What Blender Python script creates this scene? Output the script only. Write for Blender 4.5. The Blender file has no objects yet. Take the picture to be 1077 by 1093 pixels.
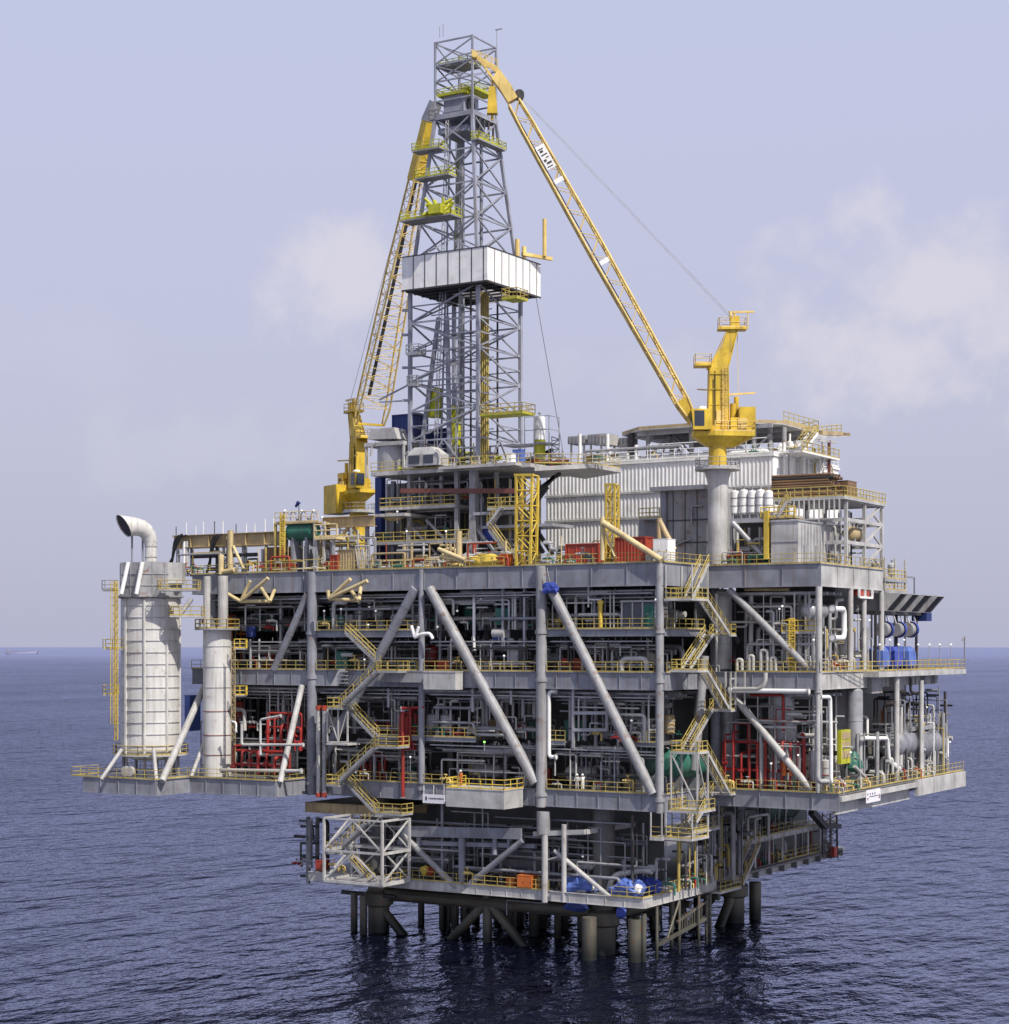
import bpy, math, random
from mathutils import Vector, Matrix
rad = math.radians
rnd = random.Random(11)
scene = bpy.context.scene
COL = scene.collection
V = Vector
# ---------------------------------------------------------------- camera frame (metres; sea level z = 0, X along the front face, Y inboard)
F, CX, HY = 1960.0, 538.5, 690.0
CAM = V((88.3, -175.8, 34.0)); DIR = V((-.5225, .8526, 0)); RT = V((.8526, .5225, 0)); UP = V((0, 0, 1))
def _ray(px, py): return DIR + RT*((px-CX)/F) + UP*((HY-py)/F)
def aY(px, py, Y): r = _ray(px, py); return CAM + r*((Y-CAM.y)/r.y)      # measured point on the plane Y
def aX(px, py, X): r = _ray(px, py); return CAM + r*((X-CAM.x)/r.x)
def aD(px, py, d): return CAM + _ray(px, py)*d
def XY(px, Y): return aY(px, 690, Y).x
def YX(px, X): return aX(px, 690, X).y
def ZY(px, py, Y): return aY(px, py, Y).z
def ZX(px, py, X): return aX(px, py, X).z

# ---------------------------------------------------------------- mesh builder
class MB:
    def __init__(s): s.v = []; s.f = []; s.sm = []
    def add(s, vs, fs, smooth=False):
        o = len(s.v); s.v += [tuple(v) for v in vs]
        s.f += [tuple(i+o for i in f) for f in fs]; s.sm += [smooth]*len(fs)
        return s
    def box(s, x0, x1, y0, y1, z0, z1):
        return s.add([(x0,y0,z0),(x1,y0,z0),(x1,y1,z0),(x0,y1,z0),(x0,y0,z1),(x1,y0,z1),(x1,y1,z1),(x0,y1,z1)],
              [(0,3,2,1),(4,5,6,7),(0,1,5,4),(1,2,6,5),(2,3,7,6),(3,0,4,7)])
    def obox(s, c, ax, ay, az):      # centre and three half-axis vectors
        c = V(c); ax, ay, az = V(ax), V(ay), V(az)
        vs = [c+ax*i+ay*j+az*k for k in (-1,1) for i,j in ((-1,-1),(1,-1),(1,1),(-1,1))]
        return s.add(vs, [(0,3,2,1),(4,5,6,7),(0,1,5,4),(1,2,6,5),(2,3,7,6),(3,0,4,7)])
    def bar(s, p, q, w, h=None, up=UP):
        p, q = V(p), V(q); h = h or w; d = q-p; L = d.length
        if L < 1e-6: return s
        d /= L; up = V(up)
        if abs(d.dot(up)) > .98: up = V((0,1,0)) if abs(d.y) < .9 else V((1,0,0))
        sd = d.cross(up).normalized(); u2 = sd.cross(d)
        return s.obox((p+q)/2, sd*(w/2), d*(L/2), u2*(h/2))
    def tube(s, p, q, r, n=8, r2=None, caps=True):
        p, q = V(p), V(q); r2 = r if r2 is None else r2; d = (q-p)
        if d.length < 1e-6: return s
        d.normalize(); a = UP if abs(d.z) < .9 else V((1,0,0))
        e1 = d.cross(a).normalized(); e2 = d.cross(e1)
        c = [(math.cos(2*math.pi*i/n), math.sin(2*math.pi*i/n)) for i in range(n)]
        A = [p+e1*(r*x)+e2*(r*y) for x,y in c]; B = [q+e1*(r2*x)+e2*(r2*y) for x,y in c]
        s.add(A+B, [(i,(i+1)%n,n+(i+1)%n,n+i) for i in range(n)], n > 5)
        if caps: s.add(A, [tuple(range(n))][::1]); s.add(B, [tuple(range(n-1,-1,-1))])
        return s
    def path(s, pts, r, n=8, bend=None):
        pts = [V(p) for p in pts]; bend = r*2.2 if bend is None else bend
        out = [pts[0]]
        for i in range(1, len(pts)-1):
            a, b, c = pts[i-1], pts[i], pts[i+1]
            k = min(bend, (a-b).length*.45, (c-b).length*.45)
            p0 = b+(a-b).normalized()*k; p2 = b+(c-b).normalized()*k
            for t in (0,.25,.5,.75,1): out.append(p0*(1-t)**2+b*2*t*(1-t)+p2*t*t)
        out.append(pts[-1])
        cl = [out[0]]
        for p in out[1:]:
            if (p-cl[-1]).length > 1e-4: cl.append(p)
        rings = []; e1 = None
        for i, p in enumerate(cl):
            d = (cl[min(i+1,len(cl)-1)]-cl[max(i-1,0)]).normalized()
            if e1 is None:
                a = UP if abs(d.z) < .9 else V((1,0,0)); e1 = d.cross(a).normalized()
            else:
                e1 = (e1-d*e1.dot(d)); e1 = e1.normalized() if e1.length > 1e-5 else d.orthogonal().normalized()
            e2 = d.cross(e1)
            rings.append([p+e1*(r*math.cos(2*math.pi*k/n))+e2*(r*math.sin(2*math.pi*k/n)) for k in range(n)])
        vs = [v for g in rings for v in g]; fs = []
        for i in range(len(rings)-1):
            for k in range(n): fs.append((i*n+k, i*n+(k+1)%n, (i+1)*n+(k+1)%n, (i+1)*n+k))
        s.add(vs, fs, True); s.add(rings[0], [tuple(range(n))]); s.add(rings[-1], [tuple(range(n-1,-1,-1))])
        return s
    def lathe(s, base, prof, n=24, axis=UP, smooth=True, a0=0):   # prof: (radius, height along axis)
        base = V(base); d = V(axis).normalized(); a = UP if abs(d.z) < .9 else V((1,0,0))
        e1 = d.cross(a).normalized(); e2 = d.cross(e1)
        for (r0,h0),(r1,h1) in zip(prof, prof[1:]):
            A = [base+d*h0+e1*(r0*math.cos(2*math.pi*i/n+a0))+e2*(r0*math.sin(2*math.pi*i/n+a0)) for i in range(n)]
            B = [base+d*h1+e1*(r1*math.cos(2*math.pi*i/n+a0))+e2*(r1*math.sin(2*math.pi*i/n+a0)) for i in range(n)]
            if r0 < 1e-5: s.add([base+d*h0]+B, [(0, 1+(i+1)%n, 1+i) for i in range(n)], smooth)
            elif r1 < 1e-5: s.add(A+[base+d*h1], [(i,(i+1)%n,n) for i in range(n)], smooth)
            else: s.add(A+B, [(i,(i+1)%n,n+(i+1)%n,n+i) for i in range(n)], smooth)
        return s
    def prism(s, pts, ext):          # polygon extruded by a vector
        ext = V(ext); a = [V(p) for p in pts]; n = len(a)
        return s.add(a+[p+ext for p in a], [tuple(range(n-1,-1,-1)), tuple(range(n,2*n))]+[(i,(i+1)%n,n+(i+1)%n,n+i) for i in range(n)])
    def loft(s, secs, close=True, smooth=False):    # list of equal-length point loops
        n = len(secs[0])
        for A, B in zip(secs, secs[1:]):
            s.add(list(A)+list(B), [(i,(i+1)%n,n+(i+1)%n,n+i) for i in range(n)], smooth)
        if close: s.add(secs[0], [tuple(range(n-1,-1,-1))]); s.add(secs[-1], [tuple(range(n))])
        return s
    def rail(s, pts, h=1.1, step=1.6, r=.036, toe=True, closed=False):
        pts = [V(p) for p in pts]
        if closed: pts.append(pts[0])
        for a, b in zip(pts, pts[1:]):
            L = (b-a).length; k = max(1, round(L/step))
            for zz in (h, h*.52): s.tube(a+UP*zz, b+UP*zz, r, 5, caps=False)
            for i in range(k+1): q = a.lerp(b, i/k); s.tube(q, q+UP*h, r, 5, caps=False)
            if toe: s.bar(a+UP*.09, b+UP*.09, .02, .16)
        return s
    def girder(s, p, q, zt, zb, fl=.42, web=.1, st=2.6, side=None):   # plate girder with flanges and stiffeners
        p, q = V((p[0],p[1],0)), V((q[0],q[1],0)); d = (q-p); L = d.length; d.normalize(); n = V((d.y,-d.x,0))
        m = (p+q)/2
        s.obox(m+UP*((zt+zb)/2), d*(L/2), n*(web/2), UP*((zt-zb)/2-.05))
        for z in (zt-.03, zb+.03): s.obox(m+UP*z, d*(L/2), n*(fl/2), UP*.035)
        k = max(1, int(L/st))
        for i in range(1, k):
            c = p.lerp(q, i/k)+UP*((zt+zb)/2)
            s.obox(c, d*.02, n*(fl*.42), UP*((zt-zb)/2-.06))
        return s
    def lattice(s, a0, a1, b0, b1, n, r, nn=5, chord=None, alt=True, cross=False):   # between chords a0->a1 and b0->b1
        a0,a1,b0,b1 = V(a0),V(a1),V(b0),V(b1)
        if chord: s.tube(a0,a1,chord,8); s.tube(b0,b1,chord,8)
        for i in range(n):
            p0,p1 = a0.lerp(a1,i/n), a0.lerp(a1,(i+1)/n); q0,q1 = b0.lerp(b1,i/n), b0.lerp(b1,(i+1)/n)
            if cross: s.tube(p0,q1,r,nn,caps=False); s.tube(q0,p1,r,nn,caps=False)
            elif alt and i % 2: s.tube(q0,p1,r,nn,caps=False)
            else: s.tube(p0,q1,r,nn,caps=False)
            s.tube(p1,q1,r,nn,caps=False)
        return s
    def build(s, name, mat, parent=None, label=None, **kw):
        me = bpy.data.meshes.new(name)
        off = wloc(parent) if parent else V((0,0,0))
        me.from_pydata([tuple(V(v)-off) for v in s.v], [], s.f)
        me.polygons.foreach_set('use_smooth', s.sm)
        me.update()
        o = bpy.data.objects.new(name, me); COL.objects.link(o)
        if mat: me.materials.append(mat)
        if parent: o.parent = parent
        if label: o['label'] = label
        for k, v in kw.items(): o[k] = v
        return o
def wloc(o):
    p = V((0,0,0))
    while o: p = p+V(o.location); o = o.parent
    return p
def thing(name, label, cat, loc=(0,0,0), group=None):
    o = bpy.data.objects.new(name, None); COL.objects.link(o); o.location = loc; o.empty_display_size = .5
    o['label'] = label; o['category'] = cat
    if group: o['group'] = group
    return o
def solo(mb, name, mat, label, cat, group=None):       # a thing that is one mesh: origin moved to its base
    xs = [v[0] for v in mb.v]; ys = [v[1] for v in mb.v]; zs = [v[2] for v in mb.v]
    b = V(((min(xs)+max(xs))/2, (min(ys)+max(ys))/2, min(zs)))
    mb.v = [tuple(V(v)-b) for v in mb.v]
    o = mb.build(name, mat); o.location = b; o['label'] = label; o['category'] = cat
    if group: o['group'] = group
    return o
def dup(root, loc, label=None, group=None, rz=None):
    r = root.copy(); COL.objects.link(r); r.location = loc
    if rz is not None: r.rotation_euler = (0,0,rz)
    if label: r['label'] = label
    if group: r['group'] = group
    for ch in list(root.children):
        c = ch.copy(); COL.objects.link(c); c.parent = r
        for g in ch.children:
            d = g.copy(); COL.objects.link(d); d.parent = c
    return r

# ---------------------------------------------------------------- materials
def paint(name, col, rough=.5, metal=0, grime=.45, rust=.12, var=.25, emit=0, corr=None, spec=.4, wet=False):
    m = bpy.data.materials.new(name); m.use_nodes = True; nt = m.node_tree; N = nt.nodes; L = nt.links
    b = N['Principled BSDF']; g = N.new('ShaderNodeNewGeometry')
    def noise(scale, det, vec):
        n = N.new('ShaderNodeTexNoise'); n.inputs['Scale'].default_value = scale; n.inputs['Detail'].default_value = det
        L.new(vec, n.inputs['Vector']); return n.outputs['Fac']
    def ramp(x, a, c):
        r = N.new('ShaderNodeMapRange'); r.inputs['From Min'].default_value = a; r.inputs['From Max'].default_value = c
        L.new(x, r.inputs['Value']); return r.outputs['Result']
    def mix(f, a, c, k=1.0):
        x = N.new('ShaderNodeMix'); x.data_type = 'RGBA'
        mm = N.new('ShaderNodeMath'); mm.operation = 'MULTIPLY'; mm.inputs[1].default_value = k; L.new(f, mm.inputs[0]); L.new(mm.outputs[0], x.inputs[0])
        for i, c_ in ((6, a), (7, c)):
            if isinstance(c_, tuple): x.inputs[i].default_value = (*c_, 1)
            else: L.new(c_, x.inputs[i])
        return x.outputs[2]
    pos = g.outputs['Position']
    dark = tuple(c*(1-var) for c in col); lite = tuple(min(1, c*(1+var*.35)) for c in col)
    c = mix(ramp(noise(.45, 6, pos), .35, .65), dark, lite)
    mp = N.new('ShaderNodeVectorMath'); mp.operation = 'MULTIPLY'; mp.inputs[1].default_value = (1.9, 1.9, .16); L.new(pos, mp.inputs[0])
    c = mix(ramp(noise(1.3, 7, mp.outputs[0]), .5, .75), c, tuple(x*.42+.03*y for x, y in zip(col, (1, .8, .55))), grime)
    if rust >= .1:
        m2 = N.new('ShaderNodeVectorMath'); m2.operation = 'MULTIPLY'; m2.inputs[1].default_value = (3.1, 3.1, .11); L.new(pos, m2.inputs[0])
        c = mix(ramp(noise(1.0, 6, m2.outputs[0]), .57, .70), c, (.20,.115,.06), .38)
    if rust: c = mix(ramp(noise(1.1, 9, pos), .60, .70), c, (.17, .07, .03), min(1, rust*3))
    L.new(c, b.inputs['Base Color'])
    b.inputs['Roughness'].default_value = rough; b.inputs['Metallic'].default_value = metal; b.inputs['Specular IOR Level'].default_value = spec
    if wet:
        sp = N.new('ShaderNodeSeparateXYZ'); L.new(pos, sp.inputs[0]); mz = N.new('ShaderNodeMath'); mz.operation = 'ADD'; L.new(sp.outputs['Z'], mz.inputs[0]); nn_ = noise(.6, 5, pos); L.new(nn_, mz.inputs[1])
        L.new(mix(ramp(mz.outputs[0], 3.4, 1.2), c, (.018,.02,.016)), b.inputs['Base Color'])
    if corr:
        w = N.new('ShaderNodeTexWave'); w.inputs['Scale'].default_value = corr; L.new(pos, w.inputs['Vector'])
        bp = N.new('ShaderNodeBump'); bp.inputs['Strength'].default_value = .6; L.new(w.outputs['Fac'], bp.inputs['Height']); L.new(bp.outputs[0], b.inputs['Normal'])
    else:
        bp = N.new('ShaderNodeBump'); bp.inputs['Strength'].default_value = .12; bp.inputs['Distance'].default_value = .05
        L.new(noise(2.2, 5, pos), bp.inputs['Height']); L.new(bp.outputs[0], b.inputs['Normal'])
    if emit: b.inputs['Emission Color'].default_value = (*[min(1, x*1.1) for x in col], 1); b.inputs['Emission Strength'].default_value = emit
    return m
M = {
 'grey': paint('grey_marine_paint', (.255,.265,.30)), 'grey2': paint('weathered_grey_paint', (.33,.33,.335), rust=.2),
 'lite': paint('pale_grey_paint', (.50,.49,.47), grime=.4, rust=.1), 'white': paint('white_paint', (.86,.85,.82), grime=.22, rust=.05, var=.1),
 'cream': paint('cream_paint', (.66,.53,.28), grime=.35, rust=.1), 'tan': paint('tan_primer', (.47,.36,.19), grime=.4),
 'yellow': paint('safety_yellow_paint', (.70,.50,.07), grime=.38, rust=.12), 'rail': paint('handrail_yellow', (.50,.39,.11), grime=.5, rust=.2),
 'gold': paint('crane_yellow_paint', (.72,.49,.045), grime=.5, rust=.1, rough=.45, var=.3), 'goldlite': paint('boom_yellow_paint', (.82,.60,.20), grime=.35, rust=.1),
 'red': paint('fire_red_paint', (.33,.025,.022), grime=.3), 'redbox': paint('container_red_paint', (.40,.055,.03), grime=.35),
 'orange': paint('orange_paint', (.62,.16,.03), grime=.25), 'green': paint('equipment_green_paint', (.035,.17,.125), grime=.4),
 'dkgreen': paint('dark_green_vessel', (.045,.10,.075), grime=.5), 'blue': paint('blue_tarpaulin', (.045,.075,.36), grime=.15, rust=0, rough=.45),
 'ltblue': paint('faded_blue_sheet', (.10,.17,.48), grime=.2, rust=0), 'navy': paint('navy_paint', (.02,.04,.17), grime=.3, rust=.03),
 'dark': paint('dark_steel', (.05,.05,.052), grime=.3, rust=.2), 'black': paint('black_rubber', (.02,.02,.022), rust=0),
 'derrick': paint('derrick_galvanised', (.32,.33,.385), rough=.45, grime=.3, rust=.1), 'brown': paint('rusty_brown_steel', (.20,.12,.07), rust=.4),
 'rust': paint('rust_red_beam', (.20,.07,.055), rust=.3), 'deck': paint('deck_plate', (.18,.18,.18), rust=.3), 'inner': paint('dark_bay_paint', (.135,.14,.135), grime=.5, rust=.2),
 'wood': paint('weathered_timber', (.22,.13,.065), rust=.1), 'jacket': paint('shade_and_algae_steel', (.115,.11,.085), grime=.7, rust=.3, wet=True),  # jacket: algae stain and wet band, base tone also darkened for under-deck shade
 'lamp': paint('lamp_glass', (.95,.95,.9), rust=0, grime=0, emit=.45), 'green_lamp': paint('green_lamp_glass', (.3,1,.15), rust=0, grime=0, emit=1.5),
 'glass': paint('window_glass', (.03,.04,.06), rough=.08, rust=0, grime=.1, spec=.8), 'skin': paint('skin', (.30,.17,.11), rust=0, grime=0),
 'pipe': paint('insulated_pipe_cladding', (.52,.51,.48), rough=.4, grime=.35, rust=.06), 'silver': paint('galvanised_steel', (.42,.42,.43), rough=.38, metal=.3, grime=.3, rust=.08),
 'stack': paint('stack_cladding', (.63,.615,.58), grime=.36, rust=.1, var=.13), 'sign': paint('sign_white', (.80,.78,.82), grime=.12, rust=0, var=.05),
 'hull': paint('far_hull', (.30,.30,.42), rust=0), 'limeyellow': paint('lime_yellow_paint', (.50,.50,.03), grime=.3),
}

# ---------------------------------------------------------------- world, sun, camera
TOSUN = V((.82, -.29, 1.0)).normalized()
w = bpy.data.worlds.new('World'); scene.world = w; w.use_nodes = True
N = w.node_tree.nodes; L = w.node_tree.links; bg = N['Background']
sky = N.new('ShaderNodeTexSky'); sky.sky_type = 'NISHITA'; sky.sun_disc = False
sky.sun_elevation = math.asin(TOSUN.z); sky.sun_rotation = math.atan2(TOSUN.x, TOSUN.y); sky.dust_density = 3.5; sky.air_density = 1.2
tc = N.new('ShaderNodeTexCoord'); sep = N.new('ShaderNodeSeparateXYZ'); L.new(tc.outputs['Generated'], sep.inputs[0])
cr = N.new('ShaderNodeValToRGB'); L.new(sep.outputs['Z'], cr.inputs[0]); e = cr.color_ramp.elements
K = 10
e[0].position = 0; e[0].color = (.52,.532,.70,1)
e[1].position = .12; e[1].color = (.565,.575,.745,1)
for p, c in ((.22,(.59,.605,.80)),(.34,(.60,.635,.85)),(.6,(.46,.50,.70)),(1,(.36,.41,.58))):
    q = e.new(p); q.color = (*c,1)
scl = N.new('ShaderNodeVectorMath'); scl.operation = 'SCALE'; scl.inputs['Scale'].default_value = K; L.new(cr.outputs[0], scl.inputs[0])
mx = N.new('ShaderNodeMix'); mx.data_type = 'RGBA'; mx.inputs[0].default_value = .86; L.new(sky.outputs[0], mx.inputs[6]); L.new(scl.outputs[0], mx.inputs[7])
# soft cumulus standing in fixed directions over the horizon
def wmath(op, x, y=None, k=None):
    q = N.new('ShaderNodeMath'); q.operation = op; L.new(x, q.inputs[0])
    if y is not None: L.new(y, q.inputs[1])
    elif k is not None: q.inputs[1].default_value = k
    return q.outputs[0]
n1 = N.new('ShaderNodeTexNoise'); n1.inputs['Scale'].default_value = 20; n1.inputs['Detail'].default_value = 9; n1.inputs['Roughness'].default_value = .56; L.new(tc.outputs['Generated'], n1.inputs['Vector'])
nf = wmath('SUBTRACT', n1.outputs['Fac'], k=.5)
tot = None
for az, el, rx, rz, amp in ((12.6,10.3,.08,.044,1.2),(15.8,9.4,.085,.036,1.15),(10.5,9.0,.05,.03,.5),(-4.6,11.0,.045,.03,1.15),(-9.3,6.2,.06,.02,.28),(4.5,8.6,.05,.02,.3),(-15,9,.06,.02,.15),(24,9,.1,.04,.9),(-30,10,.12,.04,.9),(60,10,.2,.05,.9),(-75,12,.25,.05,.9),(120,9,.3,.06,.9),(180,11,.3,.06,.9),(-130,9,.3,.06,.9)):
    h_ = DIR*math.cos(rad(az))+RT*math.sin(rad(az)); c_ = h_*math.cos(rad(el))+UP*math.sin(rad(el))
    v1 = N.new('ShaderNodeVectorMath'); v1.operation = 'SUBTRACT'; L.new(tc.outputs['Generated'], v1.inputs[0]); v1.inputs[1].default_value = c_
    v2 = N.new('ShaderNodeVectorMath'); v2.operation = 'MULTIPLY'; L.new(v1.outputs[0], v2.inputs[0]); v2.inputs[1].default_value = (1/rx,1/rx,1/rz)
    v3 = N.new('ShaderNodeVectorMath'); v3.operation = 'LENGTH'; L.new(v2.outputs[0], v3.inputs[0])
    d_ = wmath('ADD', v3.outputs['Value'], wmath('MULTIPLY', nf, k=-4.0))
    r1 = N.new('ShaderNodeMapRange'); r1.interpolation_type = 'SMOOTHSTEP'; r1.inputs['From Min'].default_value = 1.35; r1.inputs['From Max'].default_value = .15; r1.inputs['To Max'].default_value = amp; L.new(d_, r1.inputs['Value'])
    tot = r1.outputs[0] if tot is None else wmath('MAXIMUM', tot, r1.outputs[0])
cm2 = wmath('MULTIPLY', tot, k=.62)
mc = N.new('ShaderNodeMix'); mc.data_type = 'RGBA'; L.new(cm2, mc.inputs[0]); L.new(mx.outputs[2], mc.inputs[6]); mc.inputs[7].default_value = (7.3,7.0,7.8,1)
L.new(mc.outputs[2], bg.inputs['Color']); bg.inputs['Strength'].default_value = .1

sd = bpy.data.lights.new('sun', 'SUN'); sd.energy = 4.7; sd.angle = rad(.55); sd.color = (1,.945,.86)
so = bpy.data.objects.new('sun', sd); COL.objects.link(so); so.location = (60,-60,160); so.rotation_euler = TOSUN.to_track_quat('Z','Y').to_euler()
cd = bpy.data.cameras.new('camera'); co = bpy.data.objects.new('camera', cd); COL.objects.link(co); scene.camera = co
co.location = CAM; co.rotation_euler = (-DIR).to_track_quat('Z','Y').to_euler()
co.rotation_euler = (rad(90), 0, math.atan2(-DIR.x, DIR.y))
cd.sensor_fit = 'HORIZONTAL'; cd.sensor_width = 36; cd.lens = F/1077*36; cd.shift_y = (HY-546.5)/1077; cd.clip_start = 1; cd.clip_end = 90000
scene.view_settings.view_transform = 'Standard'; scene.view_settings.look = 'None'; scene.view_settings.exposure = 0
scene.render.engine = 'CYCLES'; scene.cycles.max_bounces = 6; scene.cycles.diffuse_bounces = 3

# ---------------------------------------------------------------- sea
def sea():
    m = bpy.data.materials.new('sea_water'); m.use_nodes = True; nt = m.node_tree; N = nt.nodes; L = nt.links
    b = N['Principled BSDF']; g = N.new('ShaderNodeNewGeometry')
    b.inputs['Base Color'].default_value = (.004,.0055,.020,1); b.inputs['Roughness'].default_value = .16; b.inputs['IOR'].default_value = 1.33
    def nz(sc, det, stretch, rough=.55, rot=.55):
        mp = N.new('ShaderNodeMapping'); mp.inputs['Rotation'].default_value = (0,0,rot); mp.inputs['Scale'].default_value = (*stretch,1); L.new(g.outputs['Position'], mp.inputs['Vector'])
        n = N.new('ShaderNodeTexNoise'); n.inputs['Scale'].default_value = sc; n.inputs['Detail'].default_value = det; n.inputs['Roughness'].default_value = rough; L.new(mp.outputs[0], n.inputs['Vector']); return n.outputs['Fac']
    def mul(x, k):
        q = N.new('ShaderNodeMath'); q.operation = 'MULTIPLY'; q.inputs[1].default_value = k; L.new(x, q.inputs[0]); return q.outputs[0]
    def add(x, y):
        q = N.new('ShaderNodeMath'); q.operation = 'ADD'; L.new(x, q.inputs[0]); L.new(y, q.inputs[1]); return q.outputs[0]
    h = add(add(add(mul(nz(.02, 2, (1,.4)), 3.0), mul(nz(.085, 3, (1,.55), .55, .3), 2.3)), mul(nz(.26, 4, (1,.6), .55, .75), 1.05)), mul(nz(.9, 3, (1,.7), .6, 1.1), .22))
    bp = N.new('ShaderNodeBump'); bp.inputs['Strength'].default_value = 1; bp.inputs['Distance'].default_value = 1.9
    ln = N.new('ShaderNodeVectorMath'); ln.operation = 'LENGTH'; L.new(g.outputs['Position'], ln.inputs[0])
    fr = N.new('ShaderNodeMapRange'); fr.inputs['From Min'].default_value = 250; fr.inputs['From Max'].default_value = 7000; fr.inputs['To Min'].default_value = 1; fr.inputs['To Max'].default_value = .08; L.new(ln.outputs['Value'], fr.inputs['Value']); pm = N.new('ShaderNodeMapRange'); pm.inputs['From Min'].default_value = .35; pm.inputs['From Max'].default_value = .65; pm.inputs['To Min'].default_value = .72; pm.inputs['To Max'].default_value = 1.0; L.new(nz(.009, 3, (1,.35), .5, .4), pm.inputs['Value'])
    q = N.new('ShaderNodeMath'); q.operation = 'MULTIPLY'; L.new(fr.outputs[0], q.inputs[0]); L.new(pm.outputs[0], q.inputs[1]); L.new(q.outputs[0], bp.inputs['Strength'])
    L.new(h, bp.inputs['Height'])
    N.remove(b); out = N['Material Output']
    df = N.new('ShaderNodeBsdfDiffuse'); df.inputs['Color'].default_value = (.0022,.0030,.0095,1); gl = N.new('ShaderNodeBsdfGlossy'); gl.inputs['Color'].default_value = (.72,.77,1.0,1); gl.inputs['Roughness'].default_value = .07
    fz = N.new('ShaderNodeFresnel'); fz.inputs['IOR'].default_value = 1.33; ms = N.new('ShaderNodeMixShader')
    for q in (df, gl, fz): L.new(bp.outputs[0], q.inputs['Normal'])
    L.new(fz.outputs[0], ms.inputs[0]); L.new(df.outputs[0], ms.inputs[1]); L.new(gl.outputs[0], ms.inputs[2]); L.new(ms.outputs[0], out.inputs['Surface'])
    mb = MB(); s = 60000
    mb.add([(-s,-s,0),(s,-s,0),(s,s,0),(-s,s,0)], [(0,1,2,3)])
    o = mb.build('sea_water', m); o['kind'] = 'structure'
sea()
# ================================================================ the topsides frame
Z3, Z3b, ZM, Z2, Z2b, ZL, Z1, Z1b, Z0, Z0b = 43.0, 40.5, 35.9, 31.2, 29.3, 23.6, 18.2, 16.3, 7.0, 5.9
XW = -65.3         # left end of the main deck
BX, BX1 = 13.7, 15.7
frame = thing('platform_frame', 'grey steel topsides frame of the oil platform, stacked decks on tubular columns and braces', 'platform frame', (-23, 18, Z1))
CX4 = [0.0, XY(578,0), XY(450,0), XY(333,0)]
def column(x, y, z0, z1, r, mat='grey2', rings=()):
    mb = MB().tube((x,y,z0), (x,y,z1), r, 16)
    for z in rings: mb.tube((x,y,z-.2), (x,y,z+.2), r+.13, 16)
    mb.build('column', M[mat], frame)
for i, x in enumerate(CX4):
    column(x, 0, Z1b-.1 if i != 2 else Z1, Z3-.1, (.44,.62,.38,.62)[i], 'grey2' if i < 2 else 'grey', (ZM-.3, Z2-.9, Z1-.6))
    for y in (14, 29): column(x, y, Z1, Z3b, .6, 'grey')
for x, y, z0, z1, r, m in ((XY(227,1),1,Z1,Z3,.5,'grey'), (-62,14,Z1,Z3b,.6,'grey'), (-62,28,Z1,Z3b,.6,'grey')): column(x, y, z0, z1, r, m)
for x, y, z0, z1, r in ((BX-.1,11.1,Z1,Z3b,.36), (BX,20.2,Z2,Z3b,.33), (BX,24.5,Z2,Z3b,.3), (BX,30.2,Z2,Z3b,.33),(BX1-.6,31.5,Z1,Z2,.33),(BX1-.6,40.3,Z1,Z2b+.6,.3),(0,29.6,Z1,Z3b,.6),(7,30,Z1,Z3b,.6)):
    column(x, y, z0, z1, r, 'lite')
# jacket stub columns between base deck and topsides
for x, y in ((-8.5,3.2),(-39,3.2),(-39,32.3),(-6,32.3)): column(x, y, Z0, Z1b, 1.25, 'inner')
# braces of the front truss: long diagonals across two tiers
def brace(p, q, r, mat='grey2'):
    p, q = V(p), V(q); mb = MB().tube(p, q, r, 16); L_ = (q-p).length; d = (q-p)/L_; k = 2.4
    while k < L_-1: mb.tube(p+d*k, p+d*(k+.1), r+.022, 16); k += 3.1
    mb.build('brace', M[mat], frame)
brace((XY(457,0)+.3,-.15,Z3b+.2), (XY(577,0)-.5,-.15,Z1+.6), .60)
brace((XY(585,0)+.3,-.15,Z3b+.2), (XY(698,0),-.15,Z1), .56)
brace((XY(444,0),-.1,Z3b+.2), (XY(336,0),-.1,Z1+.5), .58, 'grey')
brace((XY(329,0),-.1,Z3b-.2), (XY(293,0),-.1,Z2), .45, 'grey')
brace((XY(327,0)-.2,-.6,Z2b), aY(299,835,-5.6), .36, 'lite')
brace(aY(218,733,-1.5), aY(173,834,-11.7), .42, 'lite')
brace(aY(219,790,-3), aY(203,832,-5.8), .24, 'lite')
brace(aY(204,640,0), aY(186,664,-4), .3)
brace((XY(778,11.4),11.4,Z3b-.2), (XY(867,11.4),11.4,Z2), .40, 'grey2')
brace((XY(783,11.4),11.4,Z2b-.8), (XY(866,11.4),11.4,Z1+.2), .40, 'lite')
brace(aX(752,700,1.2), aX(741,822,0.2), .5, 'grey2')
brace((-1,12,Z3b), (-1,28,Z2), .4, 'grey')
# deck plates with edge girders and railings
def deck(zt, zb, polys, edges, rails, name='deck', mat='deck', label=None, gm='grey', step=1.5, fl=.42, st=2.6):
    mb = MB()
    for x0,x1,y0,y1 in polys:
        mb.box(x0,x1,y0,y1,zt-.28,zt-.02)
        y = y0+2.5
        while y < y1: mb.box(x0+.1,x1-.1,y-.12,y+.12,max(zb,zt-1.0),zt-.281); y += 3.5
        x = x0+3.5
        while x < x1: mb.box(x-.16,x+.16,y0+.2,y1-.2,max(zb+.15,zt-1.5),zt-.3); x += 6.5
    d = mb.build(name, M[mat], frame, label)
    for k, (p, q) in enumerate(edges):
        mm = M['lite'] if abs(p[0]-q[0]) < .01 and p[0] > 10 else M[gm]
        MB().girder(p, q, zt, zb, fl=fl, st=st).build('edge_beam', mm, d)
    if rails:
        for r in rails: MB().rail([(x,y,zt) for x,y in r], step=step).build('railing', M['rail'], d)
    return d
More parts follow.
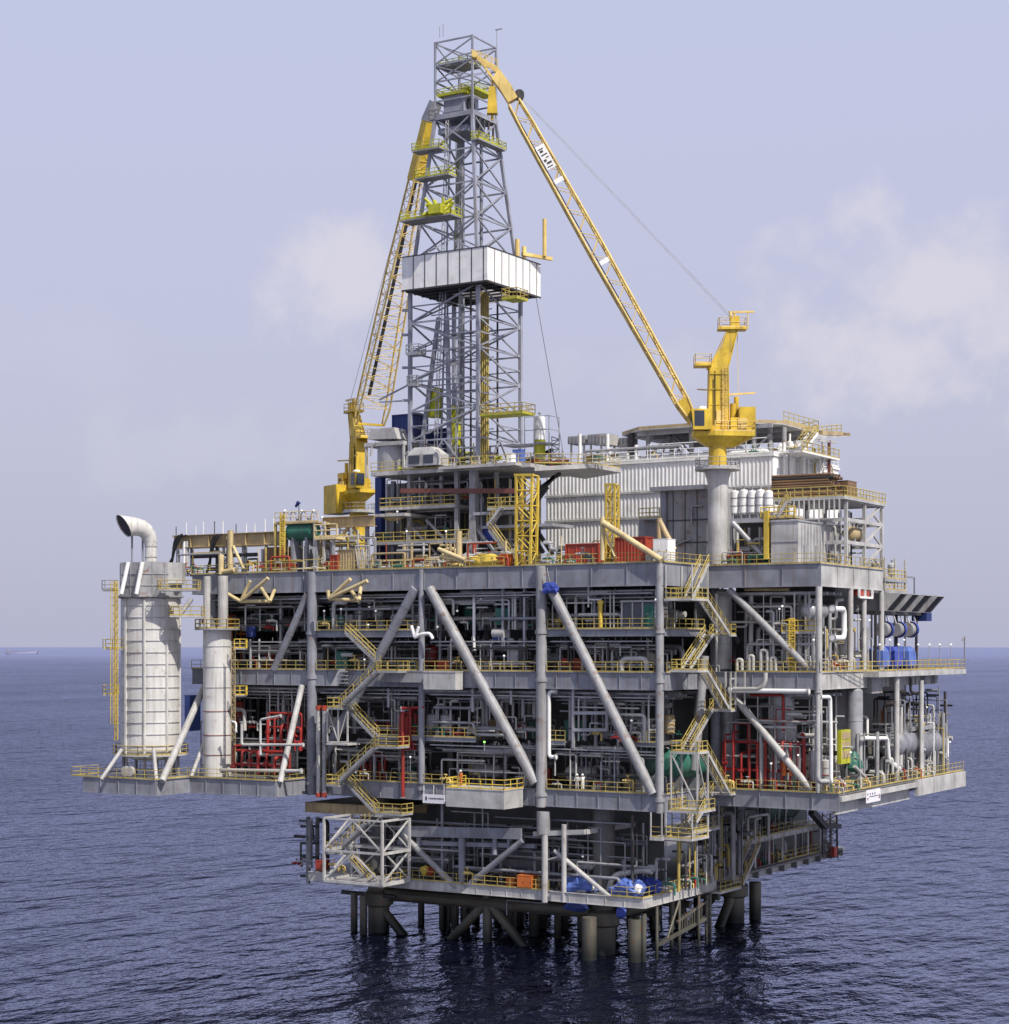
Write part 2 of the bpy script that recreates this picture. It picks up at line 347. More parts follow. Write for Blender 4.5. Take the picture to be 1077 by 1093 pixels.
deck(Z3, Z3b, [(XW,0,.2,30.4),(0,BX-.1,11.2,30.4),(XW-2,XW,6,30)], [((XW,0),(.5,0)),((.5,.1),(.5,11)),((.6,11),(BX+.2,11)),((BX,11.2),(BX,30.6)),((XW,.1),(XW,30))],
     [[(XW,-.2),(XY(315,-.2),-.2)],[(XY(340,-.2),-.2),(XY(538,-.2),-.2)],[(XY(560,-.2),-.2),(.6,-.2),(.6,10.8),(BX+.1,10.8),(BX+.1,30.6)]], label='main deck of the platform with heavy plate girder rim', st=4.2)
deck(ZM, ZM-.8, [(CX4[3],CX4[2],.3,20),(CX4[1],0,.3,20)], [((CX4[3],.1),(CX4[2],.1)),((CX4[1]-.6,.1),(.4,.1)),((.4,.2),(.4,10))],
     [[(CX4[3]+.8,0),(CX4[2]-.5,0)],[(CX4[1]+.8,0),(-.7,0)],[(.5,.6),(.5,10)]], label='mezzanine deck under the main deck', fl=.5, st=99)
deck(Z2, Z2b, [(XW,0,.2,30.4),(0,BX,11.2,50)], [((XW,0),(.5,0)),((.5,.1),(.5,11)),((.6,11),(BX+.2,11)),((BX,11.2),(BX,26)),((BX-.05,29),(BX-.05,50))],
     [[(XW,-.2),(CX4[3]-.8,-.2)],[(CX4[3]+.8,-.2),(XY(400,-.2),-.2)],[(XY(404,-.2),-.2),(CX4[2]-.5,-.2)],[(CX4[2]+.5,-.2),(CX4[1]-.8,-.2)],[(CX4[1]+.8,-.2),(-.6,-.2)],[(.6,.5),(.6,3)],[(4,10.8),(BX+.1,10.8),(BX+.1,26)]], label='middle deck of the platform')
deck(ZL, ZL-.5, [(XY(402,.5),XY(508,.5),.5,14),(XY(583,.5),XY(603,.5),.5,9),(XY(676,2),-.8,2,9)], [((XY(402,.4),.4),(XY(508,.4),.4)),((XY(583,.4),.4),(XY(603,.4),.4)),((XY(676,2),1.9),(-.8,1.9))],
     [[(XY(402,.3),.3),(XY(508,.3),.3)],[(XY(520,4),4),(XY(572,4),4)],[(XY(583,.3),.3),(XY(603,.3),.3)],[(XY(676,2),1.9),(-.9,1.9)]], label='partial intermediate deck between lower and middle decks', fl=.3, st=99)
deck(Z1, Z1b, [(-47.2,0,.2,40),(-2,BX1,11.2,54.5),(-60.4,-47.3,-5.9,20),(-72,-60.5,-11.9,2),(-66,-60.45,2.05,16)],
     [((-47,0),(.5,0)),((.5,.1),(.5,11)),((.6,11),(BX1+.3,11)),((-60.5,-6),(-47.2,-6)),((-47.2,-5.9),(-47.2,0)),((-72.2,-12),(-60.5,-12)),((-60.5,-11.9),(-60.5,-6))],
     [[(CX4[3]+.8,-.2),(XY(351,-.2),-.2)],[(XY(363,-.2),-.2),(XY(472,-.2),-.2)],[(CX4[1]+.8,-.2),(-.6,-.2)],[(.6,.6),(.6,3.4)],[(4,10.8),(BX1+.1,10.8),(BX1+.1,54.6)],
      [(-60.4,-6.2),(-47.3,-6.2),(-47.3,-.5)],[(-72.2,2),(-74,0),(-74,-12.2),(-60.6,-12.2),(-60.6,-6.3)]], label='lower deck of the platform with stepped platforms at one end')
# far rim of the lower deck on the side face: shallow lip then deep white box girder
mb = MB(); mb.box(BX1, BX1+.5, 11.2, 36, Z1-.9, Z1-.35); mb.box(BX1, BX1+.4, 36, 54.6, Z1b-.1, Z1-.1)
for y in (36.2, 42, 50): mb.box(BX1+.4, BX1+.46, y, y+.15, Z1b-.05, Z1-.15)
mb.box(BX1-1, BX1-.6, 12, 36, Z1b-.5, Z1-.95)
mb.build('side_box_girder', M['lite'], frame)
# wing of the middle deck on the side face
wing = MB(); wing.box(BX, BX+2.0, 24, 56, Z2-.7, Z2-.1); wing.box(BX-6, BX, 50, 56, Z2-.7, Z2-.1)
wg = wing.build('side_walkway', M['lite'], frame)
MB().rail([(BX+.1,14.5,Z2),(BX+1.9,24,Z2),(BX+1.9,55.9,Z2),(BX-5,55.9,Z2)], r=.045).build('railing', M['rail'], wg)
for y0, y1, zb in ((25.5,29,Z2-2.6),(33,36.5,Z2-2.4),(44,46,Z2-1.8),(48,49,Z2-1.8)): MB().box(BX-3, BX+.6, y0, y1, zb, Z2-.71).build('walkway_bracket', M['grey2'], frame)
# laydown platforms sticking out of the front
def laydown(px0, px1, Y, zt, zb, mat, name='laydown_platform', rail=True):
    x0, x1 = XY(px0,Y), XY(px1,Y)
    mb = MB().box(x0, x1, Y, -.45, zb, zt)
    mb.box(x0-.06, x1+.06, Y-.06, -.4, zt, zt+.12)
    o = mb.build(name, M[mat], frame)
    if rail: MB().rail([(x0,-.4,zt+.1),(x0,Y,zt+.1),(x1,Y,zt+.1),(x1,-.4,zt+.1)], r=.055).build('railing', M['yellow'], o)
laydown(476, 538, -4.5, Z1-.05, Z1b-.15, 'lite')
laydown(452, 486, -2.0, Z2-.15, Z2b-.2, 'lite', rail=False)
laydown(404, 452, -1.0, Z2-.1, Z2b+.55, 'grey2', rail=False)
# walls added inside to block light and see-through so the bays go dark
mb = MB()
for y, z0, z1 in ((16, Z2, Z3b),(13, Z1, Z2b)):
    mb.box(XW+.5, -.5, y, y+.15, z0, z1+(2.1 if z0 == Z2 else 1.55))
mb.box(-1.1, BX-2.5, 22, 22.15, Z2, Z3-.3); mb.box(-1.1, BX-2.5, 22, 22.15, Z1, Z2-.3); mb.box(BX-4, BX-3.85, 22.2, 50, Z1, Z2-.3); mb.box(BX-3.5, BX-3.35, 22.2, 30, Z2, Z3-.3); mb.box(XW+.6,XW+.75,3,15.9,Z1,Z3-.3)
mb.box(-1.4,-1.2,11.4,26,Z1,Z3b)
bh = mb.build('bay_darkening_wall', M['inner'], frame)
# stanchions and hangers seen all over the bays
for px, y0, y1, Y in ((543,650,710,2),(560,625,690,1.2),(537,625,690,1.2),(395,690,720,2),(300,640,720,2),(612,735,798,.6),(648,740,780,.6),(560,640,705,3),(470,640,712,4),(422,735,800,2),
                      (505,735,760,.8),(546,737,752,.8),(415,735,755,.8),(475,745,790,3),(520,740,785,3),(540,800,845,3),(400,805,838,1.5),(660,745,840,4),(636,745,800,3),(675,735,780,5)):
    MB().bar(aY(px,y0,Y), aY(px,y1,Y), .28, .28).build('hanger', M['silver'], frame)
mb = MB()
for py in (761, 779): mb.bar(aY(612,py,.6), aY(648,py,.6), .35, .35)
mb.bar(aY(492,632,2), aY(548,632,2), .3); mb.bar(aY(528,645,1.2), aY(543,645,1.2), .2)
mb.build('hanger_frame', M['silver'], frame)
# ceiling beams, cable trays under each deck edge
mb = MB()
for zt in (Z3b-.2, Z2b-.2):
    for k in range(9): mb.box(XW+1, -.6, 1.2+k*1.6, 1.5+k*1.6, zt-.35-.25*(k%3), zt-.15-.25*(k%3))
for k in range(4): mb.box(1, BX-.5, 12.5+k*2, 12.8+k*2, Z3b-.8, Z3b-.5); mb.box(1, BX-.5, 12.5+k*2, 12.8+k*2, Z2b-.8, Z2b-.5)
mb.build('ceiling_beam', M['silver'], frame, kind='stuff')

# ================================================================ base deck, tower legs, under-deck steel
base = thing('base_deck_module', 'dark lower base deck module hung between the topsides and the tower legs near the sea', 'deck module', (-24, 18, Z0))
def bdeck(zt, zb, x0,x1,y0,y1, edges, rails, label, mat='deck', gm='lite'):
    mb = MB().box(x0,x1,y0,y1,zt-.3,zt-.03)
    y = y0+2
    while y < y1: mb.box(x0,x1,y-.12,y+.12,zb,zt-.31); y += 4
    d = mb.build('deck', M[mat], base, label)
    for p, q in edges: MB().girder(p, q, zt, zb, fl=.3, st=1.9).build('edge_beam', M[gm], d)
    if rails:
        for r in rails: MB().rail([(x,y,zt) for x,y in r]).build('railing', M['rail'], d)
xa, xb = XY(430,0), XY(590,0); xc = -1.8
bdeck(Z0, Z0b, -47, xc, 0.2, 59, [((-47,0),(xb,0)),((xb,-.3),(xc,-.3)),((xc,-.2),(xc,18)),((-2.6,24.5),(-2.6,59))],
      [[(xa,-.2),(XY(500,0),-.2)],[(XY(505,0),-.2),(xb-.4,-.2)],[(XY(655,0),-.5),(xc,-.5),(xc,18)],[(-2.6,38),(-2.6,52)]], 'lowest deck a few metres over the sea')
bdeck(10.6, 10.0, -20, -2.8, 26, 58, [((-2.7,26),(-2.7,58))], [[(-2.7,27),(-2.7,58)]], 'intermediate deck of the base module on the side face')
bdeck(15.2, 14.0, XY(326,1), XY(425,1), 1, 20, [((XY(326,.9),.9),(XY(425,.9),.9))], None, 'stained yellow-grey deck under the lower deck', mat='tan', gm='tan')
mb = MB()
for px, r in ((447,.3),(493,.42),(528,.3),(543,.2)): mb.tube(aY(px,885,.6), aY(px,950 if r>.4 else 912,.6), r, 10)
mb.bar(aY(425,887,.3), aY(557,890,.3), .4, 1.2); mb.bar(aY(425,899,1), aY(572,903,1), .5, .5)
mb.build('truss_post', M['grey'], base)
for a, b, r, m in ((aY(431,892,.2), aY(487,947,.2), .36,'grey2'),(aY(558,897,.2), aY(497,947,.2), .36,'grey'),(aY(592,908,.1), aY(654,960,.1), .26,'lite')):
    MB().tube(a, b, r, 12).build('diagonal_brace', M[m], base)
for px, r in ((581.5,.36),(602,.28)): MB().tube(aY(px,880,-.2), aY(px,963,-.2), r, 12).build('post', M['lite'], base)
MB().tube(aY(580,866,0), aY(580,890,0), .75, 16).build('post', M['grey2'], base)
mb = MB().bar(aY(570,890,0), aY(625,888,0), .4, .5).bar(aY(625,888,0), (XY(625,0)+2, 14, ZY(625,888,0)+.2), .4, .5)
mb.bar(aY(583,918,0),aY(600,913,0),.15).build('under_beam', M['lite'], base)
# dark walls added inside the base module to keep it dark
MB().box(-46, -4, 9, 9.15, Z0, Z1b-.2).box(-4.2,-4,24,58,Z0,10).box(-6.2,-6,26,56,10.7,Z1b).build('bay_darkening_wall', M['inner'], base)
mb = MB()
for k in range(26):
    x = rnd.uniform(-44, -6); y = rnd.uniform(2, 8); z = rnd.uniform(9, 14); 
    if k % 2: mb.tube((x,y,z), (x+rnd.uniform(4,10),y,z), rnd.uniform(.08,.22), 7)
    else: mb.tube((x,y,Z0), (x,y,z+1), rnd.uniform(.08,.2), 7)
mb.build('pipework', M['silver'], base, kind='stuff')
for k in range(8): MB().tube((-2.7,27+k*4.2,Z0-.4), (-2.7,27+k*4.2,10), .16, 8).build('side_post', M['lite'], base)

tower = thing('tower_substructure', 'stained tubular tower legs standing in the sea under the platform', 'substructure', (-23.7, 17.7, 0))
def leg(x, y):
    o = MB().lathe((x,y,-8), [(1.28,0),(1.28,11),(1.75,11.3),(1.75,12.6),(1.3,13),(1.3,14.2)], 24).build('leg', M['jacket'], tower)
    return o
for x, y in ((-8.5,3.2),(-39,3.2),(-39,32.3),(-6,32.3)): leg(x, y)
for a, b, r in (((-8.5,3.2,2.5),(-14,3.2,-3),.55),((-39,3.2,3.2),(-33.5,3.2,-2),.55),((-23.7,3.2,4.8),(-30,3.2,-1.5),.55),((-23.7,3.2,4.8),(-17.4,3.2,-1.5),.55),((-23.7,3.2,5.5),(-23.7,3.2,-3),.55),
                ((-8,32,4),(-12,28,-3),.6),((-6,32.3,4),(-6,25,-3),.6)):
    MB().tube(a, b, r, 14).build('brace', M['jacket'], tower)
MB().tube((-39,3.2,4.6),(-8.5,3.2,4.6),.7,14).tube((-6,3.2,4.9),(-6,32,4.9),.6,14).build('horizontal_brace', M['jacket'], tower)
for px, Y, r, y0 in ((378,2,.42,962),(388,.5,.45,966),(629,-1,.8,985),(677.5,.5,.75,982),(806,36,.75,948),(687,1,.3,975),(717,10,.25,962),(755,16,.3,955)):
    p = aY(px,y0,Y); MB().tube((p.x,p.y,-4),(p.x,p.y,max(p.z,4.6)),r,12).build('caisson', M['jacket'], tower)  # dark jacket tone puts the shade on these pale caissons into their colour
mb = MB()
for px, r in ((472,.3),(479,.2),(486,.45),(520,.25),(550,.2)): p = aY(px,975,9); mb.tube((p.x,9,-3),(p.x,9,6),r,10)
mb.build('conductor', M['jacket'], tower)
for i in range(9):  # tube grid added to block light and darken the gap above the sea
    for j in range(5): MB().tube((-37.5+i*3.2+(j%2)*.8,10+j*6,-3),(-37.5+i*3.2+(j%2)*.8,10+j*6,6),.42+.1*((i+j)%3),10).build('conductor', M['jacket'], tower)
for y in (12,20,28): MB().tube((-44,y,3.6),(-6,y,3.6),.45,10).build('horizontal_brace', M['jacket'], tower)  # braces added with the tube grid to darken the same gap
mb = MB()      # boat landing on the side
A, B = V((-1.6,2.5,1.6)), V((-1.6,15,3.0))
mb.bar(A, B, .35).bar(A+UP*1.5+V((0,5,.4)), B+UP*1.9, .25)
for k in range(10): p = A.lerp(B,.45+.05*k); mb.bar(p, p+UP*1.9, .12)
for y in (2.5,8,13,16): mb.tube((-1.6,y,-2),(-1.6,y,5.8),.18,8)
mb.tube((-1.6,5,2),(-1.6,8,5.8),.14,8); mb.tube((-1.6,15,-1),(-1.6,15,5),.15,8)
for k in range(5): mb.bar((-1.6,15,.4+k*.9),(-1.6,16.6,.4+k*.9),.12)
mb.build('boat_landing', M['jacket'], tower)  # dark jacket tone paints in the shade on the landing
# ================================================================ stairs
def flight(root, top, bot, wv, mat='grey2', n=None):
    top, bot, wv = V(top), V(bot), V(wv); n = n or max(6, int(abs(top.z-bot.z)/.24))
    mb = MB()
    for k in (-.5,.5): mb.bar(top+wv*k, bot+wv*k, .09, .34)
    for i in range(n):
        c = top.lerp(bot, (i+.5)/n); d = (bot-top); d.z = 0; d.normalize()
        mb.obox(c, wv*.48, d*.13, UP*.02)
    f = mb.build('flight', M[mat], root)
    rl = MB()
    for k in (-.5,.5):
        for h in (.55, 1.05): rl.tube(top+wv*k+UP*h, bot+wv*k+UP*h, .05, 5)
        for i in range(6): q = top.lerp(bot, i/5)+wv*k; rl.tube(q, q+UP*1.05, .045, 5)
    rl.build('railing', M['rail'], f)
def landing(root, x0, x1, y0, y1, z, rails, mat='grey2', h=.25):
    l = MB().box(min(x0,x1), max(x0,x1), y0, y1, z-h, z).build('landing', M[mat], root)
    if rails: MB().rail([(x,y,z) for x,y in rails], step=1.3, r=.05).build('railing', M['rail'], l)
st = thing('stair_tower', 'zigzag stairs with yellow handrails down the shaded front face beside the truss cage', 'stairs', (XY(380,-1.5), -1.5, Z0))
YI, YO, WV = -1.0, -2.3, V((0,1.0,0))
for (x0,y0),(x1,y1),Y in (((371,675),(403,706),YI),((404,716),(364,754),YO),((369,752),(402,787),YI),((401,798),(361,836),YO),((370,833),(402,867),YI),((392,878),(362,908),YO),((373,915),(400,946),YI)):
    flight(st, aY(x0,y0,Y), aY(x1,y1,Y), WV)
for (x0,x1,y) in ((349,364,755),(348,361,837),(400,428,869),(402,424,716),(400,424,797),(345,363,909)):
    z = ZY(x0 if x0 < 380 else x1, y, -2.9); xl, xr = XY(x0,-2.9), XY(x1,-2.9)
    landing(st, xl, xr, -2.9, -.45, z, [(xl,-.5),(xl,-2.85),(xr,-2.85)] if x0 < 380 else [(xr,-.5),(xr,-2.85),(xl,-2.85)])
tw = MB()
for px in (349.5,361,371): tw.bar(aY(px,757,-2), aY(px,792,-2), .16)
tw.lattice(aY(349.5,757,-2),aY(349.5,792,-2),aY(361,757,-2),aY(361,792,-2),1,.07,6).lattice(aY(371,757,-2),aY(371,792,-2),aY(361,757,-2),aY(361,792,-2),1,.07,6)
tw.box(XY(348,-2.9),XY(371,-2.9),-2.9,-.45,ZY(349,795,-2.9),ZY(349,793,-2.9))
tw.build('support_frame', M['lite'], st)
cage = thing('truss_cage', 'pale tubular box truss around the lowest stairs over the sea', 'truss', (XY(377,-5), -3, Z0))
CY0, CY1 = -6.0, -.6
cx0, cx1 = XY(346,CY0), XY(408,CY0)
zt, zm, zb = ZY(408,877,CY0), ZY(408,912,CY0), ZY(408,945,CY0)
for x in (cx0, cx1):
    for y in (CY0, CY1): MB().bar((x,y,zb),(x,y,zt),.27).build('post', M['lite'], cage)
for z, w_ in ((zt,.25),(zm,.3),(zb,.4)):
    MB().bar((cx0,CY0,z),(cx1,CY0,z),.2,w_*.8).bar((cx1,CY0,z),(cx1,CY1,z),.25,w_).bar((cx0,CY0,z),(cx0,CY1,z),.25,w_).bar((cx0,CY1,z),(cx1,CY1,z),.25,w_).build('ring_beam', M['lite'], cage)
xm, ym = (cx0+cx1)/2, (CY0+CY1)/2
for za, zc in ((zb,zm),(zm,zt)):
    mb = MB()
    for x in (cx0,cx1): mb.bar((x,CY0,za+.1),(xm,CY0,zc-.1),.17); mb.bar((x,CY1,za+.1),(xm,CY1,zc-.1),.15)
    for x in (cx0,cx1): mb.bar((x,CY0,za+.1),(x,CY1,zc-.1),.18)
    mb.build('bracing', M['lite'], cage)
fl = MB().box(cx0,cx1,CY0,CY1,zb-.3,zb-.02).build('floor', M['grey2'], cage)
MB().rail([(cx1,CY0,zb),(cx1,CY1,zb)]).build('railing', M['rail'], fl)

rs = thing('stair_tower', 'sunlit switchback stairs with landings in the recess between the two deck blocks', 'stairs', (2, 6, Z1b))
def zx(px, py, X): return aX(px, py, X)
WX = V((1.0,0,0))
L1, L2 = 3.2, 1.2
def lv(py, px=765, d=203): return ZC_ + (HY-py)*d/F
ZC_ = 34.0
lev = [(639,'n'),(677,'f'),(715,'n'),(757,'f'),(802,'n'),(846,'f'),(893,'n')]
zs = [lv(y, d=(196.5 if s == 'n' else 203.5)) for y, s in lev]
YN, YF = 3.9, 10.4
for i in range(6):
    (yy, s), z0, z1 = lev[i], zs[i], zs[i+1]
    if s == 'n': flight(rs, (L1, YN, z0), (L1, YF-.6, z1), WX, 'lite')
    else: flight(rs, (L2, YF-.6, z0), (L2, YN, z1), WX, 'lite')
for i, (yy, s) in enumerate(lev):
    z = zs[i]
    if s == 'n': landing(rs, .6, 3.9, -.2 if i in (0,6) else 1.2, YN+.1, z, [(.7,YN-.1),(.7,-.1 if i in (0,6) else 1.3),(3.8,-.1 if i in (0,6) else 1.3),(3.8,YN-.1)], 'lite')
    else: landing(rs, .6, 3.9, YF-.7, YF+.7, z, [(.7,YF+.6),(3.85,YF+.6),(3.85,YF-.6)], 'lite')
flight(rs, (2.2, 6.5, Z3), (2.2, 2.6, zs[0]), WX, 'lite')
mb = MB()
for x, y in ((.7,.0),(3.8,0),(.7,3.9),(3.8,3.9)):
    mb.bar((x,y,zs[0]),(x,y,Z3-.3),.14)
    mb.bar((x,max(y,1.3),zs[5]-1.4),(x,max(y,1.3),zs[4]),.16)
    mb.bar((x,y,zs[6]),(x,y,Z1b),.16)
mb.bar((3.8,0,zs[0]),(3.8,3.9,Z3-.3),.12).bar((.7,1.3,zs[4]-.2),(3.8,1.3,zs[5]-1.0),.12).bar((3.8,1.3,zs[4]-.2),(3.8,3.9,zs[5]-1.),.12)
for y in (9.6,11.0): mb.bar((3.85,y,zs[3]),(3.85,y,zs[3]+3.4),.16)
mb.bar((3.85,9.6,zs[3]+3.4),(3.85,11,zs[3]+3.4),.16)
mb.build('support_frame', M['lite'], rs)
lo = zs[5]-1.3
landing(rs, .6, 4.2, .8, 5, lo, [(.7,5),(.7,.9),(4.1,.9),(4.1,5)], 'lite')
hang = thing('hanging_walkway', 'long access walkway hung on posts below the lower deck in the recess', 'walkway', (.5, 3, zs[6]))
zh = zs[6]+.02
hw = MB().box(-.9,.58,-.6,14,zh-.35,zh).build('walkway_floor', M['lite'], hang)
MB().rail([(-.85,-.5,zh),(.5,-.5,zh)]).build('railing', M['rail'], hw); MB().rail([(.5,4.4,zh),(.5,13.9,zh)]).build('railing', M['rail'], hw)
for y in (-.5,4.6,8,11,13.8):
    for x in (-.8,.5): MB().bar((x,y,zh),(x,y,Z1b),.13).build('hanger', M['lite'], hang)
us = thing('lower_stairs', 'steep stairs under the lower deck by the water on the side face', 'stairs', (-1, 22, Z0))
flight(us, aX(806,902,-1.6), aX(788,944,-1.6), V((1.3,0,0)), 'lite'); landing(us, -2.4, -.6, YX(766,-1), YX(788,-1), ZX(788,946,-1), [(-.65,YX(766,-1)),(-.65,YX(788,-1))], 'lite')

# ================================================================ pedestal cranes
def crane(name, label, base, h, zs_, scale, boom_tip, pedr, zped0, zped1, foot_u, foot_z, wf, wt, tipbox=None, board=False, platform=True):
    h = V((h[0],h[1],0)).normalized(); n = V((-h.y,h.x,0)); base = V(base); S = scale
    def P(u, v, z): return base+h*u+n*v+UP*z       # z absolute
    root = thing(name, label, 'crane', (base.x, base.y, zped0))
    B0 = V((base.x,base.y,0))
    ped = MB().lathe(B0, [(pedr,zped0),(pedr,zped1-1.6),(pedr*1.32,zped1-.3),(pedr*1.32,zped1)], 24).build('pedestal', M['lite' if board else 'gold'], root)
    if platform:
        a = MB().lathe(B0, [(pedr,zped1-.1),(pedr*2.3,zped1-.1),(pedr*2.3,zped1+.15),(pedr,zped1+.15)], 20).build('access_ring', M['lite'], ped)
        MB().rail([B0+V((math.cos(t)*pedr*2.2,math.sin(t)*pedr*2.2,zped1+.15)) for t in [i*math.pi/6 for i in range(13)]]).build('railing', M['lite'], ped)
    z0 = zs_
    MB().lathe(B0, [(pedr*.92,zped1),(pedr*.9,z0-.9),(pedr*1.25,z0-.25),(0,z0-.25)], 24).build('slew_column', M['gold'], root)
    secs = [[P(2.9*S,-1.3*S,z0-.3), P(2.9*S,1.3*S,z0-.3), P(.5*S,2.0*S,z0-.35), P(-4.0*S,1.7*S,z0-.4), P(-4.0*S,-1.7*S,z0-.4), P(.5*S,-2.0*S,z0-.35)]]
    secs.append([p+UP*.5*S for p in secs[0]])
    dk = MB().loft(secs).loft([[p.lerp(B0+UP*p.z,.55)-UP*1.1*S for p in secs[0]], secs[0]]).build('machinery_deck', M['gold'], root)
    MB().rail([p+UP*.5*S for p in secs[0][2:5]], r=.05).build('railing', M['goldlite'], dk)
    # machinery house and operator cab
    mh = MB()
    c = P(-3.2*S,0,z0+1.5*S); mh.obox(c, h*.9*S, n*1.4*S, UP*1.4*S); mh.obox(P(-1.9*S,1.1*S,z0+.9*S), h*.6*S, n*.4*S, UP*.8*S)
    mh.tube(P(-2.2*S,-.9*S,z0+2*S), P(-2.2*S,-.9*S,z0+4.3*S), .28*S, 10).tube(P(-1.7*S,.2*S,z0+1*S), P(-1.7*S,.2*S,z0+3.4*S), .35*S, 10)
    mh = mh.build('machinery_house', M['gold'], root)
    MB().obox(P(-4.12*S,-.2*S,z0+1.3*S), h*.03, n*.4*S, UP*.9*S).obox(P(-3.3*S,-1.42*S,z0+1.3*S), h*.35*S, n*.03, UP*.8*S).build('doorway', M['dark'], mh)
    sd0 = 1 if n.dot(CAM-base) > 0 else -1
    cabc = P(1.9*S,1.35*S*sd0,z0+1.45*S)
    cab = MB().loft([[cabc+h*(x*S)+n*(y*S)-UP*1.15*S for x,y in ((-1,-.8),(1.0,-.8),(1.0,.8),(-1,.8))],[cabc+h*(x*S)+n*(y*S)+UP*1.15*S for x,y in ((-1,-.8),(1.25,-.8),(1.25,.8),(-1,.8))]]).build('cab', M['gold'], root)
    wi = MB()
    wi.obox(cabc+n*(.82*S*sd0)+h*.35*S+UP*.1*S, h*.55*S, n*.015, UP*.85*S)
    wi.obox(cabc+h*1.13*S+UP*.15*S, h*.1*S+UP*0, n*.65*S, UP*.8*S); wi.build('window', M['glass'], cab)
    MB().lathe(cabc+UP*1.15*S, [(.55*S,0),(.5*S,.3*S),(0,.42*S)], 12).build('dome', M['white'], cab)
    # mast
    def sec(u0, u1, z, wd): return [P(u0*S,-wd*S,z), P(u1*S,-wd*S,z), P(u1*S,wd*S,z), P(u0*S,wd*S,z)]
    zz = lambda k: z0+k*S*.915
    ms = MB().loft([sec(1.15,-1.2,zz(0),1.0),sec(1.05,-1.1,zz(5.2),.9),sec(.95,-1.1,zz(8.1),.85)]).loft([sec(1.25,-1.05,zz(8.0),.8),sec(.2,-1.25,zz(9.6),.72),sec(-.6,-1.75,zz(11.2),.66),sec(-1.2,-2.25,zz(13.0),.6)])
    ms.obox(P(-1.9*S,0,zz(13.7)), h*.5*S, n*.5*S, UP*.7*S)
    ms = ms.build('mast', M['gold'], root)
    for u, z, du, wd in ((1.7,8.4,.95,1.1),(-1.6,12.9,1.6,.9)): MB().obox(P(u*S,0,zz(z)), h*du*S, n*wd*S, UP*.12*S).build('mast_platform', M['gold'], ms)
    q_ = MB()
    for v in (-1,1):
        for u0, u1 in ((1.12,.95),(-1.17,-1.08)): q_.bar(P(u0*S,v*.98*S,zz(.5)), P(u1*S,v*.86*S,zz(8)), .12*S)
        q_.bar(P(.95*S,v*.8*S,zz(8.1)), P(-1.1*S,v*.62*S,zz(12.8)), .12*S).bar(P(-1.1*S,v*.82*S,zz(8.1)), P(-2.2*S,v*.62*S,zz(12.8)), .12*S)
        for k in range(4): q_.bar(P(1.05*S,v*.96*S,zz(1.6+k*1.9)), P(-1.1*S,v*.96*S,zz(1.6+k*1.9)), .05*S, .1*S)
    q_.build('edge_stiffener', M['gold'], ms)
    q_ = MB().lattice(P(-.9*S,sd0*1.25*S,zz(.5)),P(-.9*S,sd0*1.05*S,zz(8)),P(-.45*S,sd0*1.25*S,zz(.5)),P(-.45*S,sd0*1.05*S,zz(8)),20,.03*S,4,chord=.045*S); q_.build('ladder', M['goldlite'], ms)
    q_ = MB().tube(P(.4*S,sd0*1.02*S,zz(1)),P(.4*S,sd0*.92*S,zz(7.6)),.06*S,6).tube(P(.6*S,sd0*1.02*S,zz(1)),P(.6*S,sd0*.92*S,zz(6.6)),.045*S,6); q_.build('hose', M['black'], ms)
    MB().obox(P(-.2*S,sd0*1.0*S,zz(2.0)), h*.45*S, n*.05*S, UP*.7*S).obox(P(-2.6*S,sd0*1.3*S,z0+1.0*S), h*.5*S, n*.3*S, UP*.6*S).build('electric_box', M['goldlite'], ms)
    for u, z, du, wd in ((1.7,8.5,.9,1.05),(-1.6,13.0,1.5,.85)):
        MB().rail([P((u+a*du)*S,b*wd*S,zz(z)) for a,b in ((1,-1),(1,1),(-1,1),(-1,-1))], closed=True, r=.035).build('railing', M['goldlite'], ms)
    g = MB().bar(P(-1.3*S,0,zz(15.0)), P(-4.1*S,0,zz(15.05)), .22*S).tube(P(-1.5*S,.2*S,zz(13.4)),P(-1.4*S,0,zz(15.1)),.18*S,8).tube(P(-2.1*S,-.2*S,zz(14)),P(-1.8*S,0,zz(15)),.12*S,8).tube(P(-3.4*S,0,zz(15)),P(-3.4*S,0,zz(12.9)),.06*S,6)
    g.bar(P(-.9*S,-1.2*S,zz(5.0)),P(-4.4*S,-1.2*S,zz(5.25)),.2*S).bar(P(.8*S,-1.2*S,zz(5.6)),P(2.2*S,-1.2*S,zz(5.7)),.14*S).bar(P(-2.6*S,.5*S,zz(3)),P(-3.9*S,.5*S,zz(3.2)),.14*S).tube(P(-2.2*S,0,zz(12.8)),P(-2.3*S,.2*S,zz(4)),.035,5)
    g.build('gantry_arm', M['goldlite'], ms)
    # boom
    foot = P(foot_u,0,foot_z); tip = V(boom_tip); ax = (tip-foot).normalized(); up = ax.cross(n).normalized()
    if up.z < 0: up = -up
    Lb = (tip-foot).length
    def C(t, a, b, hw, hd): return foot+ax*(Lb*t)+n*(a*hw)+up*(b*hd)
    ts = [0,.06,.5,.86,.93]; hw = [wf*.9,wf,(wf+wt)/2,wt,wt*.9]; hd = [.3,.66,.9,.78,.66]
    bm = MB()
    for a in (-1,1):
        for b in (-1,1):
            for i in range(len(ts)-1): bm.tube(C(ts[i],a,b,hw[i],hd[i]), C(ts[i+1],a,b,hw[i+1],hd[i+1]), .14*S, 8)
    boom = bm.build('boom', M['goldlite'], root)
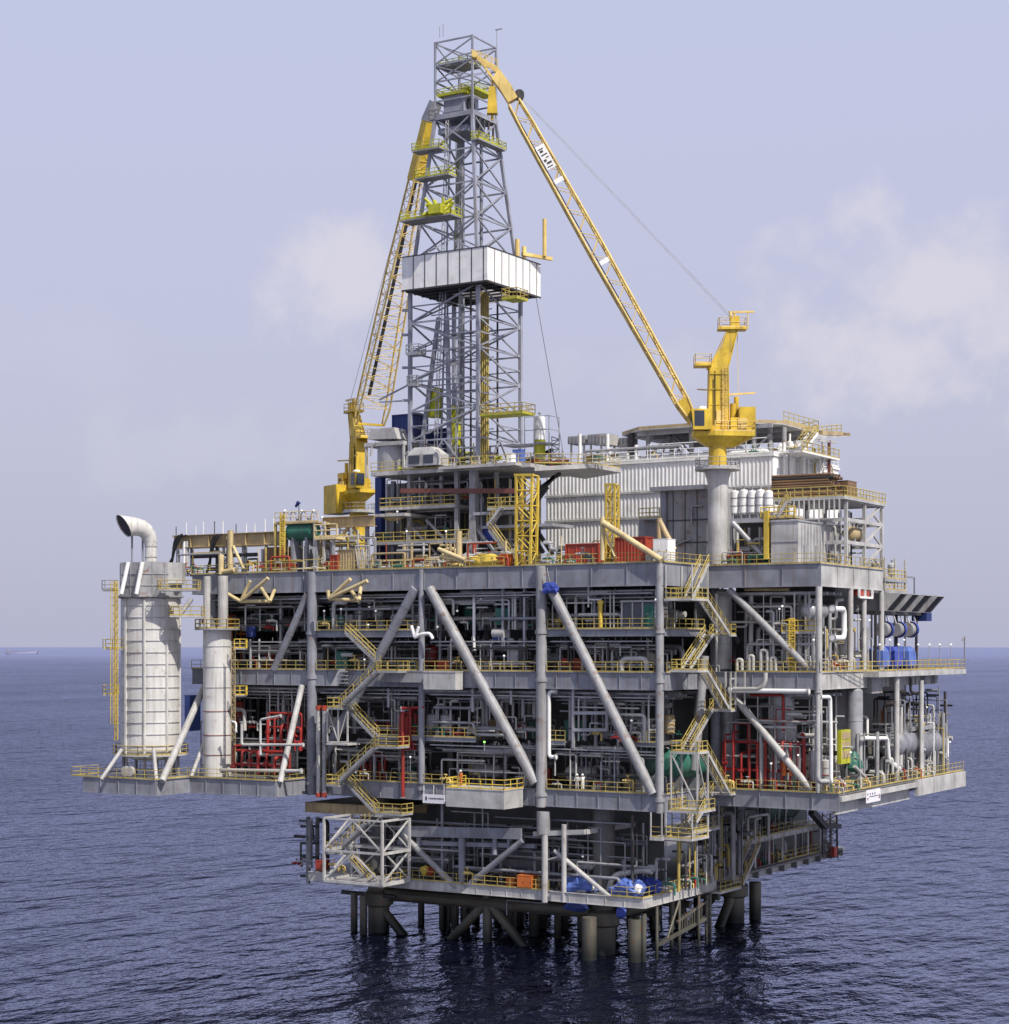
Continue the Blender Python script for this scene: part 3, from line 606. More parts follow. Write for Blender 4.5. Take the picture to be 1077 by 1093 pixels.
    def itp(t, arr):
        for i in range(len(ts)-1):
            if ts[i] <= t <= ts[i+1]+1e-6: k = (t-ts[i])/(ts[i+1]-ts[i]); return arr[i]*(1-k)+arr[i+1]*k
    lt = MB(); N_ = 26
    for i in range(N_):
        t0, t1 = .06+i*.87/N_, .06+(i+1)*.87/N_; q0 = (itp(t0,hw),itp(t0,hd)); q1 = (itp(t1,hw),itp(t1,hd)); s_ = 1 if i%2 else -1
        for a in (-1,1): lt.tube(C(t0,a,-s_,*q0), C(t1,a,s_,*q1), .052*S, 5, caps=False)
        for b in (-1,1): lt.tube(C(t0,-s_,b,*q0), C(t1,s_,b,*q1), .052*S, 5, caps=False); lt.tube(C(t0,-1,b,*q0),C(t0,1,b,*q0),.05*S,5,caps=False)
    lt.build('lacing', M['goldlite'], boom)
    wk = MB()
    a0, a1 = C(.1,-.5,-.6,hw[1],hd[1]), C(.9,-.5,-.6,wt,hd[3])
    wk.bar(a0, a1, .5, .06, up); wk.build('catwalk', M['dark'], boom)
    if wf < 1.5: sg = MB().loft([[C(0,a,b,hw[0],hd[0]) for a,b in ((-1,-1),(1,-1),(1,1),(-1,1))],[C(.07,a,b,wf*1.05,.66) for a,b in ((-1,-1),(1,-1),(1,1),(-1,1))]])
    else: sg = MB().bar(C(0,-1,0,hw[0],hd[0]), C(0,1,0,hw[0],hd[0]), .3) if True else MB().bar(C(0,-1,0,hw[0],hd[0]), C(.07,-1,0,hw[1],hd[1]), .5, .7).bar(C(0,1,0,hw[0],hd[0]), C(.07,1,0,hw[1],hd[1]), .5, .7)
    sg.build('boom_foot', M['gold'], boom)
    return root, P, boom, C, foot, tip, ax, up, n, hw, hd, ms, zz
CB = (.75, 13.0)
tip1 = aD(534, 84, 207)
h1 = (tip1-V((CB[0],CB[1],0)))
root, P, boom, C, foot, tip, ax, up, nn, hw, hd, ms, zz = crane('pedestal_crane', 'big yellow pedestal crane with raised lattice boom on a grey column by the white quarters', (CB[0],CB[1],0), h1, 57.9, 1.0, tip1, 1.12, Z3, 53.9, 2.6, 59.0, 1.0, .62, board=True)
hd1 = V((h1.x,h1.y,0)).normalized()
nose = tip+hd1*2.9+UP*2.6
mb = MB().loft([[C(.935,a,b,.58,.6) for a,b in ((-1,-1),(1,-1),(1,1),(-1,1))],[C(.97,a,b,.55,.66) for a,b in ((-1,-1),(1,-1),(1,1),(-1,1))],[tip+nn*(a*.55)+hd1*(c*.9)+UP*(.6*b+.45) for a,b,c in ((-1,-1,1),(1,-1,1),(1,1,.2),(-1,1,.2))]])
for sd_ in (-1,1):
    q0, q1 = tip+nn*(.42*sd_)+hd1*.3+UP*1.0, nose+nn*(.3*sd_)
    mb.bar(q0, q1, .1, .42); mb.bar(tip+nn*(.42*sd_)+hd1*.8-UP*.1, q0.lerp(q1,.75)-UP*.1, .09, .2)
    for k in range(4): mb.bar(q0.lerp(q1,k/4)+UP*.2, q0.lerp(q1,k/4)+UP*(1.0-.12*k), .07)
    mb.bar(q0+UP*1.0, q1+UP*.6, .07)
mb.tube(nose-nn*.6, nose+nn*.6, .36, 12).bar(nose, nose+UP*.7+hd1*.3, .16)
bt = mb.build('boom_tip', M['goldlite'], boom)
MB().tube(C(.94,-1,1.6,.5,.6), C(.94,1,1.6,.5,.6), .55, 14).build('sheave', M['dark'], bt)
mb = MB()
mb.loft([[tip+hd1*.9+nn*(a*.45)+UP*(-1.0)+hd1*(b*.35) for a,b in ((-1,-1),(1,-1),(1,1),(-1,1))],[tip+hd1*.9+nn*(a*.5)+UP*(-4.0)+hd1*(b*.6) for a,b in ((-1,-1),(1,-1),(1,1),(-1,1))]])
mb.tube(tip+hd1*.9, tip+hd1*.9-UP*1.2, .1, 6).tube(tip+hd1*.9-UP*4.0, tip+hd1*.9-UP*4.7,.16,8)
mb.build('hook_block', M['gold'], root)
for s_ in (-.35,.35):
    MB().tube(C(.94,s_*2,1.6,.5,.6), P(-1.6,s_*1.5,zz(14.3)), .028, 5).build('pendant_cable', M['silver'], root)
# small white name board and plates on the boom, thin dark marks
def bquad(t0, t1, off=.03):
    return [C(t0,-1,-.75,itp_(t0)[0]+off,itp_(t0)[1]),C(t1,-1,-.75,itp_(t1)[0]+off,itp_(t1)[1]),C(t1,-1,.75,itp_(t1)[0]+off,itp_(t1)[1]),C(t0,-1,.75,itp_(t0)[0]+off,itp_(t0)[1])]
def itp_(t): return (1.0+(.62-1.0)*(t-.06)/.8, .74)
sgn = -1 if (-nn).dot(CAM-tip) > 0 else 1
def bq(t0, t1, b0=-.75, b1=.75, off=.2):
    return [C(t, sgn, b, itp_(t)[0]+off, itp_(t)[1]) for t, b in ((t0,b0),(t1,b0),(t1,b1),(t0,b1))]
bd = MB().prism(bq(.735,.80), nn*(.04*sgn)).prism(bq(.694,.706), nn*(.04*sgn)).prism(bq(.46,.472), nn*(.04*sgn)).build('name_board', M['white'], boom)
mb = MB()
for k, (b0, b1, w_) in enumerate(((-.5,.4,.0025),(-.3,.5,.005),(-.5,-.1,.006),(0,.5,.0022),(-.5,.5,.003),(-.4,.1,.006),(-.5,.3,.0025))):
    t = .740+k*.0082; mb.prism(bq(t,t+w_,b0,b1,.25), nn*(.02*sgn))
mb.build('lettering', M['dark'], bd)

base2 = aD(383, 690, 255)
tip2 = aD(459, 124, 238)
h2 = tip2-V((base2.x,base2.y,0))
root, P, boom, C, foot, tip, ax, up, nn, hw, hd, ms, zz = crane('pedestal_crane', 'yellow pedestal crane behind the drilling derrick, boom leaning along the derrick', (base2.x,base2.y,0), h2, 55.5, .95, tip2, 1.0, Z3, 52.6, 3.2, 64.5, 2.3, .75)
mb = MB().loft([[C(.80,a,b,1.15,.78) for a,b in ((-1,-1),(1,-1),(1,1),(-1,1))],[C(.985,a,b,.72,.7) for a,b in ((-1,-1),(1,-1),(1,1),(-1,1))]])
bt = mb.build('boom_tip', M['gold'], boom)
hv = V((h2.x,h2.y,0)).normalized()
MB().loft([[C(.985,a,b,.8,.75) for a,b in ((-1,-1),(1,-1),(1,1),(-1,1))],[C(1.04,a,b,.7,.5)+hv*.9 for a,b in ((-1,-1),(1,-1),(1,1),(-1,1))]]).build('boom_nose', M['lite'], boom)
MB().obox(P(-3.2,-1.5,54.5), hv*1.9, nn*1.4, UP*2.0).obox(P(-2.8,1.6,56.2), hv*1.4, nn*1.0, UP*1.3).build('machinery_house', M['gold'], root)
for s_ in (-.4,.4): MB().tube(C(.97,s_*2,1,.5,.6), P(-1.6,s_*1.5,zz(14.3)), .035, 5).build('pendant_cable', M['silver'], root)

# ================================================================ drilling derrick
FZ = 55.3
DX, DY = -33.6, 14.0
dk = thing('drilling_derrick', 'tall grey lattice drilling derrick with white wind wall', 'derrick', (DX, DY, FZ))
def hs(z): return 4.9 if z <= 77.5 else (4.9-(z-77.5)/21*2.2 if z < 98.5 else 2.7)
LV1 = [FZ, 59, 62.6, 66.2, 69.8, 73.4, 77.4]; LV2 = [81.2, 85.6, 90, 94.2, 98.5]
ZT = 107.9
def cor(i, z): a, b = ((-1,-1),(1,-1),(1,1),(-1,1))[i%4]; return V((DX+a*hs(z), DY+b*hs(z), z))
for i in range(4):
    mb = MB()
    for z0, z1 in ((FZ,77.5),(77.5,98.5)): mb.bar(cor(i,z0), cor(i,z1), .42 if z0 < 70 else .36)
    mb.bar(cor(i,98.5), cor(i,ZT), .24)
    mb.build('leg', M['derrick'], dk)
for i in range(4):
    for lv_, r in ((LV1,.092),(LV2,.09)):
        mb = MB()
        for k, (z0, z1) in enumerate(zip(lv_, lv_[1:])):
            a0,a1,b0,b1 = cor(i,z0),cor(i,z1),cor(i+1,z0),cor(i+1,z1)
            mb.bar(a1, b1, r*2.1)
            if lv_ is LV1:
                if k == 0: mb.bar(a0.lerp(b0,.2), a1.lerp(b1,.5), r*2); mb.bar(a0.lerp(b0,.8), a1.lerp(b1,.5), r*2)
                elif (k+i) % 2: mb.bar(a0, b1, r*2); mb.bar(a0.lerp(a1,.5), a0.lerp(b1,.5), r*1.5)
                else: mb.bar(b0, a1, r*2); mb.bar(b0.lerp(b1,.5), b0.lerp(a1,.5), r*1.5)
                if k in (2,4): mb.bar(a0, b1, r*1.6); mb.bar(b0, a1, r*1.6)
            else: mb.bar(a0, b1, r*1.9); mb.bar(b0, a1, r*1.9)
        mb.bar(cor(i,lv_[0]+.2), cor(i+1,lv_[0]+.2), .25)
        mb.build('bracing', M['derrick'], dk)
    mb = MB()
    for z in (100.6,103,105,107.8): mb.bar(cor(i,z), cor(i+1,z), .17)
    mb.bar(cor(i,103), cor(i+1,105), .14).bar(cor(i+1,103), cor(i,105), .14).bar(cor(i,105.2), cor(i+1,107.6), .14)
    if i in (0,2): mb.bar(cor(i+1,105.2), cor(i,107.6), .14)
    mb.build('crown_frame', M['derrick'], dk)
# inner guide column, slanted inner legs
MB().box(DX-.8,DX-.35,DY-.2,DY+.3,FZ,100).build('guide_column', M['navy' if 0 else 'grey'], dk); MB().box(DX+1.0,DX+1.25,DY+1.6,DY+2.0,FZ,98).build('guide_column', M['grey'], dk)
for x0, x1 in ((-3.4,-1.6),(1.2,-.4)):
    MB().bar((DX+x0-.6,DY-4.4,FZ),(DX+x1,DY-3.6,74),.42).build('inner_leg', M['derrick'], dk)
mb = MB()
for k in range(10): mb.tube((DX+2.5+k%5*.28,DY-1+k//5*.4,FZ), (DX+2.5+k%5*.28,DY-1+k//5*.4,77), .11, 6)
mb.build('racked_pipe', M['rail'], dk, kind='stuff')
mb = MB().tube((DX-1.5,DY+.1,79),(DX-1.5,DY+.1,100),.05,5).tube((DX-1.2,DY+.3,60),(DX-1.2,DY+.3,100),.05,5).box(DX-1.9,DX-.6,DY-.8,DY+.4,57.5,61.5).box(DX-1.7,DX-.9,DY-.6,DY+.2,61.5,63.6).tube((DX-1.3,DY-.2,57.5),(DX-1.3,DY-.2,FZ),.25,8)
mb.build('top_drive', M['limeyellow'], dk)
MB().box(DX-3.4,DX-2,DY-3.6,DY-2.2,62,65.4).build('yellow_housing', M['limeyellow'], dk)
# wind wall
wx0, wx1, wy0, wy1, wz0, wz1 = XY(429,8), XY(520,8), 8.0, YX(577,XY(520,8)), 77.2, 81.3
ww = MB().box(wx0,wx1,wy0,wy0+.08,wz0,wz1).box(wx1-.08,wx1,wy0+.081,wy1-.081,wz0,wz1).box(wx0,wx1,wy1-.08,wy1,wz0,wz1).box(wx0,wx0+.08,wy0+.081,wy1-.081,wz0,wz1).build('wind_wall', M['white'], dk)
mb = MB()
for k in range(1,8):
    x = wx0+(wx1-wx0)*k/7.3; mb.box(x-.06,x+.06,wy0-.03,wy0,wz0,wz1)
    y = wy0+(wy1-wy0)*k/7.6; mb.box(wx1,wx1+.03,y-.05,y+.05,wz0,wz1)
mb.box(wx0-.05,wx1+.05,wy0-.06,wy0-.001,wz0-.12,wz0+.1).box(wx1+.001,wx1+.06,wy0,wy1,wz0-.12,wz0+.1).box(wx0-.05,wx1+.05,wy0-.06,wy0-.001,wz1-.06,wz1+.06).box(wx1+.001,wx1+.06,wy0,wy1,wz1-.06,wz1+.06)
mb.build('panel_seam', M['dark'], ww)
mb = MB().box(wx0+.1,wx1-.1,wy0+.1,wy0+4.3,wz0+.02,wz0+.2).box(wx0+.1,wx0+4.0,wy0+4.3,wy1-.1,wz0+.02,wz0+.2).box(wx1-2.5,wx1-.1,wy0+4.3,wy1-.1,wz0+.02,wz0+.2)
for k in range(7): mb.bar((wx0+.3,wy0+.5+k*1.7,wz0-.1),(wx1-.3,wy0+.5+k*1.7,wz0-.1),.14,.2)
mb.build('racking_floor', M['dark'], dk)
def basket(x0,x1,y0,y1,z,mat='limeyellow',rail='rail',h=1.1,name='work_platform'):
    p = MB().box(x0,x1,y0,y1,z-.18,z).build(name, M[mat], dk)
    MB().rail([(x0,y0,z),(x1,y0,z),(x1,y1,z),(x0,y1,z)], h=h, closed=True, r=.05, step=1.0).build('railing', M[rail], p)
basket(XY(540,12),XY(553,12)+.4,11,13.6,75.6); basket(XY(434,8),XY(488,8),6.6,9.2,ZY(470,230,7),'grey2','limeyellow',.9); basket(XY(446,9.5),XY(482,9.5),8.8,10.6,ZY(460,188,9),'grey2','limeyellow',.9)
basket(XY(443,10.5),XY(472,10.5),9.8,11.6,ZY(455,159,10),'grey2','limeyellow',.9); basket(DX+2.9,DX+4.0,10.6,17,ZY(515,150,12),'grey2','limeyellow',.8)
basket(XY(515,8),XY(560,8),7.4,10.4,ZY(535,443,9),'limeyellow'); basket(DX-2.5,DX+1.6,DY-2.6,DY-.4,101.4,'limeyellow','limeyellow',.7); basket(DX+.6,DX+2.6,DY-2,DY+2.4,101.8,'limeyellow','limeyellow',.7)
basket(DX-3.4,DX-2.5,DY-3,DY+.5,98.6,'grey2','silver'); basket(DX-2.4,DX+1.8,DY-2.4,DY+.6,105.0,'grey2','limeyellow',.6)
basket(XY(436,8.5),XY(449,8.5),8,9.6,ZY(442,377,8),'silver','silver'); basket(XY(436,8.5),XY(446,8.5),8.2,9.4,ZY(442,410,8),'silver','silver')
for k in range(7):
    z = 57.5+k*2.9; MB().bar((DX-4.4,DY-1+.4*(k%3),z),(DX+4.4,DY-1+.4*(k%3),z),.12).bar((DX-.5,DY-4.6,z+1),(DX-.5,DY+4.6,z+1),.12).build('inner_tie', M['derrick'], dk)
for dx,dy,z1_ in ((-2.6,3.2,96),(-1.9,-2.8,98),(2.4,-2.6,77),(3.1,2.4,77),(.3,2.8,97),(-3.6,1.4,77)):
    MB().tube((DX+dx,DY+dy,FZ),(DX+dx*(.6 if z1_ > 80 else 1),DY+dy*(.6 if z1_ > 80 else 1),z1_),.13,7).build('standpipe', M['derrick' if dx < 0 else 'dark'], dk)
MB().lattice((DX-1.7,DY-4.6,FZ),(DX-1.0,DY-2.9,98),(DX-1.25,DY-4.6,FZ),(DX-.6,DY-2.9,98),60,.035,4,chord=.05).build('ladder', M['silver'], dk)
MB().box(DX-2.9,DX+2.9,DY-2.9,DY+2.9,98.3,98.9).box(DX-2.4,DX+1.8,DY-2.5,DY+2,96.6,97.3).box(DX-1.8,DX+.9,DY-2.2,DY+1.5,99.2,101.4).build('crown_block_base', M['derrick'], dk)
mb = MB()
for k in range(6): mb.tube((DX-1.2+k*.42,DY-.4,100.2),(DX-1.0+k*.42,DY-.4,100.2),.85,14)
for k in range(5): mb.tube((DX+2.72,DY-2.2+k*1.05,96.2),(DX+2.72,DY-2.2+k*1.05,98.3),.14,6)
mb.build('crown_sheave', M['dark'], dk)
zpp = ZY(470,229,7)
mb = MB()
for k in range(9): mb.tube((XY(455,7)+rnd.uniform(0,3.4),rnd.uniform(6,8.8),zpp), (XY(455,7)+rnd.uniform(0,3.4),rnd.uniform(6,8.8),zpp+rnd.uniform(.9,2)), rnd.uniform(.15,.34), 8)
mb.box(XY(462,7),XY(475,7),6,8,zpp,zpp+1.1)
mb.build('winch_gear', M['limeyellow'], dk)
mb = MB()    # monkey board finger arms and jib posts sticking out above the wind wall
yj = wy0+8.4
for dy, zt in ((-1.0,83.5),(.6,82.9)): mb.tube((wx1-.3,yj+dy,80.5),(wx1-.3,yj+dy,zt),.28,8)
mb.bar((wx1-.2,yj,81.9),(wx1+1.4,yj+4.4,81.9),.4).tube((wx1+1.2,yj+3.0,82),(wx1+1.2,yj+3.0,86.6),.26,8)
mb.build('jib_post', M['goldlite'], dk)
MB().tube((wx1-.3,wy1-.6,wz0),(wx1+2.2,wy1+1.8,58),.035,5).build('guy_line', M['dark'], dk)
MB().tube((DX+2.7,DY+2.9,107.8),(DX+2.7,DY+2.9,110.2),.05,5).bar((DX+2.5,DY+2.9,110.1),(DX+3.5,DY+2.9,110.1),.12).tube((DX-1.6,DY-2.6,108.4),(DX-1.6,DY-2.6,110),.05,5).tube((DX-2.1,DY-2.6,108.4),(DX-2.1,DY-2.6,109.8),.05,5).build('antenna', M['silver'], dk)
mb = MB()
for i, z in enumerate((64,68,72,75)): mb.bar(cor(0,z), cor(0,z)+V((-.9,-.4,0)), .3); 
mb.bar(cor(0,66), cor(0,66)+V((-4.6,0,-1.6)), .18).bar(cor(0,64), cor(0,64)+V((-4.6,0,.1)), .16)
mb.build('outrigger', M['derrick'], dk)
MB().lattice((DX+1.6,DY-4.9,FZ),(DX+1.6,DY-3.2,92),(DX+1.6,DY-4.5,FZ),(DX+1.6,DY-2.8,92),24,.05,5,chord=.06).build('ladder', M['silver'], dk)

# drill floor and its substructure
df = thing('drill_floor_module', 'drill floor and open steel substructure under the derrick', 'drill floor', (DX, 14, Z3))
fx0 = XY(396,7); fx1 = XY(566,7)
fl = MB().box(fx0,fx1,7,20,FZ-.5,FZ-.05).box(XY(470,6),fx1-1.2,5.6,7,FZ-.35,FZ-.02).prism([(fx1,8,FZ-.9),(fx1+5.6,12,FZ-.5),(fx1+5.6,19,FZ-.5),(fx1,20,FZ-.9)],(0,0,.5)).build('drill_floor', M['lite'], df)
for r_ in ([(fx0,7),(fx1,7)],[(fx1,8),(fx1+5.4,12),(fx1+5.4,18.8)]): MB().rail([(x,y,FZ) for x,y in r_], r=.045).build('railing', M['rail'], fl)
for px, Y, w_, m_ in ((406,9,.95,'navy'),(437,8,.4,'grey2'),(488,7.6,.5,'grey2'),(506,7.6,.85,'grey2'),(530,10,.4,'silver'),(452,12,.5,'grey'),(470,15,.5,'grey'),(548,18,.5,'grey'),(420,14,.5,'grey')):
    x = XY(px,Y); MB().bar((x,Y,Z3),(x,Y,FZ-.5),w_).build('column', M[m_], df)
for (p0,p1,py,Y,y1,m_,rl) in ((405,486,540,7,16,'lite',1),(400,432,548,6,12,'lite',0),(398,500,577,6.5,17,'silver',1),(505,545,546,7,10,'silver',0),(520,556,541,6.6,8.4,'lite',1),(505,590,560,8,13,'silver',0)):
    z = ZY((p0+p1)/2,py,Y); x0, x1 = XY(p0,Y), XY(p1,Y)
    d_ = MB().box(x0,x1,Y,y1,z-.35,z).build('gallery', M[m_], df)
    if rl: MB().rail([(x0,y1,z),(x0,Y,z),(x1,Y,z)], r=.05).build('railing', M['rail'], d_)
MB().bar(aY(428,524,7.2), aY(550,524,7.2), .4, .55).build('rust_beam', M['rust'], df)
for a, b, Y, r in (((488,590),(506,560),7.6,.16),((506,560),(530,592),7.6,.16),((437,560),(470,595),8.4,.15),((455,555),(480,580),8.4,.15),((548,500),(590,480),14,.2),((575,522),(598,505),12,.18),((560,545),(592,508),12,.18),((562,560),(580,590),12,.2),((568,558),(590,592),12.4,.2),((570,540),(585,520),12,.15)):
    MB().bar(aY(*a,Y), aY(*b,Y), r*2).build('diagonal_brace', M['grey2' if Y < 10 else 'dark'], df)
MB().box(XY(412,16),XY(556,16),16,16.2,Z3,FZ-.6).box(XY(500,9),XY(545,9),10,15,Z3+.5,51).build('inner_casing', M['inner'], df)
sf = thing('drill_floor_stairs', 'yellow railed stairs climbing to the drill floor beside the yellow tower', 'stairs', (XY(530,6), 6, Z3))
flight(sf, aY(537,541,6.4), aY(522,561,6.4), V((0,.9,0)), 'lite'); flight(sf, aY(524,566,6.4), aY(546,597,6.4), V((0,.9,0)), 'silver')

# ================================================================ living quarters
lq = thing('living_quarters', 'white corrugated three-storey accommodation block behind the crane column', 'building', (-13, 35, 46.4))
LY = 25.0; lx0, lx1 = XY(583,LY), XY(825,LY); LY1 = 46
zs3 = [46.3, 49.85, 53.0, 56.7]
for k in range(3):
    z0, z1 = zs3[k], zs3[k+1]; ex = -.25*(2-k)*0
    mb = MB().box(lx0,lx1,LY,LY1,z0,z1-.02)
    x = lx0+.15
    while x < lx1-.1: mb.prism([(x,LY,z0+.2),(x+.07,LY-.06,z0+.2),(x+.2,LY-.06,z0+.2),(x+.27,LY,z0+.2)],(0,0,z1-z0-.5)); x += .52
    y = LY+.2
    while y < LY1-.3: mb.prism([(lx1,y,z0+.2),(lx1+.09,y+.07,z0+.2),(lx1+.09,y+.2,z0+.2),(lx1,y+.27,z0+.2)],(0,0,z1-z0-.5)); y += .52
    wl = mb.build('wall', M['white'], lq)
    MB().box(lx0-.12,lx1+.22,LY-.22,LY1,z1-.26,z1+.0).build('ledge', M['lite' if k < 2 else 'white'], wl)
    if k == 2:
        wi = MB()
        MB().box(lx1+.12,lx1+.17,33,34.2,z0+1.2,z0+2.4).build('window', M['glass'], wl); MB().box(lx1+.12,lx1+.17,39,40,z0+1.3,z0+2.5).build('window', M['glass'], wl)
zr = zs3[3]
rf = MB().box(lx0,lx1,LY,LY1,zr+.01,zr+.15).build('roof', M['lite'], lq)
MB().rail([(lx0+5,LY+.1,zr+.15),(lx1,LY+.1,zr+.15),(lx1,LY1,zr+.15)], r=.04).build('railing', M['white'], rf)
hl = thing('helideck', 'raised helicopter deck on truss legs on top of the white quarters', 'helideck', (lx1-8, 34, zr+.15))
hz = ZY(740, 461, 28)
hx0, hx1 = XY(690,28), XY(818,28)
ppx = [(XY(664,30),30),(hx0,26),(hx1-2,26),(hx1+1.5,29.5),(hx1+1.5,41),(hx1-2,45),(hx0,45),(XY(664,30),41)]
MB().prism([(x,y,hz+.5) for x,y in ppx],(0,0,.35)).build('deck', M['tan'], hl)
MB().prism([(x+(-12-x)*.05 if False else x, y, hz+.36) for x,y in ppx],(0,0,.13)).build('safety_net', M['lite'], hl)
mb = MB()
for y in (27.5,32,37,43): mb.bar((hx0-1,y,hz+.1),(hx1+1,y,hz+.1),.3,.5)
mb.build('under_beam', M['silver'], hl)
for px, Y in ((692,27.5),(717,30),(738,27.5),(805,28),(822,30),(837,30)):
    x = XY(px,Y); MB().tube((x,Y,zr+.15),(x,Y,hz+.1),.3,10).build('leg', M['grey2'], hl)
for a, b in (((692,487),(717,464)),((717,464),(742,487)),((717,464),(705,487)),((717,464),(728,487)),((805,480),(822,464))): MB().bar(aY(*a,29), aY(*b,29), .22).build('brace', M['grey'], hl)
MB().rail([(hx1-6,45,hz+.9),(hx1+1.4,41,hz+.9),(hx1+1.4,30,hz+.9)], r=.05).build('railing', M['rail'], hl)
# ================================================================ equipment builders
def pvessel(label, a, b, r, mat='pipe', group=None, saddles=True, zfloor=None, nozz=3, bands=0, name='pressure_vessel'):
    a, b = V(a), V(b); ax = (b-a).normalized(); L = (b-a).length
    t = thing(name, label, 'vessel', ((a.x+b.x)/2, (a.y+b.y)/2, zfloor if zfloor is not None else a.z-r-.4), group)
    MB().lathe(a, [(0,-.5*r),(.45*r,-.44*r),(.8*r,-.25*r),(r,0),(r,L),(.8*r,L+.25*r),(.45*r,L+.44*r),(0,L+.5*r)], 26, ax).build('shell', M[mat], t)
    for k in range(bands):
        MB().lathe(a+ax*(L*(k+.5)/bands), [(r+.01,-.06),(r+.05,-.06),(r+.05,.06),(r+.01,.06)], 26, ax).build('band', M['silver'], t)
    if saddles:
        for k in (.2,.8):
            c = a.lerp(b,k); zf = zfloor if zfloor is not None else c.z-r-.5; sd = ax.cross(UP)
            MB().obox(V((c.x,c.y,(zf+c.z-r*.5)/2)), ax*.18, sd*(r*.72), UP*((c.z-r*.5-zf)/2)).build('saddle', M['grey'], t)
    for k in range(nozz):
        c = a.lerp(b,(k+.5)/nozz); MB().tube(c+UP*(r*.9), c+UP*(r+.45), .14*min(1,r)+.05, 10).tube(c+UP*(r+.38), c+UP*(r+.5), .22*min(1,r)+.07, 10).build('nozzle', M['silver'], t)
    return t
def vtank(label, c, z0, z1, r, mat='pipe', name='vertical_tank', group=None, lower=None, legs=True, rings=2):
    c = V((c[0],c[1],0)); t = thing(name, label, 'tank', (c.x,c.y,z0), group); zl = z0+(.6 if legs else 0)
    MB().lathe(c, [(0,zl-.05),(r*.6,zl),(r,zl+.25*r),(r,z1-.3*r),(r*.75,z1-.1*r),(r*.35,z1),(0,z1+.02)], 24).build('shell', M[mat], t)
    if lower: MB().lathe(c, [(r+.015,zl+.25*r),(r+.015,z0+(z1-z0)*lower[0])], 24).build('painted_base', M[lower[1]], t)
    if legs:
        for i in range(3): q = c+V((math.cos(i*2.1)*r*.8,math.sin(i*2.1)*r*.8,0)); MB().bar(q+UP*z0, q+UP*(zl+.4*r), .14).build('leg', M['grey'], t)
    for k in range(rings): z = zl+(z1-zl)*(k+1)/(rings+1); MB().lathe(c, [(r,z-.05),(r+.05,z-.05),(r+.05,z+.05),(r,z+.05)], 24).build('band', M['silver'], t)
    MB().tube(c+UP*z1, c+UP*(z1+.35), .12, 8).tube(c+UP*(z1+.3),c+UP*(z1+.4),.2,8).build('nozzle', M['silver'], t)
    return t
def ppipe(label, pts, r, mat='pipe', group=None, flanges=True):
    t = thing('process_pipe', label, 'pipe', V(pts[0]), group)
    p = MB().path(pts, r, 10).build('pipe_run', M[mat], t)
    if flanges:
        for a, b in ((pts[0],pts[1]),(pts[-1],pts[-2])):
            a, b = V(a), V(b); d = (b-a).normalized(); MB().tube(a+d*.02, a+d*.14, r*1.6, 10).build('flange', M['silver'], t)
    return t
def cabinet(label, x0,x1,y0,y1,z0,z1, mat, cat='cabinet', name='equipment_cabinet', group=None):
    t = thing(name, label, cat, ((x0+x1)/2,(y0+y1)/2,z0), group)
    MB().box(x0,x1,y0,y1,z0+.12,z1-.06).box(x0-.04,x1+.04,y0-.04,y1+.04,z1-.06,z1).box(x0+.05,x1-.05,y0+.05,y1-.05,z0,z0+.12).build('housing', M[mat], t)
    w = (x1-x0); n = max(1, round(w/.9))
    for k in range(n):
        a = x0+w*k/n+.06; b = x0+w*(k+1)/n-.06
        d = MB().box(a,b,y0-.03,y0-.001,z0+.2,z1-.16).build('door', M[mat], t)
        MB().box(b-.12,b-.07,y0-.07,y0-.031,(z0+z1)/2-.1,(z0+z1)/2+.12).build('handle', M['dark'], d)
    return t
def skid(label, x, y, z, s, mat, group=None):
    t = thing('pump_skid', label, 'pump', (x,y,z), group)
    MB().box(x-1.2*s,x+1.2*s,y-.5*s,y+.5*s,z,z+.2*s).build('base_frame', M['grey2'], t)
    MB().lathe((x-1.1*s,y,z+.65*s), [(0,0),(.38*s,.03*s),(.38*s,1.0*s),(.2*s,1.1*s),(.1*s,1.12*s),(.1*s,1.4*s)], 14, (1,0,0)).box(x-1.0*s,x-.2*s,y-.3*s,y+.3*s,z+.2*s,z+.4*s).build('motor', M[mat], t)
    MB().lathe((x+.35*s,y,z+.65*s), [(0,0),(.45*s,.02*s),(.5*s,.2*s),(.45*s,.45*s),(.2*s,.5*s),(0,.5*s)], 14, (1,0,0)).tube((x+.58*s,y,z+.7*s),(x+.58*s,y,z+1.5*s),.15*s,10).build('pump_casing', M['silver'], t)
    MB().path([(x+.58*s,y,z+1.45*s),(x+.58*s,y,z+2.1*s),(x-.6*s,y+.2,z+2.1*s)], .12*s, 8).build('discharge_pipe', M['pipe'], t)
    return t
def valve(mb, c, s, ax=V((1,0,0))):
    c = V(c); mb.tube(c-ax*s, c-ax*s*.75, s*.6, 8).tube(c+ax*s*.75, c+ax*s, s*.6, 8).tube(c-ax*s*.8, c, s*.5, 8, s*.3).tube(c, c+ax*s*.8, s*.3, 8, s*.5).tube(c, c+UP*s*1.6, s*.15, 6).tube(c+UP*s*1.5, c+UP*s*1.7, s*.7, 10)
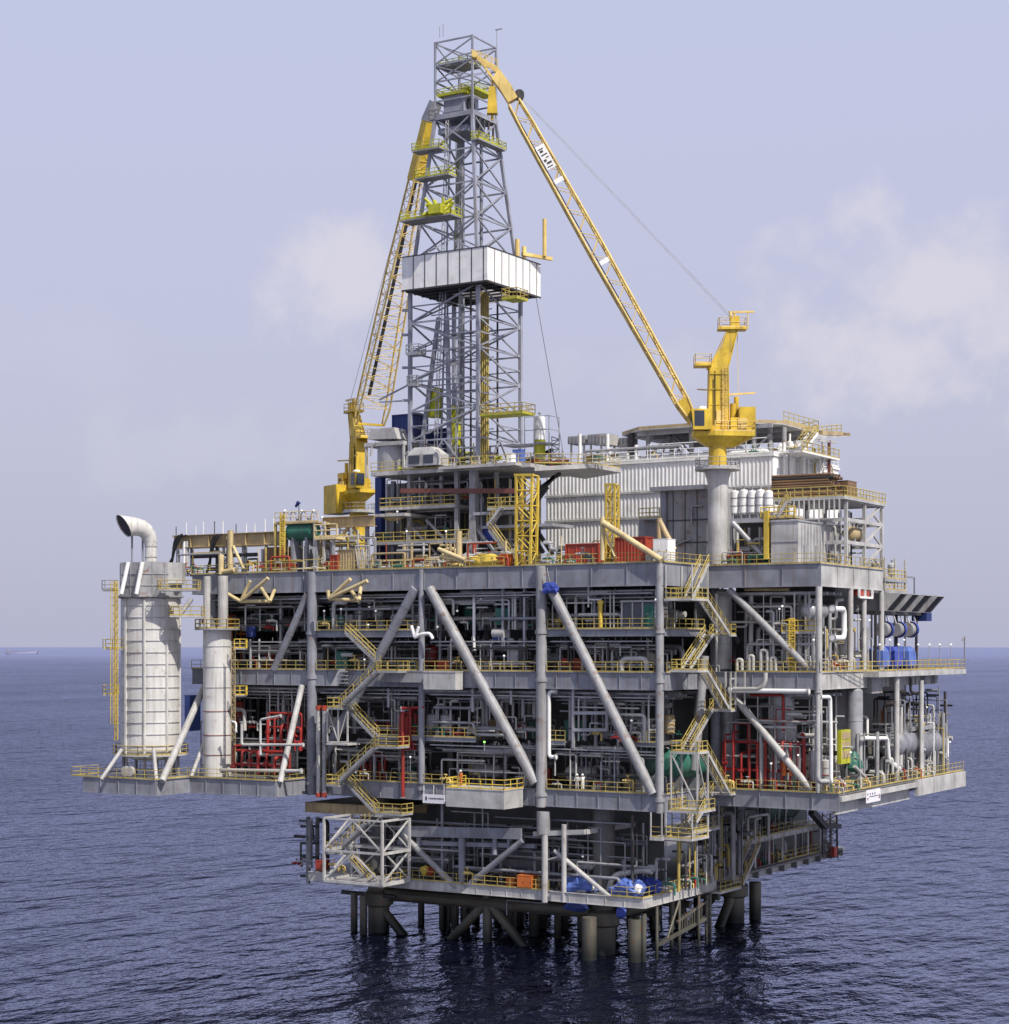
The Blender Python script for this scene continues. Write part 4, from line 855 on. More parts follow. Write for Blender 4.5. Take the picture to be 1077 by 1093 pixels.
def pipebank(label, x0,x1,y0,y1,z0,z1, n, mats=('pipe','silver','grey2','pipe','dark'), nv=3, rmax=.26, up=.6, xdir=True):
    t = thing('pipework', label, 'pipework', ((x0+x1)/2, (y0+y1)/2, z0))
    for k in range(n):
        m = rnd.choice(mats); r = rnd.choice((.06,.08,.1,.13,.18,rmax)); kind = rnd.random()
        y = rnd.uniform(y0,y1); zt = z0+(z1-z0)*(rnd.uniform(.55,.97) if rnd.random() < up else rnd.uniform(.12,.5))
        xa = rnd.uniform(x0,x1); xb = rnd.uniform(x0,x1)
        if abs(xb-xa) < 1.2: xb = xa+(1.6 if xa+1.6 < x1 else -1.6)
        if not xdir: 
            if abs(y1-y0) > 1.5: y2 = rnd.uniform(y0,y1)
        if kind < .2: pts = [(xa,y,zt),(xb,y,zt)]
        elif kind < .48: pts = [(xa,y,z0),(xa,y,zt),(xb,y,zt)]
        elif kind < .7: pts = [(xa,y,z0),(xa,y,zt),(xb,y,zt),(xb,y,z0+(zt-z0)*rnd.uniform(.1,.5))]
        elif kind < .92: pts = [(xa,y,z0),(xa,y,z1)]
        else: pts = [(xa,y,zt),((xa+xb)/2,y,zt),((xa+xb)/2,y,zt-(z1-z0)*.25),(xb,y,zt-(z1-z0)*.25)]
        MB().path(pts, r, 7).build('pipe', M[m], t)
    for k in range(nv):
        mb = MB(); c = V((rnd.uniform(x0,x1), rnd.uniform(y0,(y0+y1)/2), z0+rnd.uniform(.4,1.3))); s = rnd.uniform(.2,.4)
        valve(mb, c, s); mb.tube(c-V((s,0,0)), c-V((s*2.2,0,0)), s*.32, 7).path([c+V((s,0,0)),c+V((s*2,0,0)),(c.x+s*2,c.y,z0)], s*.3, 7); mb.build('valve', M[rnd.choice(('silver','red','green','pipe','goldlite'))], t)
    return t
def lamp(px, py, Y, hgt, label, group, mat='lamp', X=None):
    p = aY(px,py,Y) if X is None else aX(px,py,X); t = thing('work_light', label, 'light', (p.x,p.y,p.z-hgt), group)
    MB().tube(p-UP*hgt, p, .045, 6).build('pole', M['silver'], t)
    MB().lathe(p-UP*.12, [(0,0),(.1,.03),(.135,.12),(.1,.2),(0,.24)], 10).build('lamp_head', M[mat], t)
    return t
def container(label, x0,x1,y0,y1,z0,z1, mat, name='shipping_container', cat='container', frame_m=None, rib=.3):
    t = thing(name, label, cat, ((x0+x1)/2,(y0+y1)/2,z0))
    mb = MB().box(x0+.06,x1-.06,y0+.06,y1-.06,z0+.12,z1-.05); x = x0+.2
    while x < x1-.25: mb.prism([(x,y0+.06,z0+.2),(x+.05,y0+.01,z0+.2),(x+.15,y0+.01,z0+.2),(x+.2,y0+.06,z0+.2)],(0,0,z1-z0-.4)); x += rib+.1
    y = y0+.2
    while y < y1-.25: mb.prism([(x1-.06,y,z0+.2),(x1-.01,y+.05,z0+.2),(x1-.01,y+.15,z0+.2),(x1-.06,y+.2,z0+.2)],(0,0,z1-z0-.4)); y += rib+.1
    mb.build('body', M[mat], t)
    fr = MB()
    for x in (x0,x1):
        for y in (y0,y1): fr.bar((x,y,z0),(x,y,z1),.13)
    for z in (z0+.07,z1-.07):
        for y in (y0,y1): fr.bar((x0,y,z),(x1,y,z),.12)
        for x in (x0,x1): fr.bar((x,y0,z),(x,y1,z),.12)
    fr.build('corner_frame', M[frame_m or mat], t)
    return t
def person(label, foot, face, mat, hat='white', arm=.0):
    foot = V(foot); f = V((math.cos(face),math.sin(face),0)); s = V((-f.y,f.x,0))
    t = thing('person', label, 'person', foot)
    def skin(name, bones, m, sub=1):
        pts = {}; vs = []; rr = []; es = []
        def vid(k, p, r):
            if k not in pts: pts[k] = len(vs); vs.append(tuple(p)); rr.append(r)
            return pts[k]
        for (ka,pa,ra),(kb,pb,rb) in bones: es.append((vid(ka,pa,ra), vid(kb,pb,rb)))
        me = bpy.data.meshes.new(name); me.from_pydata(vs, es, []); o = bpy.data.objects.new(name, me); COL.objects.link(o)
        md = o.modifiers.new('s','SKIN'); sv = me.skin_vertices[0].data
        for i, r in enumerate(rr): sv[i].radius = (r,r)
        sv[0].use_root = True
        md2 = o.modifiers.new('u','SUBSURF'); md2.levels = md2.render_levels = sub
        dg = bpy.context.evaluated_depsgraph_get(); me2 = bpy.data.meshes.new_from_object(o.evaluated_get(dg)); me2.name = name
        o.modifiers.clear(); o.data = me2; me2.materials.clear(); me2.materials.append(M[m])
        for p in me2.polygons: p.use_smooth = True
        o.parent = t; return o
    P = lambda a,b,z: f*a+s*b+UP*z
    J = {'pel':(P(0,0,.93),.15),'ch':(P(.01,0,1.28),.165),'nk':(P(.02,0,1.48),.065),'hd':(P(.05,0,1.62),.10),'tp':(P(.04,0,1.72),.085)}
    for k, sg in (('l',1),('r',-1)):
        J.update({'hp'+k:(P(0,sg*.1,.88),.11),'kn'+k:(P(.05,sg*.11,.48),.075),'an'+k:(P(0,sg*.12,.09),.05),'to'+k:(P(.17,sg*.13,.04),.045),
                  'sh'+k:(P(0,sg*.2,1.40),.075),'el'+k:(P(.03+arm*.5,sg*.27,1.13),.05),'wr'+k:(P(.16+arm,sg*.24,.98+arm*.5),.036),'ha'+k:(P(.24+arm,sg*.22,.97+arm*.5),.034)})
    B = lambda *ks: [((a,*J[a]),(b,*J[b])) for a,b in ks]
    links = [('pel','ch'),('ch','nk'),('nk','hd'),('hd','tp')]
    for k in 'lr': links += [('pel','hp'+k),('hp'+k,'kn'+k),('kn'+k,'an'+k),('an'+k,'to'+k),('ch','sh'+k),('sh'+k,'el'+k),('el'+k,'wr'+k),('wr'+k,'ha'+k)]
    skin('body', B(*links), 'skin')
    J = {k:(p,r*1.16+.012) for k,(p,r) in J.items()}
    cl = [('pel','ch')]
    for k in 'lr': cl += [('pel','hp'+k),('hp'+k,'kn'+k),('kn'+k,'an'+k),('ch','sh'+k),('sh'+k,'el'+k),('el'+k,'wr'+k)]
    skin('coverall', B(*cl), mat)
    MB().lathe(foot+P(.045,0,1.66), [(.19,0),(.135,.02),(.13,.08),(.09,.15),(0,.175)], 14).build('hard_hat', M[hat], t)
    return t

# ================================================================ big stack on the far end
SX, SY, SR = -66.5, -6.3, 3.45
stk = thing('exhaust_stack', 'huge pale ribbed cylindrical stack with bent duct on top at the far end', 'stack', (SX, SY, Z1))
zb, ztp = 21.3, 39.8
sh = MB().lathe((SX,SY,0), [(SR*.55,zb-1.2),(SR*.8,zb-.9),(SR,zb),(SR,ztp),(SR*.97,ztp+.3)], 40).build('shell', M['stack'], stk)
for k in range(13):
    z = zb+.6+k*1.42
    MB().lathe((SX,SY,0), [(SR,z-.04),(SR+.09,z-.04),(SR+.09,z+.04),(SR,z+.04)], 40).build('stiffener_ring', M['silver'], sh)
for k in range(8):
    a = -2.62+k*math.pi/4; x, y = SX+math.cos(a)*(SR+.1), SY+math.sin(a)*(SR+.1)
    MB().bar((x,y,zb-.4),(x,y,ztp),.24).build('vertical_rib', M['stack'], stk)
for k in range(8):
    a = -2.62+k*math.pi/4; x, y = SX+math.cos(a)*(SR-.1), SY+math.sin(a)*(SR-.1)
    MB().bar((x,y,Z1),(x,y,zb-.3),.28).build('leg', M['grey2'], stk)
MB().lathe((SX,SY,0), [(SR*1.22,40.0),(SR*1.22,40.2),(SR*1.12,40.2),(SR*1.12,44.2),(0,44.5)], 8, smooth=False, a0=.4).lathe((SX,SY,0), [(SR,39.7),(SR*1.22,40.0)], 8, smooth=False, a0=.4).build('upper_housing', M['grey2'], stk)
mb = MB()
for k in range(8):
    for f_ in (0,.5):
        a = .4+(k+f_)*math.pi/4; rr = SR*1.12*(1 if f_ == 0 else .925)
        d1 = V((math.cos(a),math.sin(a),0)); e1 = UP.cross(V((0,0,1)))
        x, y = SX-0+d1.x*rr, SY+d1.y*rr; mb.bar((x,y,40.2),(x,y,44.2),.16)
for z in (41.4,42.8): mb.lathe((SX,SY,0), [(SR*1.12,z-.06),(SR*1.15,z-.06),(SR*1.15,z+.06),(SR*1.12,z+.06)], 8, smooth=False, a0=.4)
mb.build('housing_stiffener', M['silver'], stk)
p = aD(186,612,224); MB().obox(p, RT*1.15, DIR*1.2, UP*1.25).build('side_box', M['lite'], stk)
for xa, xb_ in ((137,129.5),(152,145.5)):
    MB().tube(aD(xa,600,221.2), aD(xb_,634,221.0), .26, 10).build('white_brace', M['white'], stk)
B = V((SX,SY,44.2)); LF = (-RT*.80-DIR*.60).normalized()
cen = [(0,0,.72),(0,2.0,.72),(.05,2.6,.80),(.25,3.3,.90),(.65,3.9,.98),(1.2,4.25,1.04),(1.9,4.4,1.10),(2.7,4.45,1.16),(3.6,4.45,1.30)]
cp_ = [B+LF*u+UP*z for u, z, r in cen]; rings_ = []
for i, (u, z, r) in enumerate(cen):
    d_ = (cp_[min(i+1,len(cp_)-1)]-cp_[max(i-1,0)]).normalized(); n1 = LF.cross(UP).normalized(); n2 = n1.cross(d_).normalized()
    if i == len(cen)-1: rings_.append([cp_[i]+n1*(r*math.cos(t))+n2*(r*math.sin(t))+d_*(.75*math.sin(t)*(1 if n2.z > 0 else -1)) for t in [k*2*math.pi/24 for k in range(24)]])
    else: rings_.append([cp_[i]+n1*(r*math.cos(t))+n2*(r*math.sin(t)) for t in [k*2*math.pi/24 for k in range(24)]])
dc = MB().loft(rings_, close=False, smooth=True).build('duct', M['stack'], stk)
cm_ = sum(rings_[-1], V((0,0,0)))/24
MB().add([cm_+(q-cm_)*.93-LF*.1 for q in rings_[-1]], [tuple(range(24))]).build('mouth_shade_disc', M['dark'], dc)  # dark disc painted in for the shade inside the duct
MB().loft([[cm_+(q-cm_)*1.04+LF*.02 for q in rings_[-1]],[cm_+(q-cm_)*1.04-LF*.1 for q in rings_[-1]]], close=False, smooth=True).build('mouth_rim', M['stack'], dc)
for z_ in (44.9,46.2): MB().lathe((SX,SY,0), [(.70,z_),(.78,z_),(.78,z_+.1),(.70,z_+.1)], 20).build('duct_band', M['silver'], dc)
for k in (1.0,2.2):
    q = B-RT*k-DIR*.4*(k-1)+UP*0; MB().tube(q, q+UP*3.6, .12, 8).build('duct_support', M['grey'], stk)
lad = MB(); lx = aD(124,620,221.5); lz = aD(124,790,221.5)
lad.lattice((lx.x-.25,lx.y,lx.z),(lx.x-.25,lx.y,lz.z),(lx.x+.35,lx.y-.1,lx.z),(lx.x+.35,lx.y-.1,lz.z),40,.05,5,chord=.06)
for k in range(18): z = lz.z+2+k*.95; lad.bar((lx.x-.35,lx.y-.55,z),(lx.x+.45,lx.y-.6,z),.05); lad.bar((lx.x-.35,lx.y-.55,z),(lx.x-.35,lx.y,z),.05); lad.bar((lx.x+.45,lx.y-.6,z),(lx.x+.45,lx.y,z),.05)
for dx in (-.35,.05,.45): lad.bar((lx.x+dx,lx.y-.58,lz.z+2),(lx.x+dx,lx.y-.58,lx.z),.06)
lad.build('ladder', M['yellow'], stk)
def splat(px0, px1, py, d, dep, mat='silver', rail='rail'):
    a, b = aD(px0,py,d), aD(px1,py,d); q = MB().prism([a,b,b+DIR*dep,a+DIR*dep],(0,0,-.2)).build('access_platform', M[mat], stk)
    MB().rail([a+DIR*dep,a,b,b+DIR*dep], r=.05, step=1.1).build('railing', M[rail], q)
splat(109,123,629,222,1.5,'grey','silver'); splat(110,130,692,222,1.5); splat(110,124,741,222,1.5); splat(168,210,629,219.5,2.5); splat(181,215,657,220.5,2.5,'lite')
a0 = MB().lathe((SX,SY,0), [(SR,20.7),(SR+1.1,20.7),(SR+1.1,20.9),(SR,20.9)], 16).build('access_platform', M['lite'], stk)
MB().rail([V((SX+math.cos(t)*(SR+1.05),SY+math.sin(t)*(SR+1.05),20.9)) for t in [i*math.pi/8 for i in range(17)]], r=.055).build('railing', M['rail'], a0)
for px in (130,164): MB().tube(aD(px,800,220.5), aD(px-(22 if px<140 else -3),832,218.5), .25, 8).build('raking_strut', M['lite'], stk)
for k, (px, m_) in enumerate(((136,'grey2'),(141,'lite'))):
    x = XY(px,-10.5); MB().lathe((x,-10.5,Z1+.75), [(0,0),(.6,.05),(.6,.5),(0,.55)], 14, (0,-1,0)).build('fan_motor', M['lite'], stk)

# ---- second column-like vessel and what stands beside it
QX, QY = -58.8, -2.9
qv = thing('column_vessel', 'tall narrow pale cylinder with thin rings standing beside the huge stack', 'vessel', (QX,QY,Z1))
q = MB().lathe((QX,QY,0), [(1.72,Z1),(1.72,36),(1.2,36.3),(0,36.35)], 32).build('shell', M['stack'], qv)
for z in (20.8,23.2,26.1,29,31.5,34): MB().lathe((QX,QY,0), [(1.72,z-.05),(1.77,z-.05),(1.77,z+.05),(1.72,z+.05)], 32).build('ring', M['rust' if z < 27 else 'silver'], qv)
cp = MB().lathe((QX,QY,0), [(1.7,36.0),(2.75,36.0),(2.75,36.2),(1.7,36.2)], 14).build('crown_platform', M['silver'], qv)
MB().rail([V((QX+math.cos(t)*2.7,QY+math.sin(t)*2.7,36.2)) for t in [i*math.pi/7 for i in range(15)]], r=.055, step=1).build('railing', M['rail'], cp)
for px, r_ in ((221,.45),(238,.62)): x = XY(px,QY); MB().tube((x,QY,36.2),(x,QY,42.6),r_,14).build('riser', M['lite'], qv)
p = aD(253,800,222); MB().lattice(aD(247,690,221.5),aD(247,822,221.5),aD(251,690,221.3),aD(251,822,221.3),34,.04,5,chord=.05).build('ladder', M['tan'], qv)
for py in (692,742): 
    a, b = aD(250,py,222), aD(262,py,222); k = MB().prism([a,b,b+DIR*1.4,a+DIR*1.4],(0,0,-.15)).build('access_platform', M['silver'], qv); MB().rail([a,b,b+DIR*1.4], r=.055, step=.8).build('railing', M['yellow'], k)

def redskid(label, px0, px1, py0, py1, Y, rows, n, mat='red'):
    a = aY(px0,py1,Y); b = aY(px1,py0,Y); t = thing('fire_water_manifold', label, 'manifold', ((a.x+b.x)/2,Y,a.z))
    for k in range(rows):
        z = a.z+(b.z-a.z)*(k+.6)/rows; MB().path([(a.x,Y+.2*k,a.z),(a.x,Y+.2*k,z),(b.x,Y+.2*k,z),(b.x,Y+.2*k,a.z)], .16, 8).build('header', M[mat], t)
    for k in range(n):
        x = a.x+(b.x-a.x)*(k+.5)/n; zt = a.z+(b.z-a.z)*rnd.uniform(.55,1)
        MB().path([(x,Y-.3,a.z),(x,Y-.3,zt),(x,Y+1,zt)], rnd.choice((.1,.14,.2)), 8).build('branch_pipe', M[mat], t)
        mb = MB(); valve(mb, (x,Y-.3,a.z+(b.z-a.z)*rnd.uniform(.2,.5)), .3, V((0,0,1)) if k%2 else V((1,0,0))); mb.build('valve', M[mat], t)
    return t
redskid('bright red valve manifold low on the stepped platform behind white pipes', 247, 308, 797, 824, -4, 2, 7)
redskid('red pipe rack standing higher behind the white looped pipe by the end bay', 284, 320, 756, 800, -.5, 3, 5)
redskid('dark red pipe bundle hung beneath the middle deck behind the zigzag stairs', 427, 441, 756, 800, .6, 3, 4)
ppipe('single red riser dropping over the lower deck girder', [aY(430,758,-.4),aY(430,852,-.4)], .22, 'red')
ppipe('red pipe elbow running sideways from the dark red bundle', [aY(428,756,-.2),aY(452,755,-.2),aY(452,757,2)], .14, 'red')
redskid('low red pipe frame glimpsed under the zigzag stairs on the lower deck', 385, 409, 800, 838, 3, 3, 5)
redskid('large red deluge pipe frame filling the lower bay of the side block', 771, 858, 782, 838, 12.2, 2, 10)
ppipe('tall thin red pipe rising over the red deluge frame', [aY(836,782,12),aY(836,742,12),aY(800,742,12.4)], .16, 'red')
ppipe('red elbow with round end at the corner of the deluge frame', [aY(858,838,12),aY(858,785,12),aY(856,784,13)], .2, 'red')
for lab, pts, r, m in (('white looped pipe over the red manifold on the stepped platform', [(258,770),(258,795),(324,795)], .17, 'pipe'),
    ('white upright pipe bent over behind the red rack', [(278,806),(278,768),(300,764)], .15, 'pipe'),
    ('long pale pipe lying low along the stepped platform edge', [(236,822),(322,823)], .22, 'lite'),
    ('short white bent pipe above the slim column', [(247,770),(252,771),(252,782)], .12, 'white')):
    ppipe(lab, [aY(x,y,-5) for x,y in pts], r, m)

# ================================================================ process bays
ends = [XW+1, CX4[3], CX4[2], CX4[1], -.4]
bays = ['in the end bay by the stepped platforms', 'behind the zigzag stairs', 'behind the long central brace', 'by the sunlit corner column']
tiers = [(Z1,ZL-.6,'on the lower deck'),(ZL,Z2b-.5,'under the middle deck'),(Z2,ZM-1,'on the middle deck'),(ZM,Z3b-.4,'under the main deck')]
kinds = ['skid','cab','vt','hv','skid','cab']
pal = [('green','green'),('grey','grey2'),('pale','pipe'),('dark green','dkgreen'),('white','white'),('red','redbox'),('tan','tan')]
for b in range(4):
    x0, x1 = ends[b]+.8, ends[b+1]-.8
    for ti, (z0, z1, tn) in enumerate(tiers):
        pipebank(f'tangled grey pipework {bays[b]} {tn}', x0,x1,.9,6,z0,z1, 19 if ti in (1,3) else 17, nv=4)
        pipebank(f'fine conduits and hangers {bays[b]} {tn}', x0,x1,.8,2.2,z0,z1, 8, mats=('silver','pipe','grey','dark','lite'), nv=2, rmax=.1)
        pipebank(f'dim deep pipework {bays[b]} {tn}', x0,x1,6.5,12,z0,z1, 14, mats=('silver','pipe','grey2'), nv=2, rmax=.34)
        tr_ = thing('cable_tray', f'flat cable trays {bays[b]} {tn}', 'cable tray', ((x0+x1)/2,1.5,z1-1))
        for k in range(3):
            yy, z_ = .8+k*1.3, z1-.35-.42*k; m_ = MB().bar((x0,yy-.25,z_),(x1,yy-.25,z_),.04,.14).bar((x0,yy+.25,z_),(x1,yy+.25,z_),.04,.14); x_ = x0
            while x_ < x1: m_.bar((x_,yy-.25,z_),(x_,yy+.25,z_),.04); x_ += .45
            m_.build('tray', M['silver'], tr_)
            c_ = MB()
            for j in range(4): c_.tube((x0,yy-.18+j*.12,z_+.05),(x1,yy-.18+j*.12,z_+.05),.045,5)
            c_.build('cable', M['black'], tr_, kind='stuff')
            for j in range(4): x_ = x0+(x1-x0)*(j+.5)/4; MB().bar((x_,yy+.27,z_),(x_,yy+.27,z1+.2),.05).build('drop_rod', M['silver'], tr_)
        used = []
        for k in range(4):
            xx = x0+(x1-x0)*(k+rnd.uniform(.3,.7))/4; cn, cm_ = pal[(b*3+ti*5+k*2)%7]; kd = kinds[(b+ti*2+k)%6]
            yy = rnd.uniform(3.2,7); where = f'{bays[b]} {tn}'
            if (kd, cn) in used: cn, cm_ = pal[(pal.index((cn,cm_))+3)%7]
            used.append((kd, cn))
            zf = z0 if ti in (0,2) or (ti == 3 and b in (1,3)) else z0
            if kd == 'skid': skid(f'{cn} pump skid {where}', xx, yy, zf, rnd.uniform(.8,1.1), cm_)
            elif kd == 'cab': w_ = rnd.uniform(.6,1.5); cabinet(f'{cn} metal cabinet {where}', xx-w_, xx+w_, yy, yy+1.2, zf, zf+rnd.uniform(1.6,2.4), cm_)
            elif kd == 'vt': vtank(f'{cn} upright tank {where}', (xx,yy+1), zf, zf+rnd.uniform(2.4,3.6), rnd.uniform(.5,.9), cm_)
            else: r_ = rnd.uniform(.5,.85); pvessel(f'{cn} horizontal vessel {where}', (xx-1.6,yy+1.5,zf+r_+.6), (xx+1.6,yy+1.5,zf+r_+.6), r_, cm_, zfloor=zf)
# named things seen in the bays
for px, lab in ((383,'round grey vessel end facing out above the stairs'),(403,'second round grey vessel end beside the sloping brace')):
    p = aY(px,655,3); pvessel(lab, (p.x,3,p.z), (p.x,7,p.z), .75, 'grey2', zfloor=ZM, nozz=1)
cabinet('dark green cabinet on the middle deck below the stairs', XY(359,1.5),XY(371,1.5),1.5,2.6,Z2,Z2+2.2,'green')
vtank('green upright tank with small valves on the mezzanine behind the stairs', (XY(364,2),2), ZM, ZM+1.9, .5, 'green')
t = thing('lamp_canopy', 'pale mushroom canopy on a post on the middle deck', 'canopy', (XY(350,1.2),1.2,Z2)); x = XY(350,1.2)
MB().tube((x,1.2,Z2),(x,1.2,Z2+3),.08,8).build('post', M['tan'], t); MB().lathe((x,1.2,Z2+2.8), [(.95,0),(.8,.2),(.3,.35),(0,.38)], 14).build('canopy', M['lite'], t)
cabinet('square green panel hung in the dark bay below the main deck', XY(528,1.4),XY(544,1.4),1.5,1.9,ZY(535,667,1.4),ZY(535,649,1.4),'green', 'board', 'hanging_board')
t = thing('half_drum', 'pale half drum with blue underside hung below the green panel', 'drum', aY(534,683,1.5)); p = aY(534,676,1.5)
MB().lathe(p-V((.9,0,0)), [(0,0),(.55,.02),(.55,1.6),(0,1.62)], 18, (1,0,0)).build('drum_shell', M['lite'], t); MB().box(p.x-.85,p.x+.7,1.2,1.9,p.z-.75,p.z-.45).build('tray', M['navy'], t)
cabinet('grey instrument panel with dials on the middle deck by the thick column', XY(543,2),XY(553,2),2,2.6,Z2+.4,Z2+3.0,'silver','board','instrument_board')
ppipe('slim white vertical pipe standing free in the central bay', [aY(506,632,1.5),aY(506,695,1.5)], .18, 'white')
cabinet('red tool chest on the middle deck behind the rail, central bay', XY(467,1.5),XY(479,1.5),1.5,2.6,Z2,Z2+1.2,'redbox','chest','tool_chest')
cabinet('long low red chest on the middle deck right of the thick column', XY(596,2),XY(627,2),2.4,3.6,Z2,Z2+1.5,'redbox','chest','tool_chest')
t = thing('tarpaulin_bundle', 'bright blue tarpaulin bundle tied under the main deck girder', 'tarpaulin', aY(587,634,-.7))
def blob(c, r, seed, flat=.0, nu=14, nv=10, amp=.16):
    g = random.Random(seed); ph = [g.uniform(0,6.28) for _ in range(6)]; mb = MB(); vs = []; c = V(c)
    for j in range(nv+1):
        th = math.pi*j/nv
        for i in range(nu):
            a = 2*math.pi*i/nu; k = 1+amp*(math.sin(3*a+ph[0])*math.sin(2*th+ph[1])+.7*math.sin(5*a+ph[2]+2*th)+.5*math.sin(7*a+ph[3]))*math.sin(th)
            z = math.cos(th); z = max(z, -1+flat)
            vs.append(c+V((r[0]*k*math.sin(th)*math.cos(a), r[1]*k*math.sin(th)*math.sin(a), r[2]*z*k)))
    fs = [(j*nu+i, (j+1)*nu+i, (j+1)*nu+(i+1)%nu, j*nu+(i+1)%nu) for j in range(nv) for i in range(nu)]
    vs = [v+V((g.uniform(-1,1)*r[0],g.uniform(-1,1)*r[1],g.uniform(-1,1)*r[2]))*.07 if nu <= k < len(vs)-nu else v for k, v in enumerate(vs)]
    return mb.add(vs, fs, False)
blob(aY(587.5,628,-.8), (.8,.45,.65), 3, .3, amp=.35).build('wrap', M['blue'], t); MB().tube(aY(587,622,-.8), aY(584,606,-.8), .03, 5).build('rope', M['lite'], t)
t = thing('yellow_post', 'thick yellow crane post on the mezzanine deck', 'post', aY(641,671,.8)); MB().tube(aY(641,671,.8), aY(641,642,.8), .24, 12).build('column', M['yellow'], t); MB().tube(aY(641,645,.8),aY(641,641,.8),.33,12).build('cap', M['yellow'], t)
t = thing('control_cabin', 'pale framed cabin with wide panes on the mezzanine deck near the corner column', 'cabin', (XY(682,1.2),1.2,ZM)); xa, xb_ = XY(663,1), XY(699,1); zt_ = ZM+2.9
MB().box(xa,xb_,1.3,4,ZM,zt_-.02).build('housing', M['inner'], t)
mb = MB().box(xa-.1,xb_+.1,1.0,4.1,zt_,zt_+.2)
for f_ in (0,.32,.62,1): x = xa+(xb_-xa)*f_; mb.box(x-.09,x+.09,1.12,1.29,ZM,zt_)
mb.box(xa,xb_,1.12,1.29,ZM,ZM+.25); mb.build('frame', M['lite'], t)
MB().box(xa+(xb_-xa)*.66,xb_-.2,1.2,1.28,ZM+.3,zt_-.2).build('door', M['green'], t); MB().box(xa+.1,xa+(xb_-xa)*.6,1.2,1.28,ZM+.3,zt_-.2).build('window', M['glass'], t)
ppipe('grey arch of fat pipe on the middle deck near the corner column', [aY(664,717,1),aY(664,703,1),aY(690,703,1),aY(690,717,1)], .27, 'pipe')
ppipe('white riser bent at both ends below the middle deck beside the thick column', [aY(594,738,.2),aY(586,738,.2),aY(586,808,.2),aY(594,808,.2)], .22, 'white')
for i, (py, w_) in enumerate(((625,28),(632,20),(640,14))):
    ppipe(('upper','middle','lower')[i]+' white manifold pipe under the main deck between the two right columns', [aY(628,py+8,1.2),aY(628,py,1.2),aY(628+w_,py,1.2)], .1, 'white', flanges=False)
pvessel('fat dark drum under the main deck by the blue bundle', aY(602,632,3), aY(628,632,3), 1.0, 'grey', saddles=False, zfloor=Z3b-2.8)
pvessel('large dark green vessel on the lower deck left of the corner column', aY(688,812,4), aY(702,812,7), 1.7, 'dkgreen', zfloor=Z1)
pvessel('broad green vessel on the lower deck right behind the corner column', aX(712,815,-1.6), aX(742,815,-1.6), 1.6, 'green', zfloor=Z1)
for px, lab in ((462,'left one of two small bulb vessels on the intermediate deck'),(477,'right one of two small bulb vessels on the intermediate deck')):
    vtank(lab, (XY(px,2),2), ZL, ZL+2.6, .75, 'grey2')
for i, (px, top) in enumerate(((466,752),(481,748),(501,757),(490,766))):
    ppipe(['thin grey gooseneck pipe over the left bulb vessel','thin grey gooseneck pipe over the right bulb vessel','bent grey pipe right of the bulb vessels','short grey standpipe right of the bulb vessels'][i], [aY(px,785,1.6),aY(px,top,1.6),aY(px+8,top,1.6)] if i < 3 else [aY(px,785,1.6),aY(px,top,1.6)], .14, 'pipe', flanges=False)
pvessel('grey duct like vessel lying under the intermediate walkway', aY(520,801,1.4), aY(574,800,1.4), .5, 'grey', saddles=False, zfloor=ZY(520,806,1.4))
MBt = thing('white_davit', 'bright white bent davit arm fixed to the slim column of the front', 'davit', aY(448,686,-.8))
MB().path([aY(439,668,-.8),aY(443,681,-.8),aY(447,669,-.8)], .2, 8, bend=.15).build('bracket', M['white'], MBt); MB().path([aY(444,680,-.8),aY(449,677,-.8),aY(459,676,-.8),aY(462,682,-.8)], .2, 8, bend=.4).build('arm', M['white'], MBt)
t = thing('tilted_chute', 'pale tilted chute with steps against the middle deck girder', 'chute', aY(360,733,-.9)); MB().prism([aY(362,714,-.9),aY(368,714,-.9),aY(361,732,-.9),aY(353,732,-.9)],(0,.45,0)).build('plate', M['lite'], t); 
for k in range(4): MB().obox(aY(367+0*k,717+k*4,-.9), (.5,0,0), (0,.2,0), (0,0,.06)).build('step', M['silver'], t)
for px in (340,346): 
    q = ppipe(('pale' if px < 343 else 'grey')+' riser with red ends beside the end column of the truss', [aY(px,756,-1),aY(px,846,-1)], .26, 'pipe'if px<343 else 'silver', flanges=False)
    for py in (755,848): MB().tube(aY(px,py-2,-1), aY(px,py+3,-1), .34, 10).build('red_end', M['redbox'], q)
# people
for lab, px, Y, z, m, fc, ar in (('worker in orange coverall with white hard hat on the protruding front platform', 492, -2.2, Z1+.1, 'orange', -1.9, .1),
                             ('worker in pale coverall standing upright at the lower deck rail', 616, .5, Z1, 'lite', -1.2, .05), ('worker in white shirt leaning by the lower deck rail', 622, .7, Z1, 'white', 2.6, .25),
                             ('worker in orange coverall near the pipes on the side face of the lower tier', 0, 0, 0, 'orange', -.4, .1)):
    if px: p = (XY(px,Y),Y,z)
    else: q = aX(942,772,12.5); p = (12.5,q.y,q.z)
    person(lab, p, fc, m, arm=ar)
pp = aX(942,772,12.5); t = thing('access_platform', 'small grating platform under the orange worker on the side face', 'platform', pp); MB().box(11.6,13.4,pp.y-1.2,pp.y+1.4,pp.z-.15,pp.z).build('grating', M['silver'], t)
for y in (pp.y-1.1,pp.y+1.3): MB().bar((13.3,y,Z1),(13.3,y,pp.z-.15),.14).build('leg', M['silver'], t)
